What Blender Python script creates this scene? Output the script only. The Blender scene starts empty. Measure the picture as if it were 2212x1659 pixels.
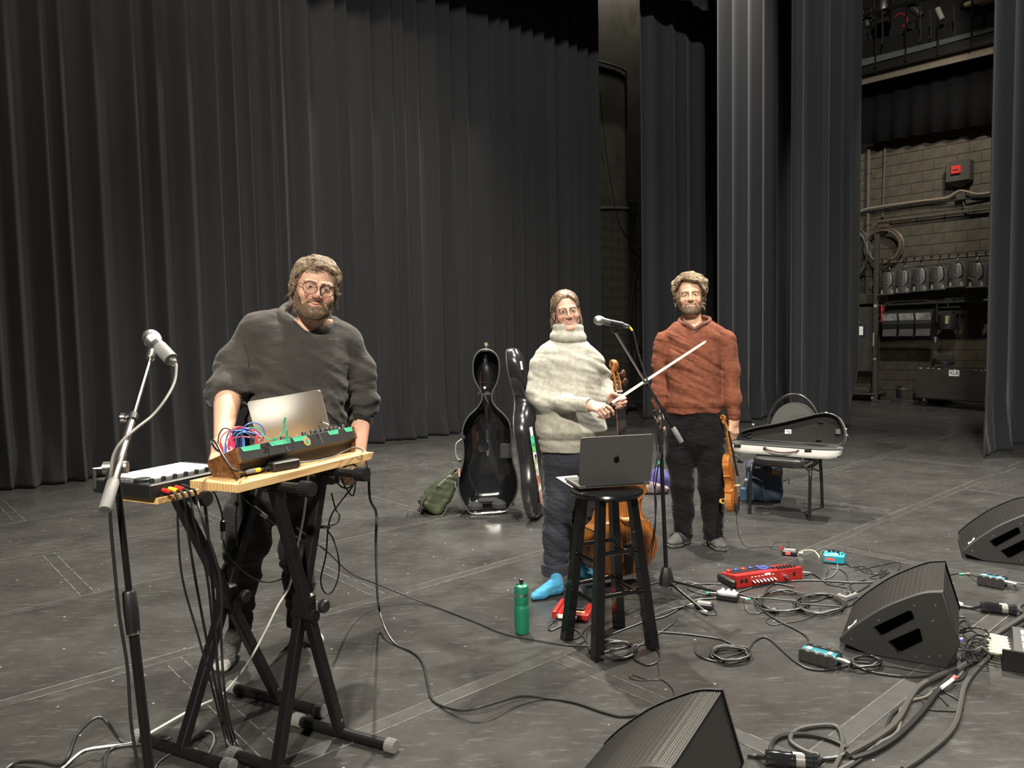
import bpy, bmesh, math, random
import numpy as np
from mathutils import Matrix, Vector
S = bpy.context.scene
COL = S.collection
random.seed(7); RNG = np.random.default_rng(7)
PI = math.pi
# ------------------------------------------------------------------ camera
FPX, PITCH, ROLL, YAW, CAMH = 1640.0, .0663, .0197, .852, 1.47
_fw = np.array([0, math.cos(PITCH), -math.sin(PITCH)]); _r0 = np.array([1., 0, 0]); _u0 = np.array([0, math.sin(PITCH), math.cos(PITCH)])
_R = math.cos(ROLL)*_r0 - math.sin(ROLL)*_u0; _U = math.cos(ROLL)*_u0 + math.sin(ROLL)*_r0; _O = np.array([0, 0, CAMH])
cam = bpy.data.cameras.new('camera'); camo = bpy.data.objects.new('camera', cam); COL.objects.link(camo)
cam.sensor_fit = 'HORIZONTAL'; cam.sensor_width = 36; cam.lens = 36*FPX/2212; cam.clip_end = 200; cam.clip_start = .05
camo.matrix_world = Matrix(((_R[0], _U[0], -_fw[0], 0), (_R[1], _U[1], -_fw[1], 0), (_R[2], _U[2], -_fw[2], CAMH), (0, 0, 0, 1)))
S.camera = camo
# the stage's own axes: UA runs along the back curtain, VA upstage
UA = np.array([math.sin(YAW), math.cos(YAW), 0]); VA = np.array([-math.cos(YAW), math.sin(YAW), 0]); ZA = np.array([0, 0, 1.])
def st(a, b, z=0): return UA*a + VA*b + ZA*z          # stage coordinates to world
def ray(x, y): return _fw + _R*(x-1106)/FPX - _U*(y-829.5)/FPX
def G(x, y, z=0.): d = ray(x, y); return _O + d*(z-CAMH)/d[2]
def D(x, y, Y): d = ray(x, y); return _O + d*Y/d[1]
def PL(x, y, p0, n): d = ray(x, y); return _O + d*((np.array(p0, float)-_O) @ np.array(n, float))/(d @ np.array(n, float))
def onb(x, y, b): return PL(x, y, VA*b, VA)
def ona(x, y, a): return PL(x, y, UA*a, UA)
# ------------------------------------------------------------------ world, lights, exposure
S.view_settings.view_transform = 'Standard'; S.view_settings.look = 'None'; S.view_settings.gamma = 1; S.view_settings.use_curve_mapping = False
S.view_settings.exposure = 0.36
W = bpy.data.worlds.new('house'); S.world = W; W.use_nodes = True
W.node_tree.nodes['Background'].inputs[0].default_value = (.9, .95, 1, 1); W.node_tree.nodes['Background'].inputs[1].default_value = .09
def spot(name, loc, tgt, power, size_deg, col=(1, .93, .82), rad=.25, blend=.6):
    l = bpy.data.lights.new(name, 'SPOT'); l.energy = power; l.color = col; l.spot_size = math.radians(size_deg); l.spot_blend = blend; l.shadow_soft_size = rad
    o = bpy.data.objects.new(name, l); COL.objects.link(o); o.location = loc
    o.rotation_euler = (Vector(tgt)-Vector(loc)).to_track_quat('-Z', 'Y').to_euler(); return o
WARM = (1, .93, .80)
spot('work_light_front', (-.8, -4.5, 7.2), (.4, 4.6, .6), 5200, 56, WARM, .3, .8)
spot('work_light_side', tuple(st(9.4, 2.6, 9.4)), tuple(st(3.2, 2.8, 0)), 6000, 75, WARM, .12)
spot('work_light_back', tuple(st(4.4, 6.6, 9.6)), tuple(st(4.0, 2.4, 0)), 6400, 80, WARM, .12)
spot('work_light_right', tuple(st(10.6, 5.6, 9.8)), tuple(st(5.5, 9.0, 1.5)), 2000, 95, WARM, .2)
spot('fill_light_curtain', tuple(st(3.0, 3.0, 9.9)), tuple(st(.6, 9.0, 1.5)), 2400, 95, WARM, .2)  # added fill that lifts the left part of the back curtain
spot('work_light_left', tuple(st(1.4, -.2, 9.6)), tuple(st(9.8, 5.6, 1.0)), 3800, 80, (1, .97, .93), .25)
spot('work_light_wing', tuple(st(11.9, 3.4, 6.6)), tuple(st(15.4, 5.6, 2.0)), 850, 90, WARM, .15, .7)
spot('fill_light_slot', tuple(st(12.6, 9.7, 9.8)), tuple(st(12.6, 10.4, 3)), 420, 110, WARM, .2)  # added lamp, source unseen: brightens the back wall slot
# ------------------------------------------------------------------ materials
MATS = {}
def mat(name, col, rough=.5, metal=0., var=0., vscale=20., bump=0., bscale=60., spec=.5, sheen=0., coat=0., wr=0., wscale=14., emit=None, alpha=None, trans=0., stretch=(1, 1, 1), col2=None):
    if name in MATS: return MATS[name]
    m = bpy.data.materials.new(name); m.use_nodes = True; nt = m.node_tree; N = nt.nodes; Lk = nt.links; b = N['Principled BSDF']
    def si(k, v):
        if k in b.inputs: b.inputs[k].default_value = v
    c = tuple(col)+(1,); si('Base Color', c); si('Roughness', rough); si('Metallic', metal); si('Specular IOR Level', spec)
    if sheen: si('Sheen Weight', sheen); si('Sheen Roughness', .4)
    if coat: si('Coat Weight', coat); si('Coat Roughness', .08)
    if trans: si('Transmission Weight', trans)
    if alpha is not None: si('Alpha', alpha)
    if emit: si('Emission Color', tuple(emit[:3])+(1,)); si('Emission Strength', emit[3])
    if var or bump or col2 or wr:
        tc = N.new('ShaderNodeTexCoord'); mp = N.new('ShaderNodeMapping'); mp.inputs['Scale'].default_value = stretch; Lk.new(tc.outputs['Object'], mp.inputs['Vector'])
    if var or col2:
        n = N.new('ShaderNodeTexNoise'); n.inputs['Scale'].default_value = vscale; n.inputs['Detail'].default_value = 5; Lk.new(mp.outputs[0], n.inputs['Vector'])
        r = N.new('ShaderNodeValToRGB'); Lk.new(n.outputs['Fac'], r.inputs[0]); r.color_ramp.elements[0].position = .3; r.color_ramp.elements[1].position = .7
        if col2: r.color_ramp.elements[0].color = c; r.color_ramp.elements[1].color = tuple(col2)+(1,)
        else:
            r.color_ramp.elements[0].color = tuple(max(0, x*(1-var)) for x in col)+(1,); r.color_ramp.elements[1].color = tuple(min(1, x*(1+var)) for x in col)+(1,)
        Lk.new(r.outputs[0], b.inputs['Base Color'])
    if bump:
        n2 = N.new('ShaderNodeTexNoise'); n2.inputs['Scale'].default_value = bscale; n2.inputs['Detail'].default_value = 4; Lk.new(mp.outputs[0], n2.inputs['Vector'])
        bp = N.new('ShaderNodeBump'); bp.inputs['Strength'].default_value = bump; bp.inputs['Distance'].default_value = .004; Lk.new(n2.outputs['Fac'], bp.inputs['Height']); Lk.new(bp.outputs[0], b.inputs['Normal'])
        if wr:
            mw = N.new('ShaderNodeMapping'); mw.inputs['Scale'].default_value = (.7, .7, 1.9); mw.inputs['Rotation'].default_value = (0, .35, 0); Lk.new(tc.outputs['Object'], mw.inputs['Vector'])
            n3 = N.new('ShaderNodeTexNoise'); n3.inputs['Scale'].default_value = wscale; n3.inputs['Detail'].default_value = 3; n3.inputs['Distortion'].default_value = 1.2; Lk.new(mw.outputs[0], n3.inputs['Vector'])
            bw = N.new('ShaderNodeBump'); bw.inputs['Strength'].default_value = wr; bw.inputs['Distance'].default_value = .03; Lk.new(n3.outputs['Fac'], bw.inputs['Height']); Lk.new(bw.outputs[0], bp.inputs['Normal'])
    MATS[name] = m; return m
def vcmat(name, rough=.55, bump=.15, bscale=300., sss=0., sheen=0.):
    if name in MATS: return MATS[name]
    m = mat(name, (.5, .5, .5), rough, bump=bump, bscale=bscale, sheen=sheen); nt = m.node_tree
    a = nt.nodes.new('ShaderNodeVertexColor'); a.layer_name = 'Col'; nt.links.new(a.outputs[0], nt.nodes['Principled BSDF'].inputs['Base Color'])
    if sss:
        b = nt.nodes['Principled BSDF']; b.inputs['Subsurface Weight'].default_value = sss; b.inputs['Subsurface Radius'].default_value = (.012, .005, .003)
    return m
BLK = mat('black_metal', (.007, .007, .007), .36, .2, bump=.03, bscale=300)
BLKP = mat('black_plastic', (.010, .010, .0105), .45, bump=.05, bscale=400)
BLKG = mat('black_gloss', (.01, .01, .011), .12, coat=.6)
RUB = mat('rubber_cable', (.012, .012, .012), .45)
CABG = mat('dusty_cable', (.045, .043, .040), .55)
RUBG = mat('grey_cable', (.13, .125, .115), .5)
WHC = mat('white_cable', (.62, .61, .58), .45)
CHR = mat('chrome', (.72, .71, .69), .2, 1.)
STEEL = mat('steel', (.45, .44, .42), .35, 1., var=.1)
GREYR = mat('grey_rubber', (.16, .16, .155), .6, var=.15)
WHITEP = mat('white_paper', (.82, .82, .78), .7)
WHITEPL = mat('white_plastic', (.78, .77, .72), .35)
RED = mat('red_plastic', (.45, .022, .02), .4)
YEL = mat('yellow_plastic', (.75, .52, .02), .45)
GREENT = mat('green_tape', (.035, .36, .19), .6)
REDT = mat('red_tape', (.75, .10, .09), .6)
TEAL = mat('teal_paint', (.015, .15, .19), .35, var=.08)
BROWNP = mat('brown_plate', (.09, .055, .03), .5)
GOLD = mat('brass', (.7, .5, .22), .3, 1.)
DARKW = mat('dark_rosewood', (.05, .02, .012), .35, var=.3, vscale=40)
EBONY = mat('ebony', (.012, .011, .011), .3)
# ------------------------------------------------------------------ mesh building
class MB:
    def __init__(s): s.v = []; s.f = []
    def add(s, vs, fs):
        o = len(s.v); s.v += [tuple(map(float, p)) for p in vs]; s.f += [tuple(i+o for i in f) for f in fs]; return s
    def box(s, c, d, ax=None, bev=0.):
        c = np.array(c, float); hx, hy, hz = np.array(d, float)/2; A = np.eye(3) if ax is None else np.array(ax, float)
        if bev <= 0:
            P = [c + A[0]*x*hx + A[1]*y*hy + A[2]*z*hz for z in (-1, 1) for y in (-1, 1) for x in (-1, 1)]
            return s.add(P, [(0, 2, 3, 1), (4, 5, 7, 6), (0, 1, 5, 4), (2, 6, 7, 3), (0, 4, 6, 2), (1, 3, 7, 5)])
        b = min(bev, hx*.98, hy*.98, hz*.98); o = [(hx-b, hy), (hx, hy-b), (hx, -hy+b), (hx-b, -hy), (-hx+b, -hy), (-hx, -hy+b), (-hx, hy-b), (-hx+b, hy)]
        i = [(max(0, abs(x)-b)*np.sign(x), max(0, abs(y)-b)*np.sign(y)) for x, y in o]
        P = []
        for ring, z in ((i, -hz), (o, -hz+b), (o, hz-b), (i, hz)):
            P += [c + A[0]*x + A[1]*y + A[2]*z for x, y in ring]
        F = [tuple(range(7, -1, -1)) if False else tuple(range(0, 8)), tuple(range(31, 23, -1))]
        for k in range(3):
            for j in range(8): F.append((k*8+j, k*8+8+j, k*8+8+(j+1) % 8, k*8+(j+1) % 8))
        return s.add(P, F)
    def prism(s, poly, z0, z1, frame=None, cap=True):
        """poly (x,y) extruded z0..z1; frame=(origin, X, Y, Z) maps local to target"""
        n = len(poly)
        def T(x, y, z):
            if frame is None: return (x, y, z)
            o, X, Y, Z = frame; return np.array(o)+np.array(X)*x+np.array(Y)*y+np.array(Z)*z
        P = [T(x, y, z0) for x, y in poly]+[T(x, y, z1) for x, y in poly]
        F = [(i, (i+1) % n, n+(i+1) % n, n+i) for i in range(n)]
        if cap: F += [tuple(range(n-1, -1, -1)), tuple(range(n, 2*n))]
        return s.add(P, F)
    def tube(s, path, r, n=8, cap=True, closed=False, flat=None):
        P = np.array(path, float); m = len(P); rr = np.full(m, r, float) if np.isscalar(r) else np.array(r, float)
        T = np.zeros_like(P)
        if closed: T = np.roll(P, -1, 0)-np.roll(P, 1, 0)
        else:
            T[1:-1] = P[2:]-P[:-2]; T[0] = P[1]-P[0]; T[-1] = P[-1]-P[-2]
        L = np.linalg.norm(T, axis=1, keepdims=True); L[L < 1e-12] = 1; T = T/L
        t0 = T[0]; a = np.array([0, 0, 1.]) if abs(t0[2]) < .9 else np.array([1., 0, 0]); nx = a-(a @ t0)*t0; nx /= np.linalg.norm(nx)
        V = []; F = []
        for i in range(m):
            nx = nx-(nx @ T[i])*T[i]; nx /= max(1e-9, np.linalg.norm(nx)); ny = np.cross(T[i], nx)
            for j in range(n):
                q = 2*PI*j/n; fl = 1 if flat is None else flat; V.append(P[i]+rr[i]*(math.cos(q)*nx*fl+math.sin(q)*ny))
        for i in range(m if closed else m-1):
            k = ((i+1) % m)
            for j in range(n): F.append((i*n+j, i*n+(j+1) % n, k*n+(j+1) % n, k*n+j))
        if cap and not closed: F += [tuple(range(n-1, -1, -1)), tuple((m-1)*n+j for j in range(n))]
        return s.add(V, F)
    def cyl(s, a, b, r, r2=None, n=16): return s.tube([a, b], [r, r if r2 is None else r2], n)
    def lathe(s, prof, n=24, o=(0, 0, 0), ax=(0, 0, 1), xa=None):
        """prof list of (r, h) along ax"""
        o = np.array(o, float); Z = np.array(ax, float); Z /= np.linalg.norm(Z)
        X = np.array([1., 0, 0]) if abs(Z[0]) < .9 else np.array([0, 1., 0])
        X = X-(X @ Z)*Z; X /= np.linalg.norm(X); Y = np.cross(Z, X); m = len(prof)
        V = [o+Z*h+r*(math.cos(2*PI*j/n)*X+math.sin(2*PI*j/n)*Y) for r, h in prof for j in range(n)]
        F = [(i*n+j, i*n+(j+1) % n, (i+1)*n+(j+1) % n, (i+1)*n+j) for i in range(m-1) for j in range(n)]
        F += [tuple(range(n-1, -1, -1)), tuple((m-1)*n+j for j in range(n))]
        return s.add(V, F)
    def sphere(s, c, r, n=16, sc=(1, 1, 1)):
        c = np.array(c, float); V = []; F = []; m = n//2
        for i in range(m+1):
            for j in range(n):
                th = PI*i/m; ph = 2*PI*j/n; V.append(c+r*np.array([math.sin(th)*math.cos(ph)*sc[0], math.sin(th)*math.sin(ph)*sc[1], math.cos(th)*sc[2]]))
        for i in range(m):
            for j in range(n): F.append((i*n+j, (i+1)*n+j, (i+1)*n+(j+1) % n, i*n+(j+1) % n))
        return s.add(V, F)
    def loft(s, rings, closed=True, cap=True):
        n = len(rings[0]); V = [p for r in rings for p in r]; F = []
        for i in range(len(rings)-1):
            for j in range(n if closed else n-1): F.append((i*n+j, i*n+(j+1) % n, (i+1)*n+(j+1) % n, (i+1)*n+j))
        if cap and closed: F += [tuple(range(n-1, -1, -1)), tuple((len(rings)-1)*n+j for j in range(n))]
        return s.add(V, F)
    def build(s, name, m, parent=None, smooth=True, ang=35, loc=None):
        return mesh_obj(name, s.v, s.f, m, parent, smooth, ang, loc)
def mesh_obj(name, v, f, m, parent=None, smooth=True, ang=35, loc=None, cols=None):
    me = bpy.data.meshes.new(name); me.from_pydata([tuple(map(float, p)) for p in v] if not isinstance(v, np.ndarray) else v.tolist(), [], f if not isinstance(f, np.ndarray) else f.tolist()); me.validate()
    bm = bmesh.new(); bm.from_mesh(me)
    if len(bm.faces) < 40000: bmesh.ops.recalc_face_normals(bm, faces=bm.faces[:])
    if smooth:
        lim = math.radians(ang)
        for fc in bm.faces: fc.smooth = True
        if ang < 180:
            for e in bm.edges:
                if len(e.link_faces) == 2 and e.calc_face_angle(0) > lim: e.smooth = False
    bm.to_mesh(me); bm.free()
    me.materials.append(m)
    if cols is not None:
        ca = me.color_attributes.new('Col', 'FLOAT_COLOR', 'POINT'); c4 = np.ones((len(me.vertices), 4), np.float32); c4[:, :3] = cols[:len(me.vertices)]; ca.data.foreach_set('color', c4.ravel())
    o = bpy.data.objects.new(name, me); COL.objects.link(o)
    if loc is not None: o.location = loc
    if parent is not None: o.parent = parent
    return o
def tag(o, label=None, cat=None, group=None, kind=None):
    if label: o['label'] = label
    if cat: o['category'] = cat
    if group: o['group'] = group
    if kind: o['kind'] = kind
    return o
def thing(name, label, cat, loc=(0, 0, 0), rz=0., group=None, rot=None):
    o = bpy.data.objects.new(name, None); COL.objects.link(o); o.empty_display_size = .05; o.location = tuple(map(float, loc))
    if rot is not None: o.rotation_euler = Matrix(np.array(rot).T.tolist()).to_euler()      # rot rows = local axes in world
    else: o.rotation_euler = (0, 0, rz)
    return tag(o, label, cat, group)
def struct(o): o['kind'] = 'structure'; return o
def dup(root, loc, rz=None, label=None, group=None):
    r = root.copy(); COL.objects.link(r); r.location = loc
    if rz is not None: r.rotation_euler = (0, 0, rz)
    if label: r['label'] = label
    if group: r['group'] = group
    for ch in list(root.children):
        c = ch.copy(); COL.objects.link(c); c.parent = r
        for g in list(ch.children): d = g.copy(); COL.objects.link(d); d.parent = c
    return r
def crom(pts, k=8, closed=False):
    P = np.array(pts, float); n = len(P); out = []
    if closed: Q = np.vstack([P[-1:], P, P[:2]]); segs = n
    else: Q = np.vstack([2*P[0]-P[1], P, 2*P[-1]-P[-2]]); segs = n-1
    for i in range(segs):
        p0, p1, p2, p3 = Q[i:i+4]
        for t in np.linspace(0, 1, k, endpoint=False):
            out.append(.5*((2*p1)+(-p0+p2)*t+(2*p0-5*p1+4*p2-p3)*t*t+(-p0+3*p1-3*p2+p3)*t**3))
    if not closed: out.append(P[-1])
    return np.array(out)
def gpts(pts, r):
    """pixel points on the floor (optionally with a height) to world points"""
    return [G(p[0], p[1], (p[2] if len(p) > 2 else 0)+r) for p in pts]
def text_mesh(name, txt, size, m, parent, loc, X, Y, depth=.0006, align='CENTER'):
    c = bpy.data.curves.new(name, 'FONT'); c.body = txt; c.size = size; c.align_x = align; c.align_y = 'CENTER'; c.extrude = depth; c.resolution_u = 2
    o = bpy.data.objects.new(name+'_tmp', c); COL.objects.link(o)
    bpy.context.view_layer.update()
    me = bpy.data.meshes.new_from_object(o.evaluated_get(bpy.context.evaluated_depsgraph_get())); bpy.data.objects.remove(o)
    X = np.array(X, float); Y = np.array(Y, float); Z = np.cross(X, Y)
    for vtx in me.vertices: vtx.co = Vector(np.array(loc)+X*vtx.co.x+Y*vtx.co.y+Z*vtx.co.z)
    me.materials.clear(); me.materials.append(m); ob = bpy.data.objects.new(name, me); COL.objects.link(ob)
    if parent is not None: ob.parent = parent
    return ob
# ------------------------------------------------------------------ implicit surfaces for bodies and cloth
def smin(a, b, k):
    h = np.clip(.5+.5*(b-a)/k, 0, 1); return b*(1-h)+a*h-k*h*(1-h)
def smax(a, b, k): return -smin(-a, -b, k)
def rcone(P, a, b, ra, rb):
    a = np.array(a, np.float32); b = np.array(b, np.float32); ab = b-a; t = np.clip(((P-a) @ ab)/max(1e-9, ab @ ab), 0, 1)
    return np.linalg.norm(P-(a+t[:, None]*ab), axis=1)-(ra+(rb-ra)*t)
def chain(P, pts, rs, k=.02):
    d = None
    for i in range(len(pts)-1):
        e = rcone(P, pts[i], pts[i+1], rs[i], rs[i+1]); d = e if d is None else smin(d, e, k)
    return d
def ell(P, c, r, A=None):
    q = P-np.array(c, np.float32)
    if A is not None: q = q @ np.array(A, np.float32).T
    r = np.array(r, np.float32); k0 = np.linalg.norm(q/r, axis=1); k1 = np.linalg.norm(q/(r*r), axis=1)+1e-9
    return k0*(k0-1)/k1
def loftd(P, rows):
    """vertical elliptic loft: rows (z, cx, cy, rx, ry)"""
    R = np.array(sorted(rows), float); z = P[:, 2]; g = [np.interp(z, R[:, 0], R[:, i]) for i in range(1, 5)]
    q = np.sqrt(((P[:, 0]-g[0])/g[2])**2+((P[:, 1]-g[1])/g[3])**2)
    d = (q-1)*np.minimum(g[2], g[3]); return np.maximum(d, np.maximum(R[0, 0]-z, z-R[-1, 0]))
_NT = RNG.random((32, 32, 32)).astype(np.float32)
def vnoise(P):
    i = np.floor(P).astype(int); f = (P-i).astype(np.float32); f = f*f*(3-2*f); i &= 31; j = (i+1) & 31
    def c(a, b, d): return _NT[a, b, d]
    x0 = c(i[:, 0], i[:, 1], i[:, 2])*(1-f[:, 0])+c(j[:, 0], i[:, 1], i[:, 2])*f[:, 0]; x1 = c(i[:, 0], j[:, 1], i[:, 2])*(1-f[:, 0])+c(j[:, 0], j[:, 1], i[:, 2])*f[:, 0]
    y0 = c(i[:, 0], i[:, 1], j[:, 2])*(1-f[:, 0])+c(j[:, 0], i[:, 1], j[:, 2])*f[:, 0]; y1 = c(i[:, 0], j[:, 1], j[:, 2])*(1-f[:, 0])+c(j[:, 0], j[:, 1], j[:, 2])*f[:, 0]
    return (x0*(1-f[:, 1])+x1*f[:, 1])*(1-f[:, 2])+(y0*(1-f[:, 1])+y1*f[:, 1])*f[:, 2]-.5
def folds(P, axis, freq, warp=1.5, seed=0.):
    """irregular cloth wrinkles, long across the given direction"""
    a = np.array(axis, np.float32); a = a/np.linalg.norm(a); t = (P @ a)[:, None]
    Q = P*4.2+a*t*(freq/2.4)+seed; Q = Q+.5*np.stack([vnoise(P*5+seed+k*7) for k in range(3)], 1); r = .20-np.abs(vnoise(Q)); r2 = .20-np.abs(vnoise(Q*1.9+3.3))
    return (r*3.2+r2*1.4)*np.clip(vnoise(P*4.+seed+9)*1.6+.75, .1, 1.2)
def nets(f, lo, hi, h):
    lo = np.array(lo, float); hi = np.array(hi, float); n = np.ceil((hi-lo)/h).astype(int)+1
    ax = [lo[i]+h*np.arange(n[i]) for i in range(3)]
    val = np.empty(tuple(n), np.float32)
    Yg, Zg = np.meshgrid(ax[1], ax[2], indexing='ij'); base = np.stack([np.zeros(Yg.size), Yg.ravel(), Zg.ravel()], 1).astype(np.float32)
    step = max(1, int(400000/len(base)))
    for i in range(0, n[0], step):
        xs = ax[0][i:i+step]; Q = np.concatenate([base+np.array([x, 0, 0], np.float32) for x in xs]); val[i:i+step] = f(Q).reshape(len(xs), n[1], n[2])
    ins = val < 0; c = np.zeros(tuple(n-1), np.int8); pos = np.zeros(tuple(n-1)+(3,), np.float32); cnt = np.zeros(tuple(n-1), np.float32)
    sl = lambda d, ax_: slice(d, n[ax_]-1+d)
    for dx in (0, 1):
        for dy in (0, 1):
            for dz in (0, 1): c += ins[sl(dx, 0), sl(dy, 1), sl(dz, 2)]
    act = (c > 0) & (c < 8)
    for axn in range(3):
        o1, o2 = [k for k in range(3) if k != axn]
        for e1 in (0, 1):
            for e2 in (0, 1):
                d0 = [0, 0, 0]; d0[o1] = e1; d0[o2] = e2; d1 = list(d0); d1[axn] = 1
                A = val[sl(d0[0], 0), sl(d0[1], 1), sl(d0[2], 2)]; B = val[sl(d1[0], 0), sl(d1[1], 1), sl(d1[2], 2)]
                m = (A < 0) != (B < 0); t = np.where(m, A/np.where(m, A-B, 1), 0)
                off = np.zeros(A.shape+(3,), np.float32); off[..., axn] = t; off[..., o1] = e1; off[..., o2] = e2
                pos += off*m[..., None]; cnt += m
    idx = np.full(tuple(n-1), -1, int); k = np.argwhere(act); idx[act] = np.arange(len(k))
    V = lo+h*(k+pos[act]/np.maximum(cnt[act], 1)[:, None]); F = []
    for axn in range(3):
        o1, o2 = (axn+1) % 3, (axn+2) % 3
        s0 = [slice(None)]*3; s1 = [slice(None)]*3; s0[axn] = slice(0, n[axn]-1); s1[axn] = slice(1, n[axn])
        m = ins[tuple(s0)] != ins[tuple(s1)]; e = np.argwhere(m); e = e[(e[:, o1] > 0) & (e[:, o2] > 0) & (e[:, o1] < n[o1]-1) & (e[:, o2] < n[o2]-1)]
        if not len(e): continue
        fl = ins[tuple(s0)][tuple(e.T)]
        def g(a, b): q = e.copy(); q[:, o1] -= a; q[:, o2] -= b; return idx[tuple(q.T)]
        quad = np.stack([g(1, 1), g(0, 1), g(0, 0), g(1, 0)], 1); quad[~fl] = quad[~fl][:, ::-1]; F.append(quad)
    return V, (np.concatenate(F) if F else np.zeros((0, 4), int))
def sdf_obj(name, f, lo, hi, h, m, parent, colf=None, relax=0):
    V, F = nets(f, lo, hi, h); cols = colf(V.astype(np.float32)) if colf else None
    return fast_obj(name, V, F, m, parent, cols)
def fast_obj(name, V, F, m, parent, cols=None):
    me = bpy.data.meshes.new(name); me.vertices.add(len(V)); me.vertices.foreach_set('co', np.asarray(V, np.float32).ravel())
    k = F.shape[1]; me.loops.add(F.size); me.loops.foreach_set('vertex_index', F.astype(np.int32).ravel()); me.polygons.add(len(F))
    me.polygons.foreach_set('loop_start', np.arange(0, F.size, k, dtype=np.int32)); me.polygons.foreach_set('loop_total', np.full(len(F), k, np.int32))
    me.polygons.foreach_set('use_smooth', np.ones(len(F), bool)); me.update(calc_edges=True); me.validate()
    me.materials.append(m)
    if cols is not None:
        ca = me.color_attributes.new('Col', 'FLOAT_COLOR', 'POINT'); c4 = np.ones((len(V), 4), np.float32); c4[:, :3] = cols; ca.data.foreach_set('color', c4.ravel())
    o = bpy.data.objects.new(name, me); COL.objects.link(o)
    if parent is not None: o.parent = parent
    return o
# ================================================================== THE SETTING
def floor_material(name, base):
    m = bpy.data.materials.new(name); m.use_nodes = True; nt = m.node_tree; N = nt.nodes; Lk = nt.links; b = N['Principled BSDF']
    geo = N.new('ShaderNodeNewGeometry'); oi = N.new('ShaderNodeObjectInfo')
    def noise(scale, det, vec, rough=.6):
        n = N.new('ShaderNodeTexNoise'); n.inputs['Scale'].default_value = scale; n.inputs['Detail'].default_value = det; n.inputs['Roughness'].default_value = rough; Lk.new(vec, n.inputs['Vector']); return n.outputs['Fac']
    def ramp(f, p0, p1, c0, c1):
        r = N.new('ShaderNodeValToRGB'); Lk.new(f, r.inputs[0]); r.color_ramp.elements[0].position = p0; r.color_ramp.elements[1].position = p1
        r.color_ramp.elements[0].color = (c0, c0, c0, 1); r.color_ramp.elements[1].color = (c1, c1, c1, 1); return r.outputs[0]
    def math_(op, a, bb):
        q = N.new('ShaderNodeMath'); q.operation = op
        for i, x in enumerate((a, bb)):
            if isinstance(x, (int, float)): q.inputs[i].default_value = x
            else: Lk.new(x, q.inputs[i])
        return q.outputs[0]
    pos = geo.outputs['Position']
    cloud = ramp(noise(1.8, 8, pos, .7), .3, .72, .58, 1.42)
    mp = N.new('ShaderNodeMapping'); mp.inputs['Rotation'].default_value = (0, 0, -1.0); mp.inputs['Scale'].default_value = (2.6, 13, 1); Lk.new(pos, mp.inputs['Vector'])
    streak = ramp(noise(2.6, 10, mp.outputs[0], .75), .54, .72, 0, 1)
    mp2 = N.new('ShaderNodeMapping'); mp2.inputs['Rotation'].default_value = (0, 0, .75); mp2.inputs['Scale'].default_value = (3, 26, 1); Lk.new(pos, mp2.inputs['Vector'])
    streak2 = ramp(noise(1.7, 6, mp2.outputs[0], .7), .63, .72, 0, 1)
    vo = N.new('ShaderNodeTexVoronoi'); vo.inputs['Scale'].default_value = 9; Lk.new(pos, vo.inputs['Vector']); speck = ramp(vo.outputs['Distance'], .035, .055, 1, 0)
    vo2 = N.new('ShaderNodeTexVoronoi'); vo2.inputs['Scale'].default_value = 2.6; vo2.feature = 'DISTANCE_TO_EDGE'
    wp = N.new('ShaderNodeTexNoise'); wp.inputs['Scale'].default_value = 3; Lk.new(pos, wp.inputs['Vector'])
    va = N.new('ShaderNodeVectorMath'); va.operation = 'MULTIPLY_ADD'; va.inputs[1].default_value = (.9, .9, .9); Lk.new(wp.outputs['Color'], va.inputs[0]); Lk.new(pos, va.inputs[2]); Lk.new(va.outputs[0], vo2.inputs['Vector'])
    scr = math_('MULTIPLY', ramp(vo2.outputs['Distance'], .002, .006, 1, 0), ramp(noise(.9, 2, pos), .5, .6, 0, 1))
    k = math_('MULTIPLY', cloud, math_('ADD', math_('MULTIPLY', oi.outputs['Random'], .22), .89))
    mark = math_('ADD', math_('MULTIPLY', streak, .036), math_('ADD', math_('MULTIPLY', streak2, .045), math_('ADD', math_('MULTIPLY', speck, .22), math_('MULTIPLY', scr, .012))))
    val = math_('ADD', math_('MULTIPLY', k, base), mark)
    cc = N.new('ShaderNodeCombineColor'); Lk.new(val, cc.inputs[0]); Lk.new(math_('MULTIPLY', val, .985), cc.inputs[1]); Lk.new(math_('MULTIPLY', val, .95), cc.inputs[2]); Lk.new(cc.outputs[0], b.inputs['Base Color'])
    Lk.new(math_('ADD', ramp(noise(4, 5, pos), .3, .7, .22, .34), math_('MULTIPLY', streak, .12)), b.inputs['Roughness']); b.inputs['Specular IOR Level'].default_value = .5
    bp = N.new('ShaderNodeBump'); bp.inputs['Strength'].default_value = .06; bp.inputs['Distance'].default_value = .003; Lk.new(noise(35, 4, pos), bp.inputs['Height']); Lk.new(bp.outputs[0], b.inputs['Normal'])
    return m
FLOORM = floor_material('scuffed_black_stage_paint', .034)
TAPEM = mat('worn_black_gaff_tape', (.026, .0257, .0245), .42, var=.3, vscale=14, bump=.1, bscale=90)
TAPEE = mat('chalky_tape_edge', (.070, .069, .065), .7, var=.5, vscale=25)
fl = MB().box(st(2, .5, -.03), (30, 22, .04), (UA, VA, ZA)).build('floor', mat('stage_subfloor', (.008, .008, .008), .8), None, False); struct(fl)
PW, PLN = 1.219, 2.555
pm = {}
def panel_mesh(w, l):
    k = (round(w, 2), round(l, 2))
    if k not in pm:
        o = MB().box((0, 0, -.005), (l, w, .01), bev=.0015).build('floor_panel', FLOORM, None, False); pm[k] = o.data; bpy.data.objects.remove(o)
    return pm[k]
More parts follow.
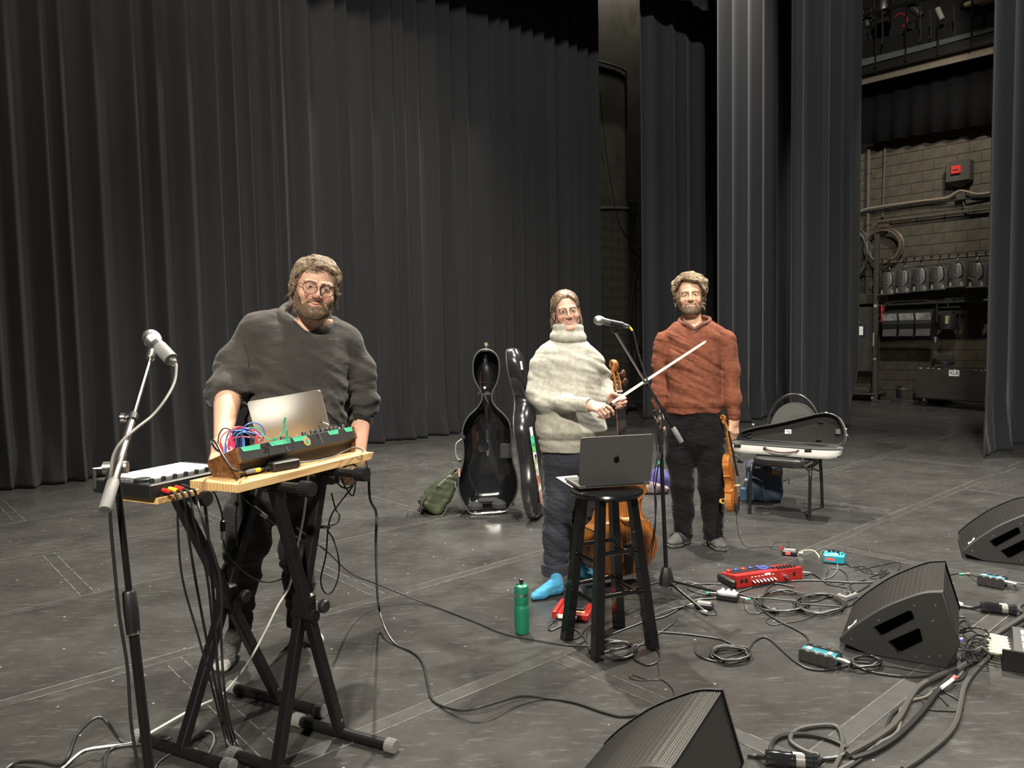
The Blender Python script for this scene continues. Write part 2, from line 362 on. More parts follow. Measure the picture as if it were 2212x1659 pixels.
rowoff = {-1: 2.35, 0: 1.1, 1: 2.35, 2: 1.05, 3: 2.2, 4: .98, 5: 2.2, 6: 1.0, 7: 2.3}
yawU = math.atan2(UA[1], UA[0])
tape_n = 0
def tape(p, q, w, name='tape_strip'):
    p = np.array(p); q = np.array(q); d = q-p; L = np.linalg.norm(d); d /= L; n = np.cross(ZA, d)
    t = MB().box((p+q)/2+ZA*.0003, (L, w, .0008), (d, n, ZA)).build(name, TAPEM, fl, False)
    for s in (-1, 1):
        e = MB(); prev = None
        for i in range(40):
            u0 = i/40; ww = .003+.004*random.random()
            if random.random() < .16: continue
            e.box(p+d*L*(u0+.0125)+n*s*(w/2-.002)+ZA*.0009, (L/40, ww, .0006), (d, n, ZA))
        e.build('tape_edge', TAPEE, t, False)
for r in range(-1, 8):
    b0 = r*PW; a = rowoff[r]-PLN*2
    while a < 16:
        if a > -5.5:
            o = bpy.data.objects.new('floor_panel', panel_mesh(PW-.003, PLN-.003)); COL.objects.link(o); o.parent = fl
            o.location = st(a+PLN/2, b0+PW/2, -.0005); o.rotation_euler = (0, 0, yawU)
            if (a > -.5 or r > 4) and r > -1 and a < 15.5: tape(st(a, b0+.04), st(a, b0+PW-.04), .078)
        a += PLN
    if 0 < r: tape(st(-4.5, b0), st(15.4, b0), .078)
# ---- curtains
def curtain_material(name, col):
    m = mat(name, col, .9, sheen=.06, spec=.15, var=.12, vscale=2.5, bump=.12, bscale=500, stretch=(1, 1, .06)); return m
CURT = curtain_material('black_wool_serge', (.0175, .0180, .0190)); CURT2 = curtain_material('charcoal_wool_serge', (.0235, .0245, .0275))
def curtain(name, ridges, b, z1, m, label, amp=.17, lobe=1., hem=True, phase=0, bow=0.):
    """ridges = stage a-positions of the proud fold edges; deep soft lobes hang between them"""
    R = np.array(ridges); A = []; Dp = []; W0 = R[-1]-R[0]
    for i in range(len(R)-1):
        w = R[i+1]-R[i]; am = min(amp, w*.62)*random.uniform(.8, 1.1)
        for t in (0, .04, .09, .15, .22, .30, .40, .50, .60, .70, .79, .87, .93, .97):
            q = 1-abs(2*min(1, t**lobe)-1); d = am*(math.sin(q*PI/2)**1.15)          # sharp-nosed, round-bellied folds
            A.append(R[i]+w*t); Dp.append(d*(.92+.08*math.sin(t*9+i)))
    A.append(R[-1]); Dp.append(0); A = np.array(A); Dp = np.array(Dp)+bow*((A-R[0])/W0)**2
    zs = np.concatenate([[.012, .05, .1, .16, .25, .4, .6, .9, 1.3, 1.8], np.linspace(2.4, z1, 7)]); V = []; F = []
    for k, z in enumerate(zs):
        f = max(0, 1-z/.9); g = .5+.5*math.tanh((z-1.2)*.8)
        am = 1+.30*f*np.sin(A*3.7+phase)+.35*f*f
        dd = Dp*am+.035*f*f*np.sin(A*11+1.3+phase)+.02*f*np.sin(A*23+z*5); wob = .02*f*np.sin(A*7+phase*2)+.015*f*f*np.sin(A*19)
        for a_, d_, w_ in zip(A, dd, wob): V.append(st(a_+w_, b+d_-.05*f**3, z))
    n = len(A)
    for i in range(len(zs)-1):
        for j in range(n-1): F.append((i*n+j, i*n+j+1, (i+1)*n+j+1, (i+1)*n+j))
    o = mesh_obj(name, V, F, m, None, True, 180); md = o.modifiers.new('thick', 'SOLIDIFY'); md.thickness = .006
    tag(o, label, 'curtain')
    if hem:      # bottom hem stitching
        hv = [V[3*n+j] for j in range(n)]; MB().tube([np.array(p)-VA*.004 for p in hv], .0022, 4).build('hem', m, o)
    return o
def a_of(px, b, y=525): return float(onb(px, y, b) @ UA)
ed = [38, 113, 153, 225, 308, 356, 421, 483, 520, 553, 599, 622, 676, 739, 764, 812, 858, 882, 911, 953, 982, 1018, 1064, 1089, 1107, 1133, 1158, 1182, 1204, 1234, 1252, 1275, 1298]
main_r = [-3.2, -2.7, -2.2, -1.8, -1.3, -.8, -.4, .1, .5, .9, 1.15]+[a_of(x, 8.98) for x in ed]
curtain('stage_curtain', main_r, 8.98, 9.5, CURT, 'wide black pleated curtain filling the back of the stage at left', amp=.15, lobe=.75)
def leg(px0, px1, b, label, extra, seed, m=CURT2, n=7):
    random.seed(seed); a0 = a_of(px0, b); a1 = a_of(px1, b+.30)+extra; w = np.array([random.uniform(.35, 1.8) for _ in range(n)]); r = a0+(a1-a0)*np.concatenate([[0], np.cumsum(w)/w.sum()])
    return curtain('wing_curtain', list(r), b, 9.5, m, label, amp=.085, phase=seed, bow=.30)
leg(1386, 1549, 8.0, 'grey curtain leg behind the man in the rust sweater, nearest the back wall', .3, 3)
leg(1549, 1709, 6.5, 'grey curtain leg between two others, right behind the round chair back', .3, 5)
leg(1710, 1857, 5.0, 'grey curtain leg whose free edge borders the lit block wall', 0, 8)
leg(2137, 2330, 2.8, 'dark curtain leg cut off by the right edge of the photo', .4, 11)
curtain('curtain_border', list(np.linspace(-3, 14, 60)), 7.6, 9.5, CURT, 'black border curtain hung overhead in front of the back curtain', amp=.015, hem=False)
b_o = bpy.data.objects['curtain_border']; b_o.scale = (1, 1, .24); b_o.location = (0, 0, 6.75)
# ---- walls
WALLM = mat('black_painted_block', (.044, .036, .023), .62, var=.25, vscale=6, bump=.25, bscale=45)
WALLM2 = mat('black_painted_concrete', (.030, .028, .021), .5, var=.35, vscale=2.5, bump=.25, bscale=25)
GROUT = mat('block_joint', (.02, .018, .014), .8)
AW = 15.6; BW = 10.5
wr = struct(MB().box(st(AW+.16, 2, 6), (.3, 22, 12.1), (UA, VA, ZA)).build('wall_right', GROUT, None, False))
wb = struct(MB().box(st(2, BW+.16, 6), (28, .3, 12.1), (UA, VA, ZA)).build('wall_back', WALLM2, None, False))
wl = struct(MB().box(st(-12, 2, 6), (.3, 22, 12.1), (UA, VA, ZA)).build('wall_left', WALLM2, None, False))
ce = struct(MB().box(st(2, 2, 12.1), (30, 24, .3), (UA, VA, ZA)).build('ceiling', mat('black_ceiling', (.006, .006, .006), .9), None, False))
_o = MB().box((0, 0, 0), (.012, .394, .194), bev=.004).build('block', WALLM, None, False); blk = _o.data
bpy.data.objects.remove(_o)
yawA = yawU
for r in range(27):
    for c in range(-1, 8):
        b_ = 4.25+c*.4+(r % 2)*.2
        if b_ > 7.3: continue
        o = bpy.data.objects.new('block', blk); COL.objects.link(o); o.parent = wr; o.location = st(AW+.005-random.random()*.0025, b_, .1+r*.2); o.rotation_euler = (0, 0, yawU)
_o = MB().box((0, 0, 0), (.394, .010, .194), bev=.0012).build('block', WALLM2, None, False); blk2 = _o.data
bpy.data.objects.remove(_o)
for r in range(20):
    for c in range(7):
        o = bpy.data.objects.new('block', blk2); COL.objects.link(o); o.parent = wb; o.location = st(10.9+c*.4+(r % 2)*.2, BW+.0085-random.random()*.001, .1+r*.2); o.rotation_euler = (0, 0, yawU)
# ================================================================== THE WINGS (right background)
PIPE = mat('painted_pipe', (.045, .040, .030), .5, var=.15)
DARKP = mat('dark_painted_steel', (.030, .028, .022), .55, var=.2, vscale=8)
LAMPM = mat('lamp_grey', (.055, .054, .048), .45, .3, var=.2, vscale=12)
LAMPD = mat('lamp_black', (.014, .014, .013), .4, .2)
BEIGE = mat('beige_board', (.14, .115, .08), .7, var=.2)
def wpath(pts, a): return [ona(x, y, a) for x, y in pts]
def pipe(name, pts, a, r, label, cat='pipe', m=PIPE, smooth=False, n=10, clips=0):
    P = wpath(pts, a); P = crom(P, 6) if smooth else P
    t = MB().tube(P, r, n).build(name, m); tag(t, label, cat)
    if clips:
        for i in range(clips):
            q = P[0]+(P[-1]-P[0])*((i+.5)/clips); d = (P[-1]-P[0]); d = d/np.linalg.norm(d)
            MB().cyl(q-d*.012, q+d*.012, r*1.35, n=10).build('pipe_clip', DARKP, t)
    return t
pipe('conduit_pipe', [(1877, 318), (1873, 650)], 15.54, .045, 'thick vertical pipe on the block wall beside the curtain edge', clips=3)
pipe('conduit_pipe', [(1912, 311), (1907, 470)], 15.56, .022, 'thin vertical conduit on the block wall above the hanging cable coil', clips=2)
pipe('conduit_pipe', [(1898, 479.5), (2137, 451.5)], 15.5, .028, 'straight horizontal pipe under the sagging wall cables', clips=4)
pipe('wall_cable', [(1858, 456), (1880, 450), (1960, 438), (2040, 428), (2050, 425), (2070, 413), (2085, 413), (2110, 419), (2140, 416)], 15.5, .022, 'pale cable run that rises in a hump below the red switch', 'cable', mat('tan_cable', (.16, .13, .09), .6), True)
pipe('wall_cable', [(1858, 459), (1900, 452), (1990, 437), (2060, 433), (2110, 425), (2140, 419)], 15.48, .018, 'dark cable run sagging along the block wall', 'cable', RUB, True)
pipe('wall_cable', [(2080, 436), (2084, 446), (2095, 450), (2138, 446)], 15.48, .012, 'short grey cable drooping right of the wall junction', 'cable', PIPE, True)
jb = MB().box(ona(2076, 424, 15.5), (.07, .15, .13), (UA, VA, ZA), .006).build('junction_box', DARKP); tag(jb, 'small square junction box where the wall cables meet', 'junction box')
# red pull switch
c = ona(2071, 370, 15.4); t = thing('alarm_switch', 'red switch on a deep black backing box high on the block wall', 'switch', c, yawU)
MB().box((.05, 0, 0), (.22, .40, .36), bev=.008).build('backing_box', DARKP, t, False)
MB().add([(-.06, -.2, -.18), (-.06, .2, -.18), (.16, .2, -.18), (.16, -.2, -.18), (.1, -.04, -.28), (.1, .04, -.28)], [(0, 1, 5, 4), (0, 4, 3), (1, 2, 5), (2, 3, 4, 5)]).build('box_underside', DARKP, t, False)
MB().box((-.085, .02, .02), (.05, .16, .15), bev=.012).build('switch_body', RED, t, False); MB().cyl((-.115, -.035, .02), (-.115, .06, .02), .012).build('switch_lever', STEEL, t)
# coil of cable on hook
def coil(name, c, R, r, turns, ax, label, m, jitter=.02, loose=None, seed=0, flat=.35):
    random.seed(seed); X, Y = np.array(ax[0]), np.array(ax[1]); Zc = np.cross(X, Y); P = []; N = turns*28
    for i in range(N+1):
        q = 2*PI*i/28; k = i/28; rr = R*(1+.05*math.sin(k*2.3)+jitter*3*math.sin(q*.5+k)); off = r*1.2*math.sin(k*2.1+q*.3)+ (i/N-.5)*r*2*flat*turns
        ox, oy = R*.06*math.sin(k*1.7), R*.06*math.cos(k*2.6)
        P.append(np.array(c)+X*(rr*math.cos(q)+ox)+Y*(rr*math.sin(q)+oy)+Zc*off)
    return MB().tube(P, r, 6)
tag(coil('c', ona(1908, 532, 15.42), .33, .014, 7, (VA, ZA), '', RUB, .01).build('cable_coil', mat('brown_cable', (.07, .05, .032), .5)), 'large hoop of brown cable hung on the wall behind the steel post', 'cable coil')
tag(coil('c', ona(1853, 545, 15.42), .2, .02, 5, (VA, ZA*2.1), '', RUB, .01, seed=2).build('cable_coil', PIPE), 'long loop of cable hanging half hidden by the curtain edge', 'cable coil')
hk = MB().box(ona(1910, 489, 15.45), (.14, .2, .06), (UA, VA, ZA), .008).build('wall_hook', mat('rusty_bracket', (.05, .035, .022), .7, var=.4)); tag(hk, 'rusty bracket from which the brown cable hoop hangs', 'hook')
# steel post
p0 = G(1890.5, 868); t = MB().box(p0+ZA*1.62, (.075, .085, 3.24), (UA, VA, ZA), .006).build('steel_post', DARKP, None, False); tag(t, 'square dark steel post standing before the block wall', 'post')
for i, (y, h) in enumerate(((661, .05), (733, .26), (775, .03))):
    MB().box(p0+ZA*(ona(1890, y, 15.1)[2]) - UA*.04-VA*(-.03 if i == 1 else 0), (.004, .02 if i == 1 else .06, h), (UA, VA, ZA)).build('chipped_patch', mat('worn_paint', (.28, .26, .2), .7), t, False)
# lamp bars with hanging lamps
AL = 15.15
def lamp_bar(pts, label, clamps):
    P = wpath(pts, AL); t = thing('lamp_bar', label, 'pipe', P[0]); d = P[1]-P[0]
    MB().tube([(0, 0, 0), d], .024, 10).build('bar', PIPE, t)
    for i in range(clamps):
        q = d*((i+.5)/clamps); MB().box(q+ZA*.02, (.05, .03, .09), (UA, VA, ZA), .006).build('clamp_bolt', LAMPD, t)
    for e in (.02, .98):
        q = d*e; MB().cyl(q, q+UA*(AW-AL-.02), .016, n=8).build('bracket_arm', DARKP, t)
    return t
lamp_bar([(1897, 569), (2140, 550)], 'upper lamp bar with a row of grey lamps clamped beneath', 13)
lamp_bar([(1896, 660), (2140, 648)], 'lower lamp bar holding the three-window flood light', 5)
def par(label, px, py, tilt, seed):
    c = ona(px, py, AL); t = thing('stage_lamp', label, 'lamp', c, yawU, 'grey lamps in a row on the upper bar'); Z = np.array([.12*tilt, 0, 1.])
    top = float(ona(px, 559, AL)[2]-c[2])
    MB().lathe([(.13, -.24), (.15, -.22), (.155, -.12), (.155, .14), (.14, .18), (.08, .195), (.0, .198)], 20, (0, 0, 0), Z).build('body', LAMPM, t)
    for k in range(5): MB().box((-.155+.006*abs(k-2)**2, (k-2)*.055, .01), (.012, .006, .30)).build('cooling_fin', LAMPM, t, False)
    MB().box((-.06, 0, -.235), (.26, .3, .03), bev=.008).build('front_frame', LAMPM, t)
    for s in (-1, 1):
        MB().box((-.13, s*.09, -.19), (.03, .045, .08), bev=.01).build('frame_clip', mat('lamp_pale', (.16, .155, .14), .5), t)
        MB().sphere((-.14, s*.0+.02, -.03), .022, 10).build('knob', LAMPM, t) if s > 0 else None
    MB().tube([(0, -.17, -.05), (0, -.175, .24), (0, 0, .25), (0, .175, .24), (0, .17, -.05)], .011, 6).build('yoke', DARKP, t)
    MB().tube(crom([(0, 0, .25), (0, .015, .3), (-.03, .02, top-.03), (0, 0, top+.03)], 5), .014, 6).build('hook_clamp', LAMPD, t)
    random.seed(seed); MB().tube(crom([(-.08, .05, .17), (-.1, 0, .2+.03*random.random()), (-.13, -.09, .16), (-.15, -.12, .0), (-.15, -.02, -.08-.05*random.random()), (-.15, .12, -.06)], 6), .009, 6).build('safety_cable', LAMPD, t)
names = ['nearest the steel post', 'second from the steel post', 'third from the steel post', 'fourth from the steel post', 'with the brightest pale stripe', 'cut by the curtain edge at right']
for i, (px, py) in enumerate(((1922, 610), (1955, 606), (1992, 602), (2031, 598), (2071, 592), (2114, 592))): par('grey stage lamp on the upper bar, '+names[i], px, py, .3, i)
sh = MB().box((ona(1898, 633, 15.42)+ona(2140, 626, 15.42))/2-ZA*.09, (.3, 3.0, .2), (UA, VA, ZA), .01).build('wall_ledge', DARKP, None, False); tag(sh, 'long dark ledge under the row of grey lamps', 'ledge')
# three-cell flood
c0 = ona(1912, 700, 14.95); c1 = ona(2020, 694, 14.95); cc_ = (c0+c1)/2; w_ = np.linalg.norm(c1-c0); t = thing('flood_light', 'long flood light with three bright windows under the lower bar', 'lamp', cc_, yawU)
for k in range(3):
    y = w_*(.5-(k+.5)/3)
    MB().loft([[(-.10, y-w_/6.4, .2), (-.10, y+w_/6.4, .2), (.16, y+w_/6.4, .25), (.16, y-w_/6.4, .25)], [(-.17, y-w_/6.4, -.02), (-.17, y+w_/6.4, -.02), (.18, y+w_/6.4, -.1), (.18, y-w_/6.4, -.1)], [(-.12, y-w_/7, -.28), (-.12, y+w_/7, -.28), (.1, y+w_/7, -.28), (.1, y-w_/7, -.28)]]).build('housing_cell', LAMPD, t, False)
    MB().box((-.158, y, .09), (.008, w_/3.5, .17), ((.95, 0, .3), (0, 1, 0), (-.3, 0, .95))).build('glass_window', mat('flood_glass', (.55, .55, .5), .25, .6, var=.5, vscale=9), t, False)
    MB().box((-.152, y, -.15), (.012, w_/3.6, .2), ((.97, 0, -.2), (0, 1, 0), (.2, 0, .97))).build('lower_flap', LAMPM, t, False)
for s in (-1, 1): MB().tube([(0, s*w_*.53, 0), (0, s*w_*.53, .36), (0, s*w_*.3, .4)], .016, 6).build('bracket', LAMPD, t)
MB().tube([(0, -w_*.3, .4), (0, w_*.3, .4)], .014, 6).build('yoke', LAMPD, t); MB().lathe([(.03, 0), (.045, .05), (.045, .1), (.02, .12)], 10, (-.05, -w_*.53, -.38)).build('plug', STEEL, t)
c = ona(2047, 694, 15.0); t = thing('spot_lamp', 'small rounded black lamp hanging right of the flood light', 'lamp', c, yawU)
MB().lathe([(.08, -.18), (.15, -.14), (.16, .0), (.14, .1), (.07, .16), (0, .17)], 16).build('body', LAMPD, t); MB().box((-.16, -.04, .02), (.02, .05, .14), bev=.005).build('label_plate', mat('brass_tag', (.25, .2, .1), .5), t)
MB().tube([(0, -.2, 0), (0, -.2, .25), (0, .2, .25), (0, .2, 0)], .012, 6).build('yoke', LAMPD, t); MB().tube([(0, 0, .25), (0, 0, .4)], .014, 6).build('hook_clamp', LAMPD, t)
t = MB().box(ona(1907, 678, 15.05), (.008, .07, .32), (UA, VA, ZA)).build('safety_strap', RED, None, False); tag(t, 'bright red strap hanging from the lower lamp bar', 'strap')
# dark panel with notice, dolly
pa = MB().box(ona(1862, 733, 15.2), (.06, .55, 1.27), (UA, VA, ZA), .01).build('control_cabinet', DARKP, None, False); tag(pa, 'flat black wall cabinet half hidden by the curtain, holding a notice', 'cabinet')
pp = MB().box(ona(1857, 714.5, 15.16), (.004, .13, .17), (UA, VA, ZA)).build('paper_notice', WHITEP, None, False); tag(pp, 'white paper notice taped to the black cabinet', 'notice')
MB().box(ona(1859, 716, 15.164), (.003, .2, .25), (UA, VA, ZA)).build('blue_backing', mat('navy_sheet', (.01, .015, .035), .6), pp, False)
for k in range(5): MB().box(ona(1857, 709+k*3, 15.157), (.001, .1, .004), (UA, VA, ZA)).build('print_line', mat('print_grey', (.35, .35, .35), .7), pp, False)
MB().tube(crom([ona(1851, 700, 15.16), ona(1854, 695, 15.16), ona(1853, 700, 15.16), ona(1857, 695, 15.16)], 3), .006, 5).build('yellow_mark', YEL, pa)
c = G(1862, 866)+UA*.15; t = thing('equipment_dolly', 'low flat dolly on casters under the black cabinet', 'dolly', c, yawU)
MB().box((0, .1, .15), (.5, .8, .04), bev=.006).build('deck', DARKP, t, False); MB().box((0, .1, .22), (.4, .5, .09), bev=.01).build('load_box', DARKP, t, False)
for x, y in ((-.2, -.24), (.2, -.24), (-.2, .4), (.2, .4)): MB().cyl((x, y-.02, .055), (x, y+.02, .055), .055, n=14).build('caster', STEEL, t)
# two ellipsoidal lamps standing on the floor
for i, (px, py, lab, tl) in enumerate(((1914, 862, 'upright black spotlight on the floor beside the steel post', .02), (1948, 864, 'leaning black spotlight on the floor beside the cart', -.12))):
    c = G(px, py); t = thing('ellipsoidal_spotlight', lab, 'spotlight', c, yawU); Z = (0, tl, 1)
    MB().lathe([(.12, .02), (.15, .05), (.16, .16), (.15, .28), (.12, .30), (.12, .33), (.10, .36), (.10, .52), (.125, .54), (.125, .62), (.11, .62)], 18, (0, 0, 0), Z).build('barrel', LAMPD, t)
    MB().lathe([(.163, .20), (.17, .21), (.17, .25), (.163, .26)], 18, (0, 0, 0), Z).build('collar_ring', LAMPM, t)
    MB().tube([(0, -.19, .25), (-.05, -.2, .02), (-.05, .2, .02), (0, .19, .25)], .014, 6).build('yoke', LAMPD, t); MB().box((-.11, .02, .47), (.01, .05, .08)).build('label_plate', mat('lamp_pale', (.16, .155, .14), .5), t, False)
for i, (px, py, l, w) in enumerate(((1907, 868, .34, .16), (1937, 864, .42, .2), (1966, 868, .3, .14))):
    t = MB().box(G(px, py)+ZA*.015, (w, l, .03), (UA, VA, ZA), .005).build('floor_plate', DARKP, None, False); tag(t, ['thin dark plate at the foot of the steel post', 'broad dark plate under the leaning spotlight', 'narrow dark plate touching the cart'][i], 'plate')
# XLR cart
pL = G(1977, 876); pR = G(2150, 891); dc = (pR-pL); L_ = np.linalg.norm(dc); dc /= L_; nc = np.array([-dc[1], dc[0], 0]); zt = float(PL(1980, 794, pL, nc)[2])
t = thing('cable_cart', 'long black plywood cart on casters with a white XLR sign', 'cart', (pL+pR)/2, rot=(dc, nc, ZA))
CARTM = mat('cart_black', (.028, .026, .021), .6, var=.2, vscale=5)
zb = .16
MB().box((0, .01, (zb+zt)/2), (L_, .02, zt-zb), bev=.003).build('front_panel', CARTM, t, False)
for s in (-1, 1): MB().box((s*(L_/2-.01), .3, (zb+zt)/2), (.02, .58, zt-zb), bev=.003).build('side_panel', CARTM, t, False)
MB().box((0, .58, (zb+zt)/2), (L_, .02, zt-zb)).build('back_panel', CARTM, t, False); MB().box((0, .3, zb), (L_, .58, .03)).build('bottom_panel', CARTM, t, False)
q = PL(2061, 806, pL, nc); lx = (q-(pL+pR)/2) @ dc; lz = q[2]
sg = MB().box((lx, -.002, lz), (.19, .004, .105)).build('sign_plate', WHITEP, t, False)
text_mesh('sign_lettering', 'XLR', .1, BLKP, sg, (lx, -.0046, lz), (1, 0, 0), (0, 0, 1))
rr = random.Random(4)
for i in range(26):
    x = rr.uniform(-L_/2, L_/2); MB().box((x, -.001, zt-rr.uniform(.002, .014)), (rr.uniform(.01, .05), .003, rr.uniform(.006, .02))).build('paint_chip', mat('bare_wood_chip', (.5, .4, .24), .8), t, False) if i < 12 else None
MB().sphere((lx-.30, -.004, lz-.22), .012, 8).build('lock', GOLD, t)
for s in (-1, 1):
    for y in (.06, .5):
        x = s*(L_/2-.14); MB().cyl((x, y-.02, .06), (x, y+.02, .06), .06, n=16).build('caster_wheel', BLKP, t); MB().box((x, y, .12), (.05, .07, .06), bev=.01).build('caster_fork', STEEL, t)
c = PL(2042, 789, pL+nc*.2, nc); tag(coil('x', c+ZA*.04, .13, .012, 4, (dc, nc), '', RUB, .03, seed=5).build('cable_coil', RUB), 'loose coil of cable lying on top of the cart', 'cable coil')
# ---- fly gallery above
AG = 14.6
def gal(x0, y0, x1, y1): return ona(x0, y0, AG), ona(x1, y1, AG)
t = thing('fly_gallery', 'overhead gallery deck with a pale edge strip at the top right', 'gallery', st(AG, 6, 6.2))
def band(name, l0, l1, r0, r1, m, dep=.05, off=0.):
    a0, a1 = ona(1820, l0, AG)+UA*off, ona(1820, l1, AG)+UA*off; b0, b1 = ona(2180, r0, AG)+UA*off, ona(2180, r1, AG)+UA*off; o = np.array(t.location)
    V = [a0-o, a1-o, b1-o, b0-o]; V += [p+UA*dep for p in V]; MB().add(V, [(0, 1, 2, 3), (7, 6, 5, 4), (0, 4, 5, 1), (1, 5, 6, 2), (2, 6, 7, 3), (3, 7, 4, 0)]).build(name, m, t, False)
band('edge_strip', 139, 154, 49, 57, mat('pale_green_grey', (.085, .09, .075), .6), .03)
band('beam', 154, 170, 58, 80, LAMPD, .9, .04)
band('underside_board', 170, 186, 80, 99, BEIGE, .06, .2)
band('kick_board', 90, 139, 8, 49, LAMPD, .02, .25)
rl = ona(1830, 43, AG), ona(2180, -52, AG)
t2 = thing('gallery_railing', 'dark pipe railing along the overhead gallery', 'railing', rl[0])
MB().tube([(0, 0, 0), rl[1]-rl[0]], .03, 8).build('rail', LAMPD, t2)
for k in range(6):
    q = (rl[1]-rl[0])*(k/5.); MB().tube([q, q-ZA*1.0], .02, 6).build('baluster', LAMPD, t2)
cl = MB(); cp = [ona(1840, 188, 15.3), ona(2175, 104, 15.3), ona(2175, 262, 15.3), ona(1840, 316, 15.3)]
P = []
for i in range(41):
    f = i/40; P.append(cp[0]+(cp[1]-cp[0])*f+UA*.03*math.sin(i*1.3))
cl.loft([[p for p in P], [cp[3]+(cp[2]-cp[3])*(i/40)+UA*.05*math.sin(i*1.3+.3) for i in range(41)]], closed=False, cap=False)
o = cl.build('masking_cloth', mat('black_velour', (.004, .004, .0045), .95, spec=.1)); o.modifiers.new('thick', 'SOLIDIFY').thickness = .01; tag(o, 'black masking cloth hanging below the overhead gallery', 'cloth')
def glamp(px, py, label, m, L, ang, r=.1):
    c = ona(px, py, AG+.15); t = thing('gallery_lamp', label, 'lamp', c, yawU); Z = (0, math.sin(ang), math.cos(ang))
    MB().lathe([(r*.7, -L/2), (r, -L/2+.03), (r, L*.3), (r*.75, L*.45), (0, L/2)], 16, (0, 0, 0), Z).build('body', m, t); MB().tube([(0, -r*1.2, 0), (0, -r*1.2, .25), (0, r*1.2, .25), (0, r*1.2, 0)], .012, 6).build('yoke', LAMPD, t)
glamp(1909, 12, 'silver dome lamp behind the gallery railing', STEEL, .36, 0, .14)
glamp(1873, 48, 'small steel lamp at the curtain end of the gallery', LAMPM, .2, .2, .06)
glamp(1976, 20, 'slanting chrome lamp in the middle of the gallery', LAMPM, .4, .7, .07)
glamp(2095, 12, 'dark lamp below the beige box on the gallery', LAMPD, .3, 1.2, .09)
t = MB().tube([ona(2025, 18, AG), ona(2036, 42, AG)], .045, 12).build('tube_light', mat('tube_white', (.4, .38, .32), .5)); tag(t, 'short pale tube hanging aslant from the gallery', 'tube light')
t = MB().tube(crom([ona(1933, 38, AG), ona(1943, 29, AG), ona(1956, 33, AG), ona(1960, 46, AG), ona(1950, 58, AG), ona(1958, 54, AG)], 6), .013, 6).build('red_cable', mat('red_cable_mat', (.45, .02, .02), .4)); tag(t, 'red cable looped on the gallery railing', 'cable')
t = MB().box(ona(2115, 4, AG+.1), (.2, .42, .08), (UA, VA, ZA), .02).build('wooden_batten', mat('pale_wood', (.45, .33, .16), .6)); tag(t, 'beige wooden batten at the top right of the gallery', 'batten')
for i, (x, y0, y1) in enumerate(((1905, 52, 95), (1987, 40, 92), (2009, 50, 84), (2060, 45, 78))):
    t = MB().tube(crom([ona(x, y0-30, AG-.02), ona(x+2, (y0+y1)/2, AG-.02), ona(x-1, y1, AG-.02)], 5), .012, 6).build('hanging_rope', PIPE); tag(t, ['thin rope hanging under the silver dome lamp', 'thin rope hanging at mid gallery', 'knotted rope hanging left of the pale tube', 'thin rope hanging right of the pale tube'][i], 'rope')
# ---- the slot of back wall between the curtains
def bp(x, y): return onb(x, y, BW-.03)
def bpipe(name, pts, r, label, m=RUB, cat='cable', k=6): o = MB().tube(crom([bp(*p) for p in pts], k), r, 8).build(name, m); tag(o, label, cat)
bpipe('wall_conduit', [(1285, 130), (1330, 143), (1348, 152), (1354, 170), (1356, 300), (1359, 440)], .022, 'black conduit bending down the back wall between the curtains', DARKP, 'conduit')
bpipe('wall_cable', [(1296, 200), (1310, 330), (1335, 470), (1360, 515), (1392, 512)], .010, 'thin cable sagging across the back wall gap')
bpipe('wall_cable', [(1296, 450), (1325, 449), (1360, 451)], .03, 'short straight pipe stub on the back wall', PIPE, 'pipe', 2)
bpipe('wall_cable', [(1362, 470), (1364, 530), (1380, 552), (1395, 548)], .02, 'bent cable below the wall junction box')
bpipe('wall_cable', [(1384, 555), (1368, 620), (1362, 700), (1362, 850)], .022, 'cable dropping down the back wall to the floor')
t = MB().box(bp(1368, 450), (.22, .1, .3), (UA, VA, ZA), .01).build('junction_box', LAMPD); tag(t, 'black junction box on the back wall between the curtains', 'junction box')
t = MB().box(bp(1379, 616), (.12, .08, .16), (UA, VA, ZA), .01).build('outlet_box', DARKP); tag(t, 'small grey outlet box low on the back wall', 'outlet box')
MB().tube([bp(1379, 624), bp(1379, 830)], .012, 6).build('outlet_conduit', DARKP, t)
tag(coil('x', bp(1380, 775)-VA*.05, .16, .014, 6, (UA, ZA*1.6), '', RUB, .05, seed=9).build('cable_coil', RUB), 'bundle of cable hanging on the back wall behind the mic stand', 'cable coil')
random.seed(12); pts = [G(1352+40*random.random(), 868+14*random.random(), .02+.1*random.random()) for _ in range(26)]
tag(MB().tube(crom(pts, 5), .016, 6).build('cable_heap', RUB), 'tangled heap of cable on the floor at the back wall', 'cable heap')
# ================================================================== PEOPLE
SKIN = vcmat('skin', .6, .12, 500., .12)
class Person:
    """local axes: x to the photo's right, y away from the viewer, z up; origin at the feet"""
    def __init__(s, label, base):
        s.b = np.array([base[0], base[1], 0.]); ey = s.b/np.linalg.norm(s.b); s.ex = np.array([ey[1], -ey[0], 0]); s.ey = ey
        s.t = thing('person', label, 'person', s.b, rot=(s.ex, s.ey, ZA))
    def L(s, px, py, dy=0.):
        p = PL(px, py, s.b+s.ey*dy, s.ey)-s.b; return np.array([p @ s.ex, p @ s.ey, p[2]])
    def W(s, w): p = np.array(w)-s.b; return np.array([p @ s.ex, p @ s.ey, p[2]])
    def row(s, y, xl, xr, ry, cy=0., grow=0.):
        a = s.L(xl, y, cy); b = s.L(xr, y, cy); return ((a[2]+b[2])/2, (a[0]+b[0])/2, cy, abs(b[0]-a[0])/2+grow, ry)
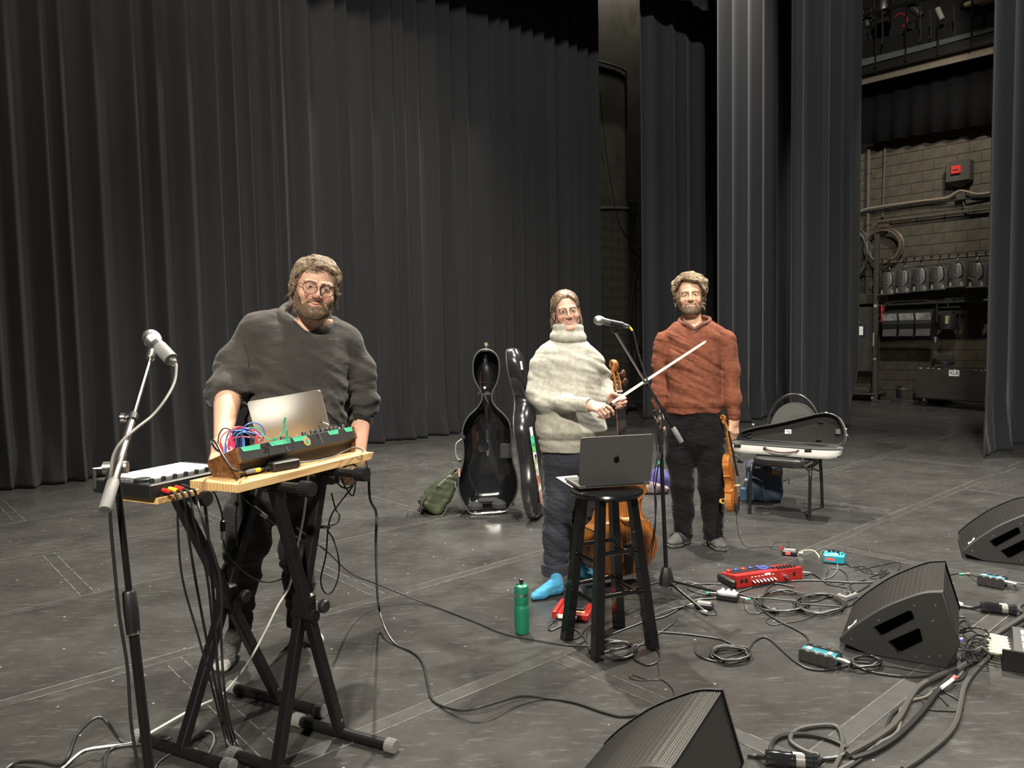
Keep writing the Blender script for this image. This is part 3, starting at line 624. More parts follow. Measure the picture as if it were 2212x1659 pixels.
def rotm(yaw, pitch, roll):
    """head frame rows: right, back, up after yaw (to photo right), nod, tilt"""
    cy, sy, cp, sp, cr, sr = math.cos(yaw), math.sin(yaw), math.cos(pitch), math.sin(pitch), math.cos(roll), math.sin(roll)
    Rz = np.array([[cy, -sy, 0], [sy, cy, 0], [0, 0, 1]]); Rx = np.array([[1, 0, 0], [0, cp, -sp], [0, sp, cp]]); Ry = np.array([[cr, 0, sr], [0, 1, 0], [-sr, 0, cr]])
    return Ry @ Rz @ Rx          # columns = local axes
def head_sdf(Q, o):
    """Q in head space (metres at scale 1): eyes at z=0, face toward -y"""
    A = np.abs(Q[:, 0]); M = np.stack([A, Q[:, 1], Q[:, 2]], 1); w = o.get('w', 1.)
    d = ell(M, (0, .012, .030), (.076*w, .097, .088)); d = smin(d, ell(M, (0, -.032, -.036), (.063*w, .062, .082)), .03)
    d = smin(d, rcone(M, (.047*w, .0, -.062), (.012, -.078, -.100), .024, .019), .03); d = smin(d, ell(M, (0, -.082, -.101), (.022, .018, .017)), .02)
    d = smin(d, ell(M, (.041*w, -.066, -.034), (.024, .021, .020+o.get('smile', 0)*.003)), .018)
    d = smin(d, rcone(M, (.012, -.094, .022), (.046*w, -.078, .022), .0095, .008), .014)
    d = smax(d, -ell(M, (.0315, -.103, .001), (.0165, .014, .0095)), .012)
    d = smin(d, ell(M, (.0315, -.0795, .001), (.0165, .0125, .0125)), .004)                       # lids over the eyeball
    d = smax(d, -ell(M, (.0315, -.098, .0005), (.0125, .018, o.get('eye', .0028))), .002)
    n = rcone(M, (0, -.095, .012), (0, -.1145+o.get('nose', 0), -.030+o.get('nose', 0)*.6), .0078, .0108-o.get('nose', 0)*.25); n = smin(n, ell(M, (.0115, -.102, -.0345), (.0075, .010, .0072)), .007); n = smin(n, ell(M, (0, -.103, -.037), (.0085, .013, .0065)), .006)
    d = smin(d, n, .010); d = smax(d, -ell(M, (.0065, -.106, -.0435), (.0035, .006, .004)), .003)
    sm = o.get('smile', .5); mz = -.066
    u = np.clip(A/.028, 0, 1.2); zc = mz+sm*.011*u*u; yc = -.098+.018*u*u
    up = np.sqrt((Q[:, 1]-yc)**2*1.4+((Q[:, 2]-zc-.0042)*1.15)**2)-.0048*(1-.55*np.clip(u, 0, 1)); lo = np.sqrt((Q[:, 1]-yc)**2*1.4+((Q[:, 2]-zc+.0060)*1.1)**2)-.0058*(1-.6*np.clip(u, 0, 1))
    lip = np.maximum(np.minimum(up, lo), A-.029); d = smin(d, lip, .006)
    gp = np.maximum(np.sqrt((Q[:, 1]-yc+.004)**2*.25+((Q[:, 2]-zc)**2))-o.get('gap', .0022)*(1-.4*u), A-.027); d = smax(d, -gp, .002)
    cr = np.sqrt((A-.034-.004*np.clip((-.045-Q[:, 2])/.02, -1, 1))**2+(np.clip(np.abs(Q[:, 2]+.052)-.014, 0, 1))**2+((Q[:, 1]+.086)*.5)**2)-.002; d = smax(d, -cr, .012*(.4+sm*.6))
    e = ell(M, (.079*w, .014, -.012), (.0075, .020, .033), rotm(0, -.18, 0).T); e = smax(e, -ell(M, (.087*w, .010, -.010), (.005, .012, .022)), .004); d = smin(d, e, .006)
    nk = o.get('neck', .056); d = smin(d, rcone(Q, (0, .022, -.06), tuple(o.get('neckto', (0, .045, -.21))), nk*.96, nk*1.06), .025)
    return d
def head_cols(Q, o):
    base = np.array(o['skin']); c = np.tile(base, (len(Q), 1)); A = np.abs(Q[:, 0])
    def mix(w, col): nonlocal c; c = c*(1-w[:, None])+np.array(col)*w[:, None]
    red = base*np.array([1.02, .70, .66]); mix(np.exp(-(((A-.043)/.022)**2+((Q[:, 2]+.036)/.02)**2))*.55*(Q[:, 1] < -.04), red); mix(np.exp(-((A/.016)**2+((Q[:, 2]+.032)/.014)**2))*.5*(Q[:, 1] < -.1), red)
    mix(np.clip((A-.074)/.006, 0, 1)*.35, red)
    sm = o.get('smile', .5); u = np.clip(A/.028, 0, 1.2); zc = -.066+sm*.011*u*u
    lipw = np.clip(1-np.abs((Q[:, 2]-zc+.001)/.0115)**4, 0, 1)*(A < .027)*(Q[:, 1] < -.078); mix(np.clip(lipw, 0, 1)*o.get('lipw', .6), o.get('lip', (.42, .16, .13)))
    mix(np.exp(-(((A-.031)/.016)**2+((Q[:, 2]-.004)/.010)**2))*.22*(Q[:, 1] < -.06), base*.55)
    n = vnoise((Q*90).astype(np.float32)); return np.clip(c*(1+.10*n[:, None]), 0, 1)
def hair_strands(f, pts, dirf, n, seg, step, lift, r0, rng, jitter=.35):
    """n tapered locks that start at pts and follow dirf over the surface f=0"""
    P = pts[rng.integers(0, len(pts), n)].astype(np.float32); path = [P.copy()]; e = .002
    jit = rng.normal(0, 1, (n, 3)).astype(np.float32)*jitter; ln = rng.uniform(.6, 1.25, n).astype(np.float32)
    for k in range(seg):
        g = np.stack([f(P+np.eye(3, dtype=np.float32)[i]*e)-f(P-np.eye(3, dtype=np.float32)[i]*e) for i in range(3)], 1); g /= np.linalg.norm(g, axis=1, keepdims=True)+1e-9
        t = dirf(P)+jit+.25*np.sin(k*1.3+jit*9); t -= (t*g).sum(1, keepdims=True)*g; t /= np.linalg.norm(t, axis=1, keepdims=True)+1e-9
        P = P+t*(step*ln)[:, None]; tgt = lift(k/seg)*(.6+.8*((jit[:, :1]*3) % 1)[:, 0]); P = P-g*np.clip(f(P)-tgt, -.01, .01)[:, None]; path.append(P.copy())
    path = np.stack(path, 1); V = []; F = []; m = seg+1; k4 = 4; T = np.gradient(path, axis=1); T /= np.linalg.norm(T, axis=2, keepdims=True)+1e-9
    up = np.array([.31, .22, .92], np.float32); X = np.cross(T, up); X /= np.linalg.norm(X, axis=2, keepdims=True)+1e-9; Y = np.cross(T, X)
    rad = (r0*np.interp(np.linspace(0, 1, m), [0, .3, .8, 1], [.6, 1, .7, .12]))[None, :, None]*rng.uniform(.6, 1.3, (n, 1, 1))
    ring = np.stack([path+X*rad*math.cos(2*PI*j/4)+Y*rad*math.sin(2*PI*j/4) for j in range(4)], 2)          # n,m,4,3
    V = ring.reshape(-1, 3); idx = np.arange(n*m*4).reshape(n, m, 4); F = np.stack([idx[:, :-1], np.roll(idx, -1, 2)[:, :-1], np.roll(idx, -1, 2)[:, 1:], idx[:, 1:]], 4-1).reshape(-1, 4)
    tone = np.repeat(rng.uniform(0, 1, n), m*4); return V, F, tone
def hair_mat(): return vcmat('hair', .42, .3, 300., 0., .2)
def make_head(P, o, Cpx, dy, yaw, pitch, roll, sc, neckto=None):
    """head with eyes at photo pixel Cpx; returns (fn local sdf, bounds) plus parts"""
    c = P.L(Cpx[0], Cpx[1], dy); Rm = rotm(yaw, pitch, roll); c = c+Rm @ np.array([0, .10*sc, 0])      # Cpx marks the bridge of the nose
    o = dict(o)
    if neckto is not None: o['neckto'] = tuple(Rm.T @ (np.array(neckto)-c)/sc)
    R32 = Rm.astype(np.float32); c32 = c.astype(np.float32)
    toh = lambda X: ((X-c32) @ R32)/np.float32(sc)
    fr = lambda q: c+Rm @ (np.array(q)*sc)
    sdf = lambda X: head_sdf(toh(X.astype(np.float32)), o)*sc
    lo = c-np.array([.13, .15, .14])*sc; hi = c+np.array([.13, .15, .15])*sc
    if neckto is not None: lo = np.minimum(lo, np.array(neckto)-np.array([.07, .07, .0]))
    V, F = nets(sdf, lo, hi, .0031*sc); cols = head_cols(toh(V.astype(np.float32)), o)
    t = P.t
    ew = mat('eye_white', (.62, .60, .57), .25); ir = mat('iris_'+o.get('iris', 'brown'), {'brown': (.05, .028, .015), 'blue': (.035, .05, .06)}[o.get('iris', 'brown')], .2)
    for s in (-1, 1):
        e = MB().sphere((0, 0, 0), .0118*sc, 16); ev = [fr(np.array([s*.0315, -.0782, .001])+np.array(p)/sc) for p in e.v]; eo = mesh_obj('eyeball', ev, e.f, ew, t, True, 180)
        k = MB().lathe([(.0062, .0), (.0058, .0008), (0, .0013)], 14, (s*.0315-.0005*s, -.0893, .0012), (0, -1, 0)); mesh_obj('iris', [fr(p) for p in k.v], k.f, ir, eo, True, 180)
        k = MB().lathe([(.0027, .0012), (.0020, .0018), (0, .0019)], 10, (s*.0315-.0005*s, -.0893, .0012), (0, -1, 0)); mesh_obj('pupil', [fr(p) for p in k.v], k.f, EBONY, eo, True, 180)
    if o.get('teeth'):
        k = MB().loft([[(x, -.0955+.012*(x/.024)**2*1.3+dyy, -.0665+.010*o['smile']*(x/.028)**2+dz) for x in np.linspace(-.0235, .0235, 15)] for dz, dyy in ((.0055, 0), (.0055, -.0015), (-.005, -.0015), (-.005, 0))], closed=False, cap=False); mesh_obj('teeth', [fr(p) for p in k.v], k.f, mat('teeth', (.68, .64, .55), .3), t, True, 180)
    # eyebrows
    for s in (-1, 1):
        b = np.array([fr((s*x, y, z)) for x, y, z in ((.010, -.1035, .0185), (.022, -.1020, .0225), (.036, -.0945, .0235), (.048, -.0825, .0185))]); pth = crom(b, 5)
        for q in range(3):
            g = sdf(pth.astype(np.float32)); nrm = np.stack([sdf((pth+np.eye(3)[i]*.002).astype(np.float32))-sdf((pth-np.eye(3)[i]*.002).astype(np.float32)) for i in range(3)], 1); nrm /= np.linalg.norm(nrm, axis=1, keepdims=True)+1e-9; pth = pth-nrm*(g+.0003)[:, None]
        MB().tube(pth, np.interp(np.linspace(0, 1, len(pth)), [0, .15, .6, 1], [.0014, .0024, .0021, .0008])*sc, 6).build('eyebrow', mat('brow_'+o['brow'], {'brown': (.16, .10, .058), 'fair': (.30, .20, .11)}[o['brow']], .7, bump=.5, bscale=500), t)
    return (V, F, cols), sdf, toh, fr, c, Rm
def surf_pts(f, lo, hi, h, cond):
    V, F = nets(f, lo, hi, h); V = V.astype(np.float32); return V[cond(V)]
def make_hair(P, sdf, toh, fr, c, sc, reg, thick, flow, dark, light, n, seg, step, lift, r0, seed, h=.0045, jitter=.35, disp=.004, dfreq=55.):
    """reg(Q)<0 marks hair-bearing scalp; thick(Q) metres of volume; flow(Q) lock direction in head space"""
    Rm = None
    def cap(X):
        Q = toh(X); X2 = X*dfreq; rg = reg(Q); tp = np.clip(-rg/.024, .12, 1); return smax(sdf(X)-(thick(Q)+disp*vnoise(X2)+disp*.6*vnoise(X2*2.1))*tp, rg*sc, .004)
    lo = c-np.array([.14, .17, .16])*sc; hi = c+np.array([.14, .17, .18])*sc; V, F = nets(cap, lo, hi, h); rng = np.random.default_rng(seed)
    dark = np.array(dark); light = np.array(light); V32 = V.astype(np.float32); tn = np.clip(vnoise(V32*70)*1.4+.3, 0, 1)[:, None]; cols = dark*(1-tn)+light*tn
    Q = toh(V32); keep = V32[(reg(Q) < -.003)]
    def dirf(X):
        q = toh(X); d = flow(q).astype(np.float32); return d @ dirf.R.T
    dirf.R = (np.array([fr((1, 0, 0)), fr((0, 1, 0)), fr((0, 0, 1))])-fr((0, 0, 0))).T.astype(np.float32)/sc
    SV, SF, tone = hair_strands(cap, keep, dirf, n, seg, step, lift, r0, rng, jitter); tt = tone[:, None]; sc_ = dark*(1-tt)+light*tt*1.15
    VV = np.vstack([V, SV]); FF = np.vstack([F, SF+len(V)]); return fast_obj('hair', VV, FF, hair_mat(), P.t, np.clip(np.vstack([cols, sc_]), 0, 1))
def make_beard(P, sdf, toh, c, sc, reg, thick, dark, light, n, seed, h=.003):
    def f(X): Q = toh(X); return smax(sdf(X)-thick(Q)-.0025*vnoise(X*160), reg(Q)*sc, .003)
    lo = c-np.array([.12, .16, .17])*sc; hi = c+np.array([.12, .08, .02])*sc; V, F = nets(f, lo, hi, h); V32 = V.astype(np.float32); rng = np.random.default_rng(seed)
    dark = np.array(dark); light = np.array(light); tn = np.clip(vnoise(V32*140)*1.5+.45, 0, 1)[:, None]; cols = dark*(1-tn)+light*tn
    keep = V32[reg(toh(V32)) < -.001]; dn = lambda X: np.tile(np.array([0, -.15, -1], np.float32), (len(X), 1))
    SV, SF, tone = hair_strands(f, keep, dn, n, 3, .0030, lambda k: .0004+.0012*k, .00045, rng, .6); tt = tone[:, None]
    return fast_obj('beard', np.vstack([V, SV]), np.vstack([F, SF+len(V)]), hair_mat(), P.t, np.clip(np.vstack([cols, dark*(1-tt)+light*1.2*tt]), 0, 1))
def glasses(P, fr, sc, m, shape, r, lensm, w=.024, h=.021):
    fs = []
    t = None
    for s in (-1, 1):
        pts = []
        for i in range(28):
            q = 2*PI*i/28; x, z = math.cos(q), math.sin(q)
            if shape == 'round': X, Z = x*w, z*h-.004*abs(x)*0; Z = Z*(1.0 if z > 0 else 1.08)
            else: X = (1 if x > 0 else -1)*abs(x)**.6*w*(1-.10*(z < 0)*abs(z)); Z = (1 if z > 0 else -1)*abs(z)**.6*h
            xx = s*(.0335+X*s); pts.append((xx, -.118+.22*max(0, abs(xx)-.02)**1.25, Z-.003))
        o = MB().tube([fr(p) for p in pts], r*sc, 6, closed=True).build('glasses_rim', m, t if t is not None else P.t) if False else None
        fs.append(pts)
    g = MB()
    for pts in fs: g.tube([fr(p) for p in pts], r*sc, 6, closed=True)
    g.tube(crom([fr(p) for p in ((-.011, -.1185, .004), (0, -.1205, .0065), (.011, -.1185, .004))], 4), r*sc, 6)
    go = g.build('glasses', m, P.t)
    for s in (-1, 1): MB().tube([fr(p) for p in ((s*(.0335+w), -.1095, .006), (s*.073, -.085, .007), (s*.0815, -.02, .004), (s*.0805, .012, .0), (s*.079, .03, -.014))], r*sc*.9, 6).build('temple_arm', m, go)
    for pts in fs: MB().add([fr(p) for p in pts]+[fr((p[0], p[1]+.0012, p[2])) for p in pts], [tuple(range(28)), tuple(range(55, 27, -1))]).build('lens', lensm, go)
def lens_mat():
    if 'lens_glass' in MATS: return MATS['lens_glass']
    m = bpy.data.materials.new('lens_glass'); m.use_nodes = True; nt = m.node_tree; N = nt.nodes; out = N['Material Output']; N.remove(N['Principled BSDF'])
    t = N.new('ShaderNodeBsdfTransparent'); t.inputs[0].default_value = (.97, .96, .95, 1); g = N.new('ShaderNodeBsdfGlossy'); g.inputs['Roughness'].default_value = .03; mx = N.new('ShaderNodeMixShader'); mx.inputs[0].default_value = .06
    nt.links.new(t.outputs[0], mx.inputs[1]); nt.links.new(g.outputs[0], mx.inputs[2]); nt.links.new(mx.outputs[0], out.inputs[0]); MATS['lens_glass'] = m; return m
def frame(d, n):
    d = np.array(d, float); d /= np.linalg.norm(d); n = np.array(n, float); n = n-(n @ d)*d; n /= np.linalg.norm(n); return d, n, np.cross(n, d)
def hand_fn(wrist, d, n, thumb_side, curl, thumb, sc=1., elbow=None, spread=.0, rw=.026, re=.042):
    """wrist point, d toward knuckles, n out of the back of the hand, thumb_side +1/-1 along cross(n,d); curl per finger (3 joint angles)"""
    d, n, s = frame(d, n); s = s*thumb_side; w = np.array(wrist, float); prim = []; fingers = []
    base = [(.030, .088), (.0095, .092), (-.0105, .088), (-.029, .079)]; lens = [(.043, .026, .021), (.047, .030, .022), (.043, .028, .021), (.034, .021, .019)]; rad = [(.0096, .0088, .0080, .0068), (.0098, .009, .0082, .007), (.0094, .0086, .0078, .0066), (.0084, .0076, .0068, .006)]
    for (so, do), ls, rs, cu, k in zip(base, lens, rad, curl, range(4)):
        p = w+(s*so+d*do)*sc; prim.append((w+(s*so*.55+d*.012)*sc, p, .0155*sc, .0125*sc)); ang = 0; q = p; ch = [p]; dirb = d+s*spread*(1.5-k)*.3; dirb /= np.linalg.norm(dirb)
        for L_, c_ in zip(ls, cu): ang += c_; q = q+(dirb*math.cos(ang)-n*math.sin(ang))*L_*sc; ch.append(q)
        fingers.append((ch, [r*sc for r in rs]))
    tb = w+(d*.028+s*.026-n*.006)*sc; q = tb; ch = [w+(d*.012+s*.012)*sc, tb]
    for L_, v in zip((.036, .030, .024), thumb): v = d*v[0]+s*v[1]-n*v[2]; v = v/np.linalg.norm(v); q = q+v*L_*sc; ch.append(q)
    th = (ch, [.019*sc, .0155*sc, .0115*sc, .0102*sc, .0080*sc])
    def f(X):
        D0 = None
        for a, b, ra, rb in prim: e = rcone(X, a, b, ra, rb); D0 = e if D0 is None else smin(D0, e, .012*sc)
        D0 = smin(D0, chain(X, *th, k=.006*sc), .008*sc)
        for ch_, rs_ in fingers: D0 = smin(D0, chain(X, ch_, rs_, k=.004*sc), .0035*sc)
        if elbow is not None: D0 = smin(D0, rcone(X, w-d*.0, elbow, rw*sc, re*sc), .03*sc); D0 = smin(D0, rcone(X, w-(w-np.array(elbow))*.0+s*.006, w+d*.03*sc, .024*sc, .022*sc), .02)
        return D0
    allp = np.vstack([c_ for c_, _ in fingers]+[np.array(th[0]), [w]]+([[elbow]] if elbow is not None else []))
    return f, allp.min(0)-.05, allp.max(0)+.05, fingers, th, (d, n, s)
def hand_cols(base):
    b = np.array(base)
    def f(V): n = vnoise(V*60)[:, None]; return np.clip(b*(1+.18*n)*np.array([1, 1-.05, 1-.07]), 0, 1)
    return f
def nails(P, fingers, th, n, sc, m):
    pass
def body_join(P, pieces):
    V = []; F = []; C = []; o = 0
    for v, f, c in pieces: V.append(v); F.append(f+o); C.append(c); o += len(v)
    return fast_obj('body', np.vstack(V), np.vstack(F), SKIN, P.t, np.vstack(C))
def meshc(f, lo, hi, h, colf): V, F = nets(f, lo, hi, h); return V, F, colf(V.astype(np.float32))
def cloth_mat(name, col, rough=.9, sheen=.08, fine=900., fb=.25, var=.12, vs=8., wr=.55, ws=11.):
    if name in MATS: return MATS[name]
    sheen = min(sheen, .10)
    m = mat(name, col, rough, var=var, vscale=vs, bump=fb, bscale=fine, sheen=sheen, spec=.2, wr=wr, wscale=ws); return m
def foot(P, ankle, heel, toe, sc=1.):
    """continuous foot: ankle (local), heel and toe ground points"""
    heel = np.array(heel, float); toe = np.array(toe, float); d = toe-heel; d[2] = 0; Ln = np.linalg.norm(d); d /= Ln; s = np.array([-d[1], d[0], 0])
    def f(X):
        q = rcone(X, ankle, heel+d*.035+ZA*.065, .040*sc, .040*sc); q = smin(q, rcone(X, heel+d*.03+ZA*.034, heel+d*Ln*.45+ZA*.036, .034*sc, .033*sc), .03); q = smin(q, rcone(X, heel+d*.06+ZA*.07, heel+d*Ln*.62+ZA*.033, .034*sc, .031*sc), .03)
        q = smin(q, rcone(X, heel+d*Ln*.62+s*.016+ZA*.026, toe+s*.012-d*.03+ZA*.021, .030*sc, .021*sc), .02); q = smin(q, rcone(X, heel+d*Ln*.62-s*.016+ZA*.024, toe-s*.02-d*.045+ZA*.019, .028*sc, .019*sc), .02)
        q = smax(q, .002-X[:, 2], .004); return q+.0018*vnoise(X*40)
    al = np.array([ankle, heel, toe]); return f, al.min(0)-np.array([.09, .09, .09]), al.max(0)+np.array([.09, .09, .06]), d, Ln
# ------------------------------------------------------------------ person at the left: charcoal hoodie
P1 = Person('person in a faded charcoal hoodie and round dark glasses leaning behind the wooden plank', (-1.16, 3.40)); L = P1.L
SK1 = (.50, .295, .21); HOOD = cloth_mat('faded_charcoal_fleece', (.043, .040, .037), .95, .35, 700, .2, .3, 5., wr=.28, ws=8.)
o1 = dict(skin=SK1, smile=.55, eye=.0028, w=1.10, neck=.063, lip=(.46, .17, .15), lipw=.5, brow='brown', iris='blue', gap=.0016, nose=.003)
ntk = L(676, 735, .02)
hp, sdf1, toh1, fr1, c1, R1 = make_head(P1, o1, (687.5, 623), -.20, .04, .06, .20, 1.08, ntk)
def reg1(Q):
    x, y, z = Q[:, 0], Q[:, 1], Q[:, 2]; A = np.abs(x); hl = .066+.006*np.sin(x*70+1)-np.clip(A-.05, 0, 1)*1.6
    f = np.where(y < -.025, hl-z, np.where(A > .062, np.where(y < .028, .002-z, -.05-z), -.085-z)); return np.clip(f, -.03, .03).astype(np.float32)
def thick1(Q): return (.004+.013*np.clip((Q[:, 2]-.02)/.07, 0, 1)+.003*np.clip(np.abs(Q[:, 0])/.07, 0, 1)).astype(np.float32)
def flow1(Q):
    x, y, z = Q[:, 0], Q[:, 1], Q[:, 2]; d = np.stack([np.where(y < .01, .75*np.ones_like(x)-.0*x, x*4), np.where(y < .02, -.55, .6), np.where(z > .07, -.15, -.9)], 1); side = np.abs(x) > .062
    d[side] = np.stack([np.sign(x[side])*.1, .25*np.ones(side.sum()), -1*np.ones(side.sum())], 1); return d
make_hair(P1, sdf1, toh1, fr1, c1, 1.08, reg1, thick1, flow1, (.095, .062, .034), (.34, .25, .155), 2600, 8, .0085, lambda k: .001+.005*k, .0014, 3, jitter=.28, disp=.009, dfreq=32.)
def breg1(Q):
    x, y, z = Q[:, 0], Q[:, 1], Q[:, 2]; A = np.abs(x); top = np.where(A < .030, -.0505, -.0505-np.clip(A-.030, 0, .018)*1.3+np.clip(A-.05, 0, 1)*2.2); f = z-top
    f = np.maximum(f, y-.012); m = .0155-np.sqrt((x/1.7)**2+((z+.0665)/.72)**2); f = np.maximum(f, m); f = np.maximum(f, -.128-z); f = np.maximum(f, np.where(z > -.09, -1, y+.035)); return f.astype(np.float32)
make_beard(P1, sdf1, toh1, c1, 1.08, breg1, lambda Q: (.002+.007*np.clip((-.06-Q[:, 2])/.04, 0, 1)).astype(np.float32), (.060, .037, .019), (.19, .122, .064), 5200, 4)
glasses(P1, fr1, 1.08, mat('tortoise_dark', (.02, .008, .012), .25), 'round', .0012, lens_mat(), .0285, .0240)
# forearms and hands
fcol = hand_cols(SK1)
wL = L(478, 962, -.42); eL = L(492, 862, -.12); hLf = hand_fn(wL, L(476, 1000, -.52)-wL, (-.2, -.3, .9), 1, [(.35, .3, .2)]*4, [(.7, .7, .2), (.8, .5, .3), (.9, .3, .3)], 1.08, eL, re=.054)
wR = L(776, 985, -.06); eR = L(778, 886, .06); hRf = hand_fn(wR, L(768, 1015, -.10)-wR, (.75, -.5, .5), 1, [(.9, 1.1, .5)]*4, [(.9, -.2, .4), (.8, -.4, .6), (.7, -.4, .7)], 1.08, eR, re=.052)
pieces = [hp]
for q in (hLf, hRf): V, F = nets(q[0], q[1], q[2], .0034); pieces.append((V, F, fcol(V.astype(np.float32))))
core = lambda X: np.minimum(loftd(X, [P1.row(690, 620, 720, .08), P1.row(780, 560, 735, .11), P1.row(1040, 545, 690, .10), P1.row(1070, 550, 680, .1)]), np.minimum(chain(X, [L(570, 1060), L(535, 1160, .02), L(520, 1330, .04)], [.07, .05, .035]), chain(X, [L(650, 1060, .05), L(645, 1180, .06), L(641, 1330, .13)], [.07, .05, .035])))
pieces.append(meshc(core, L(540, 1400)+np.array([-.2, -.3, -.05]), L(750, 680)+np.array([.15, .3, .05]), .014, fcol)); body_join(P1, pieces)
# hoodie
rows = [P1.row(690, 600, 718, .08, .03), P1.row(700, 568, 735, .11, .02), P1.row(735, 546, 752, .145, .01), P1.row(780, 540, 757, .165, 0), P1.row(840, 537, 752, .175, -.01), P1.row(900, 528, 750, .18, -.02), P1.row(960, 522, 752, .18, -.02), P1.row(1010, 522, 745, .175, 0), P1.row(1045, 528, 738, .165, 0)]
aL = [L(560, 722, .02), L(512, 790, .02), L(489, 850, -.08), L(490, 872, -.12)]; aR = [L(740, 745, .03), L(772, 800, .06), L(781, 868, .06), L(778, 900, .05)]
def hoodie(X):
    d = loftd(X, rows)-.0; d = smin(d, chain(X, aL, [.090, .088, .074, .058], .05), .05); d = smin(d, chain(X, aR, [.080, .076, .070, .056], .05), .05)
    d = smin(d, rcone(X, L(600, 690, .05), L(565, 715, .03), .05, .075), .06); d = smin(d, rcone(X, L(715, 712, .05), L(745, 740, .03), .05, .07), .05)
    wr_ = .012*folds(X, (.5, .2, .9), 46, 1.6, 3.)*np.clip((L(0, 700)[2]-X[:, 2])*3, .2, 1); arm = np.exp(-((X[:, 2]-aL[3][2]-.05)/.09)**2)*(np.abs(X[:, 0]-aL[2][0]) < .14)+np.exp(-((X[:, 2]-aR[3][2]-.05)/.09)**2)*(np.abs(X[:, 0]-aR[2][0]) < .12)
    d = d+wr_+arm*.006*np.sin(X[:, 2]*105+vnoise(X*9)*14); d = d+.010*vnoise(X*9)
    pd = -.004*(np.clip(1-np.abs(X[:, 2]-L(600, 925)[2])/.12, 0, 1) > 0)*(X[:, 1] < -.05)*(np.abs(X[:, 0]-L(640, 900)[0]) < .14); d = d+pd
    cut = rcone(X, L(492, 886, -.12)+np.array([0, 0, -.06]), L(492, 886, -.12)+np.array([0, -.02, -.30]), .09, .09); d = smax(d, -cut, .01); cut = rcone(X, L(779, 916, .05)+np.array([0, 0, -.06]), L(779, 916, .05)+np.array([0, 0, -.3]), .09, .075); d = smax(d, -cut, .01)
    d = smax(d, -rcone(X, L(672, 706, -.03), L(690, 640, -.10), .080, .11), .02); return d
sdf_obj('hoodie', hoodie, L(455, 1060)+np.array([-.08, -.34, 0]), L(812, 660)+np.array([.08, .32, .04]), .0085, HOOD, P1.t)
# cuffs
for nm, p, q, r in (('cuff', L(489, 862, -.12), L(490, 880, -.135), .062), ('cuff', L(779, 893, .05), L(775, 914, .04), .060)):
    MB().tube(crom([p, (p+q)/2+np.array([.002, 0, 0]), q], 4), [r*.98]*2+[r*1.04]*5+[r]*2, 20).build(nm, cloth_mat('dark_ribbed_cuff', (.016, .015, .015), .95), P1.t)
# hood: a thick rolled collar, open at the front
cx = L(664, 699, .0)
def hood(X):
    Q = X-cx; a = np.arctan2(Q[:, 1], Q[:, 0]); R = .112+.010*np.cos(a*2); zc = .066*np.sin(a)+.006-.022*np.cos(a)-.020*np.exp(-((a+PI/2)/.45)**2)
    r = np.hypot(Q[:, 0], Q[:, 1]); hh = .024-.004*np.sin(a); q = (Q[:, 2]-zc); rr = r-R-q*.35*(-1)
    d = np.sqrt(rr**2+np.clip(np.abs(q)-hh, 0, 1)**2)-.017-.010*np.clip((-q)/.04, 0, 1); return (d+.004*np.sin(a*4+q*60)*.7+.006*vnoise(X*13))*.8
sdf_obj('hood', hood, cx-np.array([.2, .2, .13]), cx+np.array([.2, .2, .15]), .006, HOOD, P1.t)
# pocket welt and cord stitching
def onhood(px, py):
    p = L(px, py, -.4).astype(np.float32); v = np.array([p[0], p[1], p[2]]); ds = np.linspace(-.45, .05, 160); pts = np.array([P1.L(px, py, q) for q in ds], np.float32); f = hoodie(pts); i = np.argmax(f < 0); return pts[max(0, i-1)]
pk = [onhood(x, y) for x, y in ((545, 955), (556, 925), (570, 898), (585, 876), (620, 880), (660, 886), (700, 888), (722, 905), (742, 930))]
MB().tube(crom(pk, 5), .0032, 6).build('pocket_seam', cloth_mat('dark_seam', (.014, .013, .013)), P1.t)
for pts in ([(516, 722), (528, 745), (536, 770), (538, 795)], [(757, 735), (756, 770), (750, 810)]): MB().tube(crom([onhood(*p) for p in pts], 5), .0013, 5).build('shoulder_seam', cloth_mat('dark_seam', (.014, .013, .013)), P1.t)
# trousers
JEAN = cloth_mat('charcoal_denim', (.020, .0195, .0195), .9, .25, 1200, .2, .25, 7.)
wsp = [L(540, 1040)]
def trousers1(X):
    d = loftd(X, [P1.row(1020, 545, 725, .15), P1.row(1070, 520, 685, .14, 0), P1.row(1105, 550, 650, .09), P1.row(1130, 585, 615, .04)]); l1 = chain(X, [L(560, 1060, .0), L(536, 1110, -.03), L(534, 1165, -.03), L(520, 1240, .02), L(520, 1350, .04), L(508, 1395, .0)], [.11, .105, .098, .082, .050, .046], .04)
    l2 = chain(X, [L(648, 1055, .05), L(646, 1120, .05), L(643, 1190, .06), L(645, 1260, .1), L(641, 1345, .13)], [.105, .095, .082, .068, .050], .04); d = smin(smin(d, l1, .03), l2, .03)
    lowz = np.clip((L(520, 1180)[2]-X[:, 2])*4, 0, 1); d = d+.014*folds(X, (.25, .1, 1), 55, 1.7, 5.)*(.5+lowz)+.006*vnoise(X*11)
    d = smax(d, -rcone(X, L(500, 1420, -.03), L(505, 1396, .0)+np.array([0, 0, -.03]), .10, .07), .008); d = smax(d, -rcone(X, L(641, 1400, .13), L(641, 1362, .13)+np.array([0, 0, -.01]), .09, .06), .008); return d
sdf_obj('trousers', trousers1, L(480, 1420)+np.array([-.06, -.25, .0]), L(735, 1015)+np.array([.06, .35, .03]), .0085, JEAN, P1.t)
for a, b, r in ((L(646, 1320, .12), L(641, 1350, .13), .050),): MB().tube([a, (a+b)/2, b], [r, r*1.03, r*.96], 18).build('ankle_cuff', JEAN, P1.t)
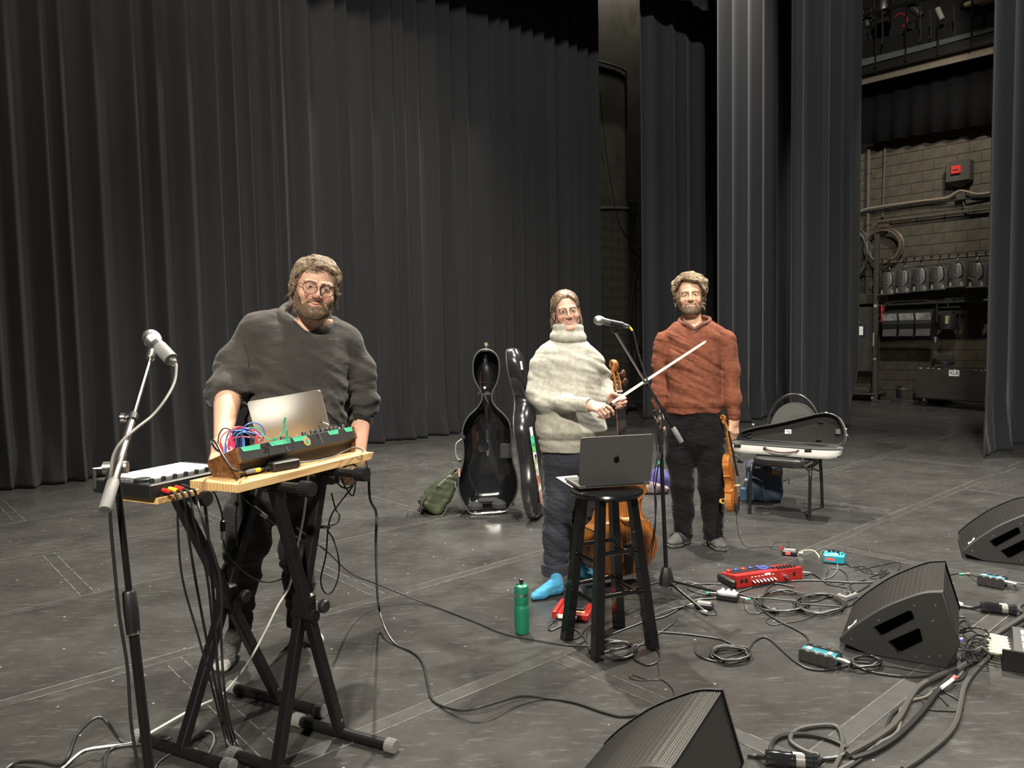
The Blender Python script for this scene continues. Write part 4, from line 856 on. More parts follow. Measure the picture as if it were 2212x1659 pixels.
SOCK = cloth_mat('speckled_grey_sock', (.10, .10, .095), .95, .2, 900, .4, .7, 160.)
for an, he, to in ((L(507, 1372, .0), P1.W(G(506, 1412)), P1.W(G(474, 1458))), (L(641, 1330, .13), P1.W(G(641, 1372)), P1.W(G(694, 1396)))):
    f, lo, hi, d_, Ln = foot(P1, an, he, to); so = sdf_obj('sock', f, lo, hi, .0055, SOCK, P1.t); tc = to-d_*.03
    sdf_obj('sock_toe', lambda X: smax(f(X)-.0012, .042-((X-(to-d_*.075)) @ d_)*1., .004) if False else smax(f(X)-.0012, -((X-(to-d_*.052)) @ d_), .004), lo, hi, .0055, cloth_mat('pale_sock_toe', (.46, .45, .42), .95), so)
# ------------------------------------------------------------------ person in the middle: cream turtleneck
P2 = Person('person in a cream turtleneck sweater and blue socks holding a cello neck and a bow', (.295, 4.30)); L = P2.L
SK2 = (.52, .315, .235)
KNIT = cloth_mat('cream_boucle_knit', (.38, .365, .31), .95, .35, 260, .75, .16, 45., wr=.12, ws=6.)
o2 = dict(skin=SK2, smile=.95, eye=.0042, w=.97, neck=.050, lip=(.45, .18, .16), lipw=.6, brow='brown', iris='brown', gap=.0035, teeth=True, nose=.0055)
ntk = L(1226, 760, .0)
hp, sdf2, toh2, fr2, c2, R2 = make_head(P2, o2, (1227.5, 673), -.08, .12, .05, -.12, .93, ntk)
def reg2(Q):
    x, y, z = Q[:, 0], Q[:, 1], Q[:, 2]; A = np.abs(x); hl = .078-np.clip(A-.02, 0, 1)*1.0; f = np.where(y < -.015, np.where(A > .062, .010-z, hl-z), np.where((A > .064) & (y < .03), .012-z, -.075-z)); return np.clip(f, -.03, .03).astype(np.float32)
def flow2(Q): x, y, z = Q[:, 0], Q[:, 1], Q[:, 2]; return np.stack([np.sign(x)*.25, .9*np.ones_like(x), np.where(np.abs(x) > .05, -.55, -.1)], 1)
make_hair(P2, sdf2, toh2, fr2, c2, .93, reg2, lambda Q: (.006+.008*np.clip(Q[:, 2]/.08, 0, 1)).astype(np.float32), flow2, (.085, .052, .026), (.30, .205, .11), 1100, 8, .011, lambda k: .0008+.0015*k, .0013, 6, jitter=.12, disp=.002)
# low bun and stray strands
rng = np.random.default_rng(21); hm = hair_mat(); wv = MB()
for i in range(70):
    s = -1 if i % 2 else 1; b = np.array([s*.072, .03+.02*rng.random(), -.02-.04*rng.random()]); e = b+np.array([s*(.008+.022*rng.random()), .01*rng.normal(), -.02-.045*rng.random()]); m_ = (b+e)/2+np.array([s*.014*rng.random(), .01*rng.normal(), .012*rng.normal()]); wv.tube([fr2(p) for p in crom([b, m_, e], 4)], .0006, 3)
for i in range(60):
    a = rng.random()*6.28; r = .022+.006*rng.random(); ph = np.linspace(0, 3.5, 9); wv.tube([fr2((r*math.cos(a+q)*1.1, .108+.012*math.sin(q*2+i), -.03+r*math.sin(a+q))) for q in ph], .0022, 4)
for i in range(14): x0 = -.062-.006*rng.random(); wv.tube([fr2(p) for p in crom([(x0, .045, -.045), (x0-.004, .05, -.085), (x0+.006*rng.normal(), .048, -.125-.02*rng.random())], 4)], .0017, 4)
wo = wv.build('stray_hair', hm, P2.t); ca = wo.data.color_attributes.new('Col', 'FLOAT_COLOR', 'POINT'); ca.data.foreach_set('color', np.tile(np.array([.17, .11, .06, 1], np.float32), (len(wo.data.vertices), 1)).ravel())
glasses(P2, fr2, .93, mat('bronze_wire', (.30, .2, .15), .3, .9), 'square', .0008, lens_mat(), .0245, .020)
fcol = hand_cols(SK2)
# hands: right hand pinches the bow, left hand wraps the cello neck
BOW0 = P2.L(1309, 878, -.36); NECKP = P2.L(1331, 870, -.08)
w2 = L(1272, 876, -.30); e2 = L(1180, 868, -.10)
h2 = hand_fn(w2, L(1300, 881, -.36)-w2, L(1285, 860, -.40)-L(1285, 880, -.36), 1, [(.35, .75, .6), (.75, 1.1, .8), (.85, 1.2, .8), (.95, 1.2, .8)], [(.85, .35, .1), (.95, .0, .25), (.95, -.25, .35)], .93, e2, re=.035)
w3 = L(1312, 862, -.02); e3 = L(1306, 800, .08)
h3 = hand_fn(w3, L(1342, 866, -.06)-w3, (.05, .95, .3), -1, [(.55, 1.35, .7), (.6, 1.4, .7), (.65, 1.4, .7), (.7, 1.4, .7)], [(.7, .6, .5), (.75, .35, .6), (.8, .1, .7)], .95, None)
pieces = [hp]
for q in (h2, h3): V, F = nets(q[0], q[1], q[2], .0030); pieces.append((V, F, fcol(V.astype(np.float32))))
core = lambda X: np.minimum(loftd(X, [P2.row(735, 1195, 1255, .06), P2.row(790, 1175, 1285, .08), P2.row(960, 1180, 1275, .08), P2.row(1000, 1180, 1280, .08)]), np.minimum(chain(X, [L(1206, 990), L(1203, 1120), L(1200, 1238)], [.06, .045, .033]), chain(X, [L(1262, 990, .1), L(1255, 1120, .2), L(1250, 1215, .22)], [.06, .045, .033])))
pieces.append(meshc(core, L(1160, 1270)+np.array([-.05, -.2, -.03]), L(1300, 720)+np.array([.05, .35, .03]), .014, fcol)); body_join(P2, pieces)
rows2 = [P2.row(718, 1203, 1252, .065, .02), P2.row(731, 1190, 1258, .08, .02), P2.row(743, 1171, 1276, .095, .02), P2.row(757, 1160, 1288, .11, .01), P2.row(775, 1156, 1295, .125, 0), P2.row(800, 1157, 1298, .135, 0), P2.row(850, 1160, 1300, .15, -.01), P2.row(900, 1158, 1305, .16, -.02), P2.row(928, 1156, 1312, .165, -.02), P2.row(945, 1160, 1300, .15, -.01), P2.row(972, 1168, 1280, .14, 0)]
s0, s1, s2 = L(1171, 788, .0), L(1163, 850, -.04), L(1180, 868, -.10); s3 = L(1270, 876, -.30); r0, r1, r2 = L(1282, 785, .02), L(1297, 824, .08), L(1313, 858, .0)
def sweater2(X):
    d = loftd(X, rows2); d = smin(d, chain(X, [s0, s1, s2], [.070, .066, .060], .04), .03); d = smin(d, chain(X, [s1, s2, (s2+s3)/2, s3], [.060, .058, .050, .041], .03), .018); d = smin(d, chain(X, [r0, r1, r2], [.066, .058, .048], .04), .03)
    d = d+.010*folds(X, (.3, .1, .95), 38, 1.8, 2.)+.010*vnoise(X*9.)+.0022*vnoise(X*120)
    z = X[:, 2]; hem = L(1200, 946)[2]; d = d+.006*np.exp(-((z-hem)/.012)**2)
    d = smax(d, -rcone(X, s3+(s3-s2)/np.linalg.norm(s3-s2)*.052, s3+(s3-s2)/np.linalg.norm(s3-s2)*.2, .05, .06), .004); d = smax(d, -rcone(X, L(1322, 866, -.02), L(1350, 872, -.06), .028, .05), .004); return d
sdf_obj('sweater', sweater2, L(1140, 975)+np.array([-.06, -.42, -.005]), L(1318, 715)+np.array([.09, .28, .03]), .0075, KNIT, P2.t)
cc2 = L(1227, 724, .01)
def collar2(X):
    Q = X-cc2; r = np.hypot(Q[:, 0], Q[:, 1]*1.08); a = np.arctan2(Q[:, 1], Q[:, 0]); tl = Q[:, 0]*-.05; R = .071
    d1 = np.sqrt((r-R)**2+np.clip(np.abs(Q[:, 2]-tl-.020-.016*(Q[:, 1] > 0)*(Q[:, 1]*10))-.025, 0, 1)**2)-.017; d2 = np.sqrt((r-R-.012)**2+((Q[:, 2]-tl+.012)*.7)**2)-.021; return smin(d1, d2, .008)+.004*vnoise(X*18)+.0018*vnoise(X*120)
sdf_obj('turtleneck_collar', collar2, cc2-np.array([.13, .13, .08]), cc2+np.array([.13, .13, .13]), .0055, KNIT, P2.t)
SLACK = cloth_mat('navy_slate_twill', (.030, .032, .042), .85, .2, 1500, .12, .15, 6.)
def slacks2(X):
    d = loftd(X, [P2.row(955, 1172, 1288, .125), P2.row(1000, 1172, 1290, .125), P2.row(1025, 1190, 1275, .09), P2.row(1050, 1212, 1252, .04)]); d = smin(d, chain(X, [L(1210, 1000, 0), L(1207, 1080, -.01), L(1203, 1150, 0), L(1200, 1236, .0)], [.092, .088, .080, .070], .04), .03); d = smin(d, chain(X, [L(1258, 1000, .04), L(1256, 1080, .12), L(1252, 1140, .18), L(1250, 1210, .22)], [.09, .082, .072, .062], .04), .03)
    lowz = np.clip((L(1200, 990)[2]-X[:, 2])*4, 0, 1); d = d+.013*folds(X, (.55, .1, .85), 44, 1.9, 7.)*lowz+.006*vnoise(X*10); d = smax(d, -(X[:, 2]-(L(1200, 1238)[2]+.0)*1.0-(X[:, 1] > .12)*.02), .004); return d
sdf_obj('trousers', slacks2, L(1160, 1245)+np.array([-.04, -.22, -.02]), L(1300, 955)+np.array([.06, .42, .02]), .0075, SLACK, P2.t)
def cuff2(X): Q = X-L(1200.5, 1226, .0); r = np.hypot(Q[:, 0], Q[:, 1]*.98); return np.maximum(np.abs(r-.074)-.009, np.abs(Q[:, 2])-.030)-.003+.003*vnoise(X*15)
k = L(1200, 1226, 0); sdf_obj('turned_up_cuff', cuff2, k-np.array([.11, .11, .05]), k+np.array([.11, .11, .05]), .0055, SLACK, P2.t)
BSOCK = cloth_mat('bright_blue_sock', (.055, .25, .42), .9, .25, 800, .25, .08, 30.)
for an, he, to in ((L(1199, 1232, .0), P2.W(G(1216, 1284)), P2.W(G(1141, 1298))), (L(1250, 1208, .22), P2.W(G(1247, 1247)), P2.W(G(1286, 1256)))):
    f, lo, hi, d_, Ln = foot(P2, an, he, to, .86); sdf_obj('sock', f, lo, hi, .0055, BSOCK, P2.t)
d2_, n2_, s2_ = h2[5]; rp = h2[3][1][0]; q0 = (rp[0]*.35+rp[1]*.65); ax_ = (rp[1]-rp[0])/np.linalg.norm(rp[1]-rp[0]); MB().lathe([(.0100, -.002), (.0108, -.002), (.0108, .002), (.0100, .002)], 16, q0, ax_).build('ring', CHR, P2.t)
# ------------------------------------------------------------------ person at the right: rust sweater
P3 = Person('person in a rust sweater and black trousers holding a violin down at the side', (1.25, 5.11)); L = P3.L
SK3 = (.53, .325, .22); RUST = cloth_mat('rust_wool_knit', (.158, .053, .030), .95, .0, 420, .5, .22, 30., wr=.22, ws=9.)
o3 = dict(skin=SK3, smile=.8, eye=.0032, w=1.0, neck=.060, lip=(.46, .20, .16), lipw=.6, brow='fair', iris='brown', gap=.0042, teeth=True)
ntk = L(1499, 735, .02)
hp, sdf3, toh3, fr3, c3, R3 = make_head(P3, o3, (1491.5, 637), -.09, .03, .0, -.03, 1.05, ntk)
def reg3(Q):
    x, y, z = Q[:, 0], Q[:, 1], Q[:, 2]; A = np.abs(x); hl = .078+.30*np.clip(-x-.01, -.04, .05)-np.clip(A-.052, 0, 1)*1.8; f = np.where(y < -.02, hl-z, np.where((A > .062) & (y < .035), -.018-z, -.07-z)); return np.clip(f, -.03, .03).astype(np.float32)
def flow3(Q): x, y, z = Q[:, 0], Q[:, 1], Q[:, 2]; return np.stack([np.where(z > .045, .9, np.sign(x)*.25), np.where(y < .0, -.35, .9), np.where(z > .07, .15, -.35)], 1)
make_hair(P3, sdf3, toh3, fr3, c3, 1.05, reg3, lambda Q: (.008+.024*np.clip((Q[:, 2]-.0)/.08, 0, 1)+.006*np.clip((np.abs(Q[:, 0])-.045)/.03, 0, 1)).astype(np.float32), flow3, (.11, .075, .042), (.40, .30, .175), 2600, 9, .0085, lambda k: .001+.006*k, .0013, 9, jitter=.30, disp=.011, dfreq=34.)
def breg3(Q):
    x, y, z = Q[:, 0], Q[:, 1], Q[:, 2]; A = np.abs(x); top = np.where(A < .030, -.0515, -.0515-np.clip(A-.030, 0, .018)*1.6+np.clip(A-.05, 0, 1)*2.2); f = z-top; f = np.maximum(f, y-.012); m = .0165-np.sqrt((x/1.75)**2+((z+.0645)/.75)**2); f = np.maximum(f, m); f = np.maximum(f, -.125-z); f = np.maximum(f, np.where(z > -.09, -1, y+.035)); return f.astype(np.float32)
make_beard(P3, sdf3, toh3, c3, 1.05, breg3, lambda Q: (.0012+.0065*np.clip((-.07-Q[:, 2])/.04, 0, 1)).astype(np.float32), (.050, .032, .016), (.19, .125, .060), 3200, 8)
fcol = hand_cols(SK3)
w4 = L(1585, 905, -.04); VN = L(1569, 945, -.10)
h4 = hand_fn(w4, L(1584, 950, -.06)-w4, (.55, -.72, .2), 1, [(.55, .75, .35), (.5, .7, .35), (.42, .6, .3), (.35, .5, .3)], [(.75, .35, .5), (.85, .0, .5), (.85, -.2, .5)], 1.02, L(1584, 850, -.02), re=.04)
w5 = L(1424, 900, .0); h5 = hand_fn(w5, L(1436, 935, .02)-w5, (-.9, -.3, 0), -1, [(.3, .4, .3)]*4, [(.8, .4, .3), (.9, .2, .3), (.9, .1, .3)], 1.02, L(1420, 850, .02), re=.04)
pieces = [hp]
for q in (h4, h5): V, F = nets(q[0], q[1], q[2], .0032); pieces.append((V, F, fcol(V.astype(np.float32))))
core = lambda X: np.minimum(loftd(X, [P3.row(700, 1470, 1530, .07), P3.row(760, 1450, 1550, .09), P3.row(880, 1450, 1550, .09), P3.row(920, 1455, 1550, .09)]), np.minimum(chain(X, [L(1475, 910), L(1475, 1030), L(1475, 1140)], [.07, .05, .036]), chain(X, [L(1530, 910), L(1538, 1030), L(1540, 1150)], [.07, .05, .036])))
pieces.append(meshc(core, L(1410, 1175)+np.array([-.05, -.25, -.03]), L(1590, 690)+np.array([.05, .25, .03]), .014, fcol)); body_join(P3, pieces)
rows3 = [P3.row(684, 1473, 1529, .08, .03), P3.row(691, 1465, 1537, .09, .03), P3.row(699, 1451, 1551, .10, .02), P3.row(709, 1438, 1565, .115, .02), P3.row(724, 1431, 1573, .125, .015), P3.row(740, 1433, 1570, .13, .01), P3.row(790, 1438, 1560, .135, 0), P3.row(850, 1440, 1561, .14, 0), P3.row(872, 1437, 1563, .14, 0), P3.row(892, 1436, 1564, .14, 0)]
q0, q1, q2, q3 = L(1436, 735, .01), L(1426, 790, .02), L(1424, 840, .01), L(1424, 874, .0); u0, u1, u2, u3 = L(1567, 735, .01), L(1578, 800, .0), L(1582, 860, -.03), L(1584, 901, -.04)
NB = L(1500.5, 689.5, .015)
def sweater3(X):
    d = loftd(X, rows3); d = smin(d, chain(X, [q0, q1, q2, q3], [.072, .052, .048, .046], .04), .015); d = smin(d, chain(X, [u0, u1, u2, u3], [.072, .057, .054, .046], .04), .015)
    d = d+.010*folds(X, (.45, .1, .85), 42, 1.9, 4.)+.009*vnoise(X*9.)+.0014*vnoise(X*140); z = X[:, 2]; hem = L(1500, 876)[2]; below = (z < hem)*(np.abs(X[:, 0]-L(1500, 800)[0]) < .24); a = np.arctan2(X[:, 1], X[:, 0]-L(1500, 800)[0]); d = d+below*.004-.005*np.exp(-((z-hem-.03)/.02)**2)
    zc = L(1424, 852)[2]; d = d-.006*np.exp(-((z-zc)/.012)**2)*(X[:, 0] < L(1445, 800)[0]); zc = L(1584, 893)[2]; d = d+.003*(z < zc)*(X[:, 0] > L(1567, 800)[0])
    d = smax(d, -rcone(X, L(1424, 887, 0)+np.array([0, 0, -.05]), L(1426, 930, 0), .07, .07), .005); d = smax(d, -rcone(X, u3+np.array([0, 0, -.075]), u3+np.array([0, -.02, -.3]), .062, .07), .005); ex = X[:, 0]-NB[0]; ey = X[:, 1]-NB[1]; zr = NB[2]+ey*.30-.035*np.clip(1-np.abs(ex)/.045, 0, 1)*(ey < -.03)-.030; d = smax(d, -np.maximum((np.sqrt((ex/.099)**2+(ey/np.where(ey < 0, .116, .080))**2)-1)*.08, zr-X[:, 2]), .006); return d
sdf_obj('sweater', sweater3, L(1405, 912)+np.array([-.05, -.22, -.01]), L(1600, 685)+np.array([.05, .22, .03]), .0075, RUST, P3.t)
nb = []
for i in range(48):
    q = 2*PI*i/48; ex, ey = .100*math.cos(q), (.118 if math.sin(q) < 0 else .083)*math.sin(q); nb.append(NB+np.array([ex, ey, ey*.30-.030*max(0, 1-abs(ex)/.045)*(ey < -.03)-.004]))
MB().tube(nb, .0130, 8, closed=True).build('neckband', mat('rust_rib', (.12, .046, .030), .95, bump=.6, bscale=260), P3.t)
BTR = cloth_mat('black_corduroy', (.0045, .0043, .0045), .85, .35, 1200, .2, .2, 6.)
def trousers3(X):
    d = loftd(X, [P3.row(870, 1440, 1562, .125), P3.row(920, 1437, 1566, .13), P3.row(955, 1440, 1566, .125), P3.row(985, 1462, 1542, .08), P3.row(1000, 1485, 1515, .03)]); d = smin(d, chain(X, [L(1470, 940), L(1470, 985), L(1473, 1045, -.01), L(1476, 1100, .02), L(1476, 1148, .03)], [.10, .096, .078, .072, .068], .04), .02); d = smin(d, chain(X, [L(1533, 940), L(1534, 985), L(1537, 1050, -.01), L(1539, 1100, .02), L(1540, 1155, .0)], [.10, .096, .084, .072, .070], .04), .02)
    d = d+.010*folds(X, (.4, .1, .9), 40, 1.8, 11.)*np.clip((L(0, 980)[2]-X[:, 2])*3, .25, 1)+.004*vnoise(X*10); d = smax(d, .045-X[:, 2], .005); return d
sdf_obj('trousers', trousers3, L(1435, 1165)+np.array([-.03, -.2, -.02]), L(1568, 868)+np.array([.03, .2, .02]), .008, BTR, P3.t)
CLOG = mat('black_leather_clog', (.035, .033, .032), .5, bump=.15, bscale=200); CLOGT = mat('grey_felt_toe', (.05, .048, .046), .9, var=.25, vscale=60, bump=.3, bscale=300); SOLE = mat('grey_sole', (.07, .068, .062), .8, var=.2)
for an, he, to in ((L(1476, 1140, .03), P3.W(G(1486, 1172)), P3.W(G(1443, 1184))), (L(1541, 1148, .0), P3.W(G(1534, 1170)), P3.W(G(1562, 1193)))):
    f, lo, hi, d_, Ln = foot(P3, an+np.array([0, 0, -.02]), he, to, 1.16); so = sdf_obj('shoe', lambda X: smax(f(X), (X[:, 2]-.105), .01), lo, hi, .006, CLOG, P3.t)
    sdf_obj('toe_panel', lambda X: smax(smax(f(X)-.0025, -((X-(to-d_*.10)) @ d_), .006), .028-X[:, 2], .004), lo, hi, .006, CLOGT, so)
    sdf_obj('sole', lambda X: smax(smin(f(X)-.006, 1.+0*X[:, 0], .01), X[:, 2]-.020, .003), lo, hi, .006, SOLE, so)
    md = he+d_*Ln*.52; sd = np.array([-d_[1], d_[0], 0]); MB().tube(crom([md+sd*.058+ZA*.03, md+sd*.045+ZA*.065, md+ZA*.082, md-sd*.045+ZA*.065, md-sd*.058+ZA*.03], 5), .012, 8, flat=.35).build('strap', CLOG, so)
# ================================================================== WORKSTATION AT THE LEFT
TT = np.array([.8932, -.4497, 0]); WW = np.array([.4497, .8932, 0])
def wood(name, c1, c2, ax, scale=9., rough=.5):
    m = bpy.data.materials.new(name); m.use_nodes = True; nt = m.node_tree; N = nt.nodes; Lk = nt.links; b = N['Principled BSDF']; b.inputs['Roughness'].default_value = rough
    tc = N.new('ShaderNodeTexCoord'); mp = N.new('ShaderNodeMapping'); mp.inputs['Scale'].default_value = ax; Lk.new(tc.outputs['Object'], mp.inputs['Vector'])
    n = N.new('ShaderNodeTexNoise'); n.inputs['Scale'].default_value = scale; n.inputs['Detail'].default_value = 6; n.inputs['Distortion'].default_value = .8; Lk.new(mp.outputs[0], n.inputs['Vector'])
    w = N.new('ShaderNodeTexWave'); w.inputs['Scale'].default_value = scale*.5; w.inputs['Distortion'].default_value = 6; w.inputs['Detail'].default_value = 3; Lk.new(mp.outputs[0], w.inputs['Vector'])
    mx = N.new('ShaderNodeMath'); mx.operation = 'MULTIPLY_ADD'; mx.inputs[1].default_value = .45; Lk.new(w.outputs['Fac'], mx.inputs[0]); Lk.new(n.outputs['Fac'], mx.inputs[2])
    r = N.new('ShaderNodeValToRGB'); Lk.new(mx.outputs[0], r.inputs[0]); r.color_ramp.elements[0].position = .35; r.color_ramp.elements[1].position = .95; r.color_ramp.elements[0].color = tuple(c1)+(1,); r.color_ramp.elements[1].color = tuple(c2)+(1,); Lk.new(r.outputs[0], b.inputs['Base Color']); return m
PINE = wood('pine_board', (.70, .48, .23), (.47, .27, .105), (14, 1.6, 14), 4.); WALNUT = wood('brown_side_wood', (.17, .075, .028), (.085, .034, .012), (3, 14, 14), 4., .35)
def ribbed_cap(mb, a, d, L_, r, n=18):
    a = np.array(a); d = np.array(d)/np.linalg.norm(d); k = np.cross(d, ZA); k = k/np.linalg.norm(k); z = np.cross(k, d)
    mb.tube([a, a+d*L_], r*.94, 20)
    for i in range(n):
        q = 2*PI*i/n; c = a+d*L_*.5+(k*math.cos(q)+z*math.sin(q))*r*.95; mb.box(c, (L_*.94, r*.14, r*.2), (d, np.cross(k*math.cos(q)+z*math.sin(q), d), k*math.cos(q)+z*math.sin(q)))
    return mb
def xstand(near, far, ztop, label, feet, arms):
    """near/far: floor points of the two foot tubes' leg joints"""
    near = np.array(near[:2]+(0,), float) if isinstance(near, tuple) else near; o = (near+far)/2; t = thing('keyboard_stand', label, 'stand', (o[0], o[1], 0), rot=(TT, WW, ZA)); half = np.linalg.norm(far-near)/2
    for s, (f0, f1), ar in ((-1, feet[0], arms[0]), (1, feet[1], arms[1])):
        y = s*half; leg = MB(); a = np.array([0, y, .03]); b = np.array([0, -y, ztop]); d = (b-a)/np.linalg.norm(b-a); x = np.array([1., 0, 0]); nn = np.cross(d, x); off = np.array([s*.019, 0, 0])
        lo = leg.box((a+b)/2+off, (.036, .036, np.linalg.norm(b-a)), (x, nn, d), .004).build('leg', BLK, t, False)
        ft = MB().tube([(f0, y, .022), (f1, y, .022)], .019, 16).build('foot_tube', BLK, t)
        for e, sg in ((f0, -1), (f1, 1)): ribbed_cap(MB(), (e-sg*.03, y, .024), (sg, 0, 0), .04, .0235).build('rubber_end', GREYR, ft)
        am = MB().tube([(ar[0], -y, ztop+.004), (ar[1], -y, ztop+.004)], .0165, 16).build('support_arm', BLK, t)
        for e, sg in ((ar[0], -1), (ar[1], 1)):
            ribbed_cap(MB(), (e-sg*.035, -y, ztop+.004), (sg, 0, 0), .045, .0245).build('rubber_end', BLKP, am)
        MB().cyl((s*.038+off[0]*0, y*.93, .075), (s*.04, y*.93, .075), .006, n=8).build('rivet', STEEL, t)
    zc = (ztop+.03)/2; MB().cyl((-.045, 0, zc), (.05, 0, zc), .022, n=16).build('pivot_bolt', BLK, t); MB().lathe([(.02, 0), (.024, .006), (.024, .018), (.018, .024)], 16, (.05, .03, zc+.03), (1, 0, 0)).build('lock_knob', BLKP, t)
    MB().box((-.0, .0, zc+.035), (.075, .05, .09), bev=.008).build('pivot_plate', BLK, t)
    return t
lA2, lA1, lB4, lB3 = np.array([-1.176, 2.584, 0]), np.array([-.982, 2.969, 0]), np.array([-.80, 2.461, 0]), np.array([-.675, 2.709, 0])
xstand(lA2, lA1, .935, 'black folding X stand under the grid controller at far left', [(-.25, .22), (-.24, .25)], [(-.20, .20), (-.12, .16)])
xstand(lB4, lB3, .985, 'black folding X stand under the pine plank that holds the synthesizer', [(-.23, .22), (-.19, .26)], [(-.16, .17), (-.16, .17)])
# main plank
N0 = np.array([-.834, 2.267]); ZP = 1.03
pk = thing('wooden_plank', 'pale pine plank carrying the synthesizer and its power brick', 'plank', (N0[0], N0[1], ZP-.024), rot=(TT, WW, ZA))
MB().loft([[(0, y0, 0), (0, y0, .024), (-.205, y0, .024), (-.205, y0, 0)] for y0 in (0,)]+[[(0, .655, 0), (0, .673, .024), (-.205, .673, .024), (-.205, .655, 0)]]).build('board', PINE, pk, False)
# controller board, controller
Lc = np.array([-1.386, 2.47]); b2 = thing('wooden_board', 'short pine board under the grid controller', 'plank', (Lc[0], Lc[1], .953), rot=(TT, WW, ZA))
MB().box((.18, .24, .011), (.21, .44, .022), bev=.002).build('board', PINE, b2, False)
ct = thing('grid_controller', 'flat black controller with a bright white pad surface beside the synthesizer', 'controller', (Lc[0], Lc[1], .975), rot=(TT, WW, ZA))
MB().box((.14, .185, .0225), (.28, .37, .045), bev=.004).build('body', BLKP, ct, False)
for i in range(8):
    for j in range(8): MB().box((.030+i*.0235, .075+j*.0345, .0465), (.0222, .0332, .004), bev=.0012).build('pad', mat('white_pad', (.86, .86, .84), .4), ct, False)
for k in range(8): kn = MB().lathe([(.0075, 0), (.0075, .010), (.0065, .014)], 14, (.252, .03+k*.043, .045)).build('knob', BLKP, ct)
MB().lathe([(.026, 0), (.026, .009), (.023, .012)], 24, (.205, .032, .045)).build('jog_wheel', BLKP, ct)
for k in range(6): MB().box((.03+k*.024, .032, .0458), (.016, .012, .002), bev=.0006).build('button', mat('dim_button', (.05, .05, .05), .5), ct, False)
# RCA plugs at the controller's near side
for k, (m, px) in enumerate(((RED, 352), (YEL, 366), (RED, 378), (BLKP, 392))):
    Fk = np.array([-1.126, 2.367, .997])+WW*(.018+.024*k); a = Fk+TT*.042-ZA*.004; b = Fk+TT*.004; t = thing('cable_plug', ['red plug at the corner of the controller, nearest the mic stand', 'yellow plug between two red plugs on the controller', 'second red plug on the controller, beside the yellow one', 'black plug on the controller next to the pine plank'][k], 'plug', a)
    MB().tube([(0, 0, 0), (b-a)*.9, b-a], [.006, .0072, .0062], 10).build('sleeve', m, t); r_ = [MB().lathe([(.0075, -.0008), (.0075, .0008)], 10, (b-a)*f, b-a).build('grip_rib', m, t) for f in (.2, .4, .6)]
    end = [(470, 1350), (480, 1400), (497, 1490), (505, 1560)][k]; pts = [a, a+TT*.02-ZA*.006, a+TT*.032-ZA*.04, D(px+32+k*5, 1130, 2.37), D(px+42+k*14, 1250, 2.4), D(430+k*16, 1380, 2.43), D(462+k*8, 1500, 2.43), G(485+k*7, 1590, .03), G(500+k*12, 1652, .006), G(520+k*14, 1720, .006)]
    tag(MB().tube(crom(pts, 8), .0042 if k else .0036, 8).build('audio_cable', RUB), ['black cable falling from the first red plug past the X stand', 'black cable falling from the yellow plug past the X stand', 'black cable falling from the second red plug past the X stand', 'black cable falling from the black plug by the plank'][k], 'cable')
# laptop behind the synth on its own little shelf
lb = MB().box((-.83, 2.99, .963), (.36, .26, .02), (TT, WW, ZA), .002).build('shelf_board', PINE, None, False); tag(lb, 'narrow pine shelf behind the synthesizer under the silver laptop', 'plank')
ALU = mat('silver_aluminium', (.62, .60, .57), .28, 1.); ALUG = mat('space_grey_aluminium', (.20, .195, .19), .38, .85); KEYB = mat('keyboard_black', (.015, .015, .015), .5)
def laptop(label, hinge0, hinge1, up, m, base_dir, Ht=.2212, logo=False):
    """hinge0->hinge1 along the hinge (photo left to right), up: lid direction"""
    h0 = np.array(hinge0); h1 = np.array(hinge1); X = (h1-h0); w_ = np.linalg.norm(X); X /= w_; up = np.array(up); up = up-(up @ X)*X; up /= np.linalg.norm(up); bd = np.array(base_dir); bd = bd-(bd @ X)*X; bd /= np.linalg.norm(bd); o = (h0+h1)/2
    t = thing('laptop', label, 'laptop', o, rot=(X, bd, np.cross(X, bd))); T = lambda v: np.array([v @ X, v @ bd, v @ np.cross(X, bd)]); U = T(up); Nn = np.cross(np.array([1., 0, 0]), U)
    def slab(n0, n1, ax1, off, rad=.012):
        pts = []
        for cx_, cy_, a0 in ((w_/2-rad, rad, -90), (w_/2-rad, Ht-rad, 0), (-w_/2+rad, Ht-rad, 90), (-w_/2+rad, rad, 180)):
            for k in range(6): q = math.radians(a0+k*18); pts.append((cx_+rad*math.cos(q), cy_+rad*math.sin(q)))
        return pts
    P = slab(0, 0, 0, 0); MB().prism(P, -.0035, .0035, ((0, 0, .011), (1, 0, 0), tuple(U), tuple(Nn))).build('lid', m, t, True, 40)
    MB().prism(P, 0, .011, ((0, 0, -.003), (1, 0, 0), (0, 1, 0), (0, 0, 1))).build('base', m, t, True, 40)
    MB().box((0, Ht*.42, .0085), (w_*.88, Ht*.42, .001)).build('keyboard', KEYB, t, False); MB().box((0, Ht*.80, .0085), (w_*.42, Ht*.3, .0006)).build('trackpad', m, t, False); MB().cyl((-w_*.4, .0, .008), (w_*.4, .0, .008), .0045).build('hinge', KEYB, t)
    sc_ = MB().prism([(x*.96, .006+(y-.006)*.955) for x, y in P], .0036, .0042, ((0, 0, .011), (1, 0, 0), tuple(U), tuple(Nn if Nn[1] > 0 else -Nn))).build('screen', BLKG, t, False)
    return t, X, up, Nn, U
laptop('silver laptop standing open behind the synthesizer', D(566, 985, 2.985), D(722, 962, 2.93), (0, -.18, 1), ALU, (.1, 1, 0), .215)
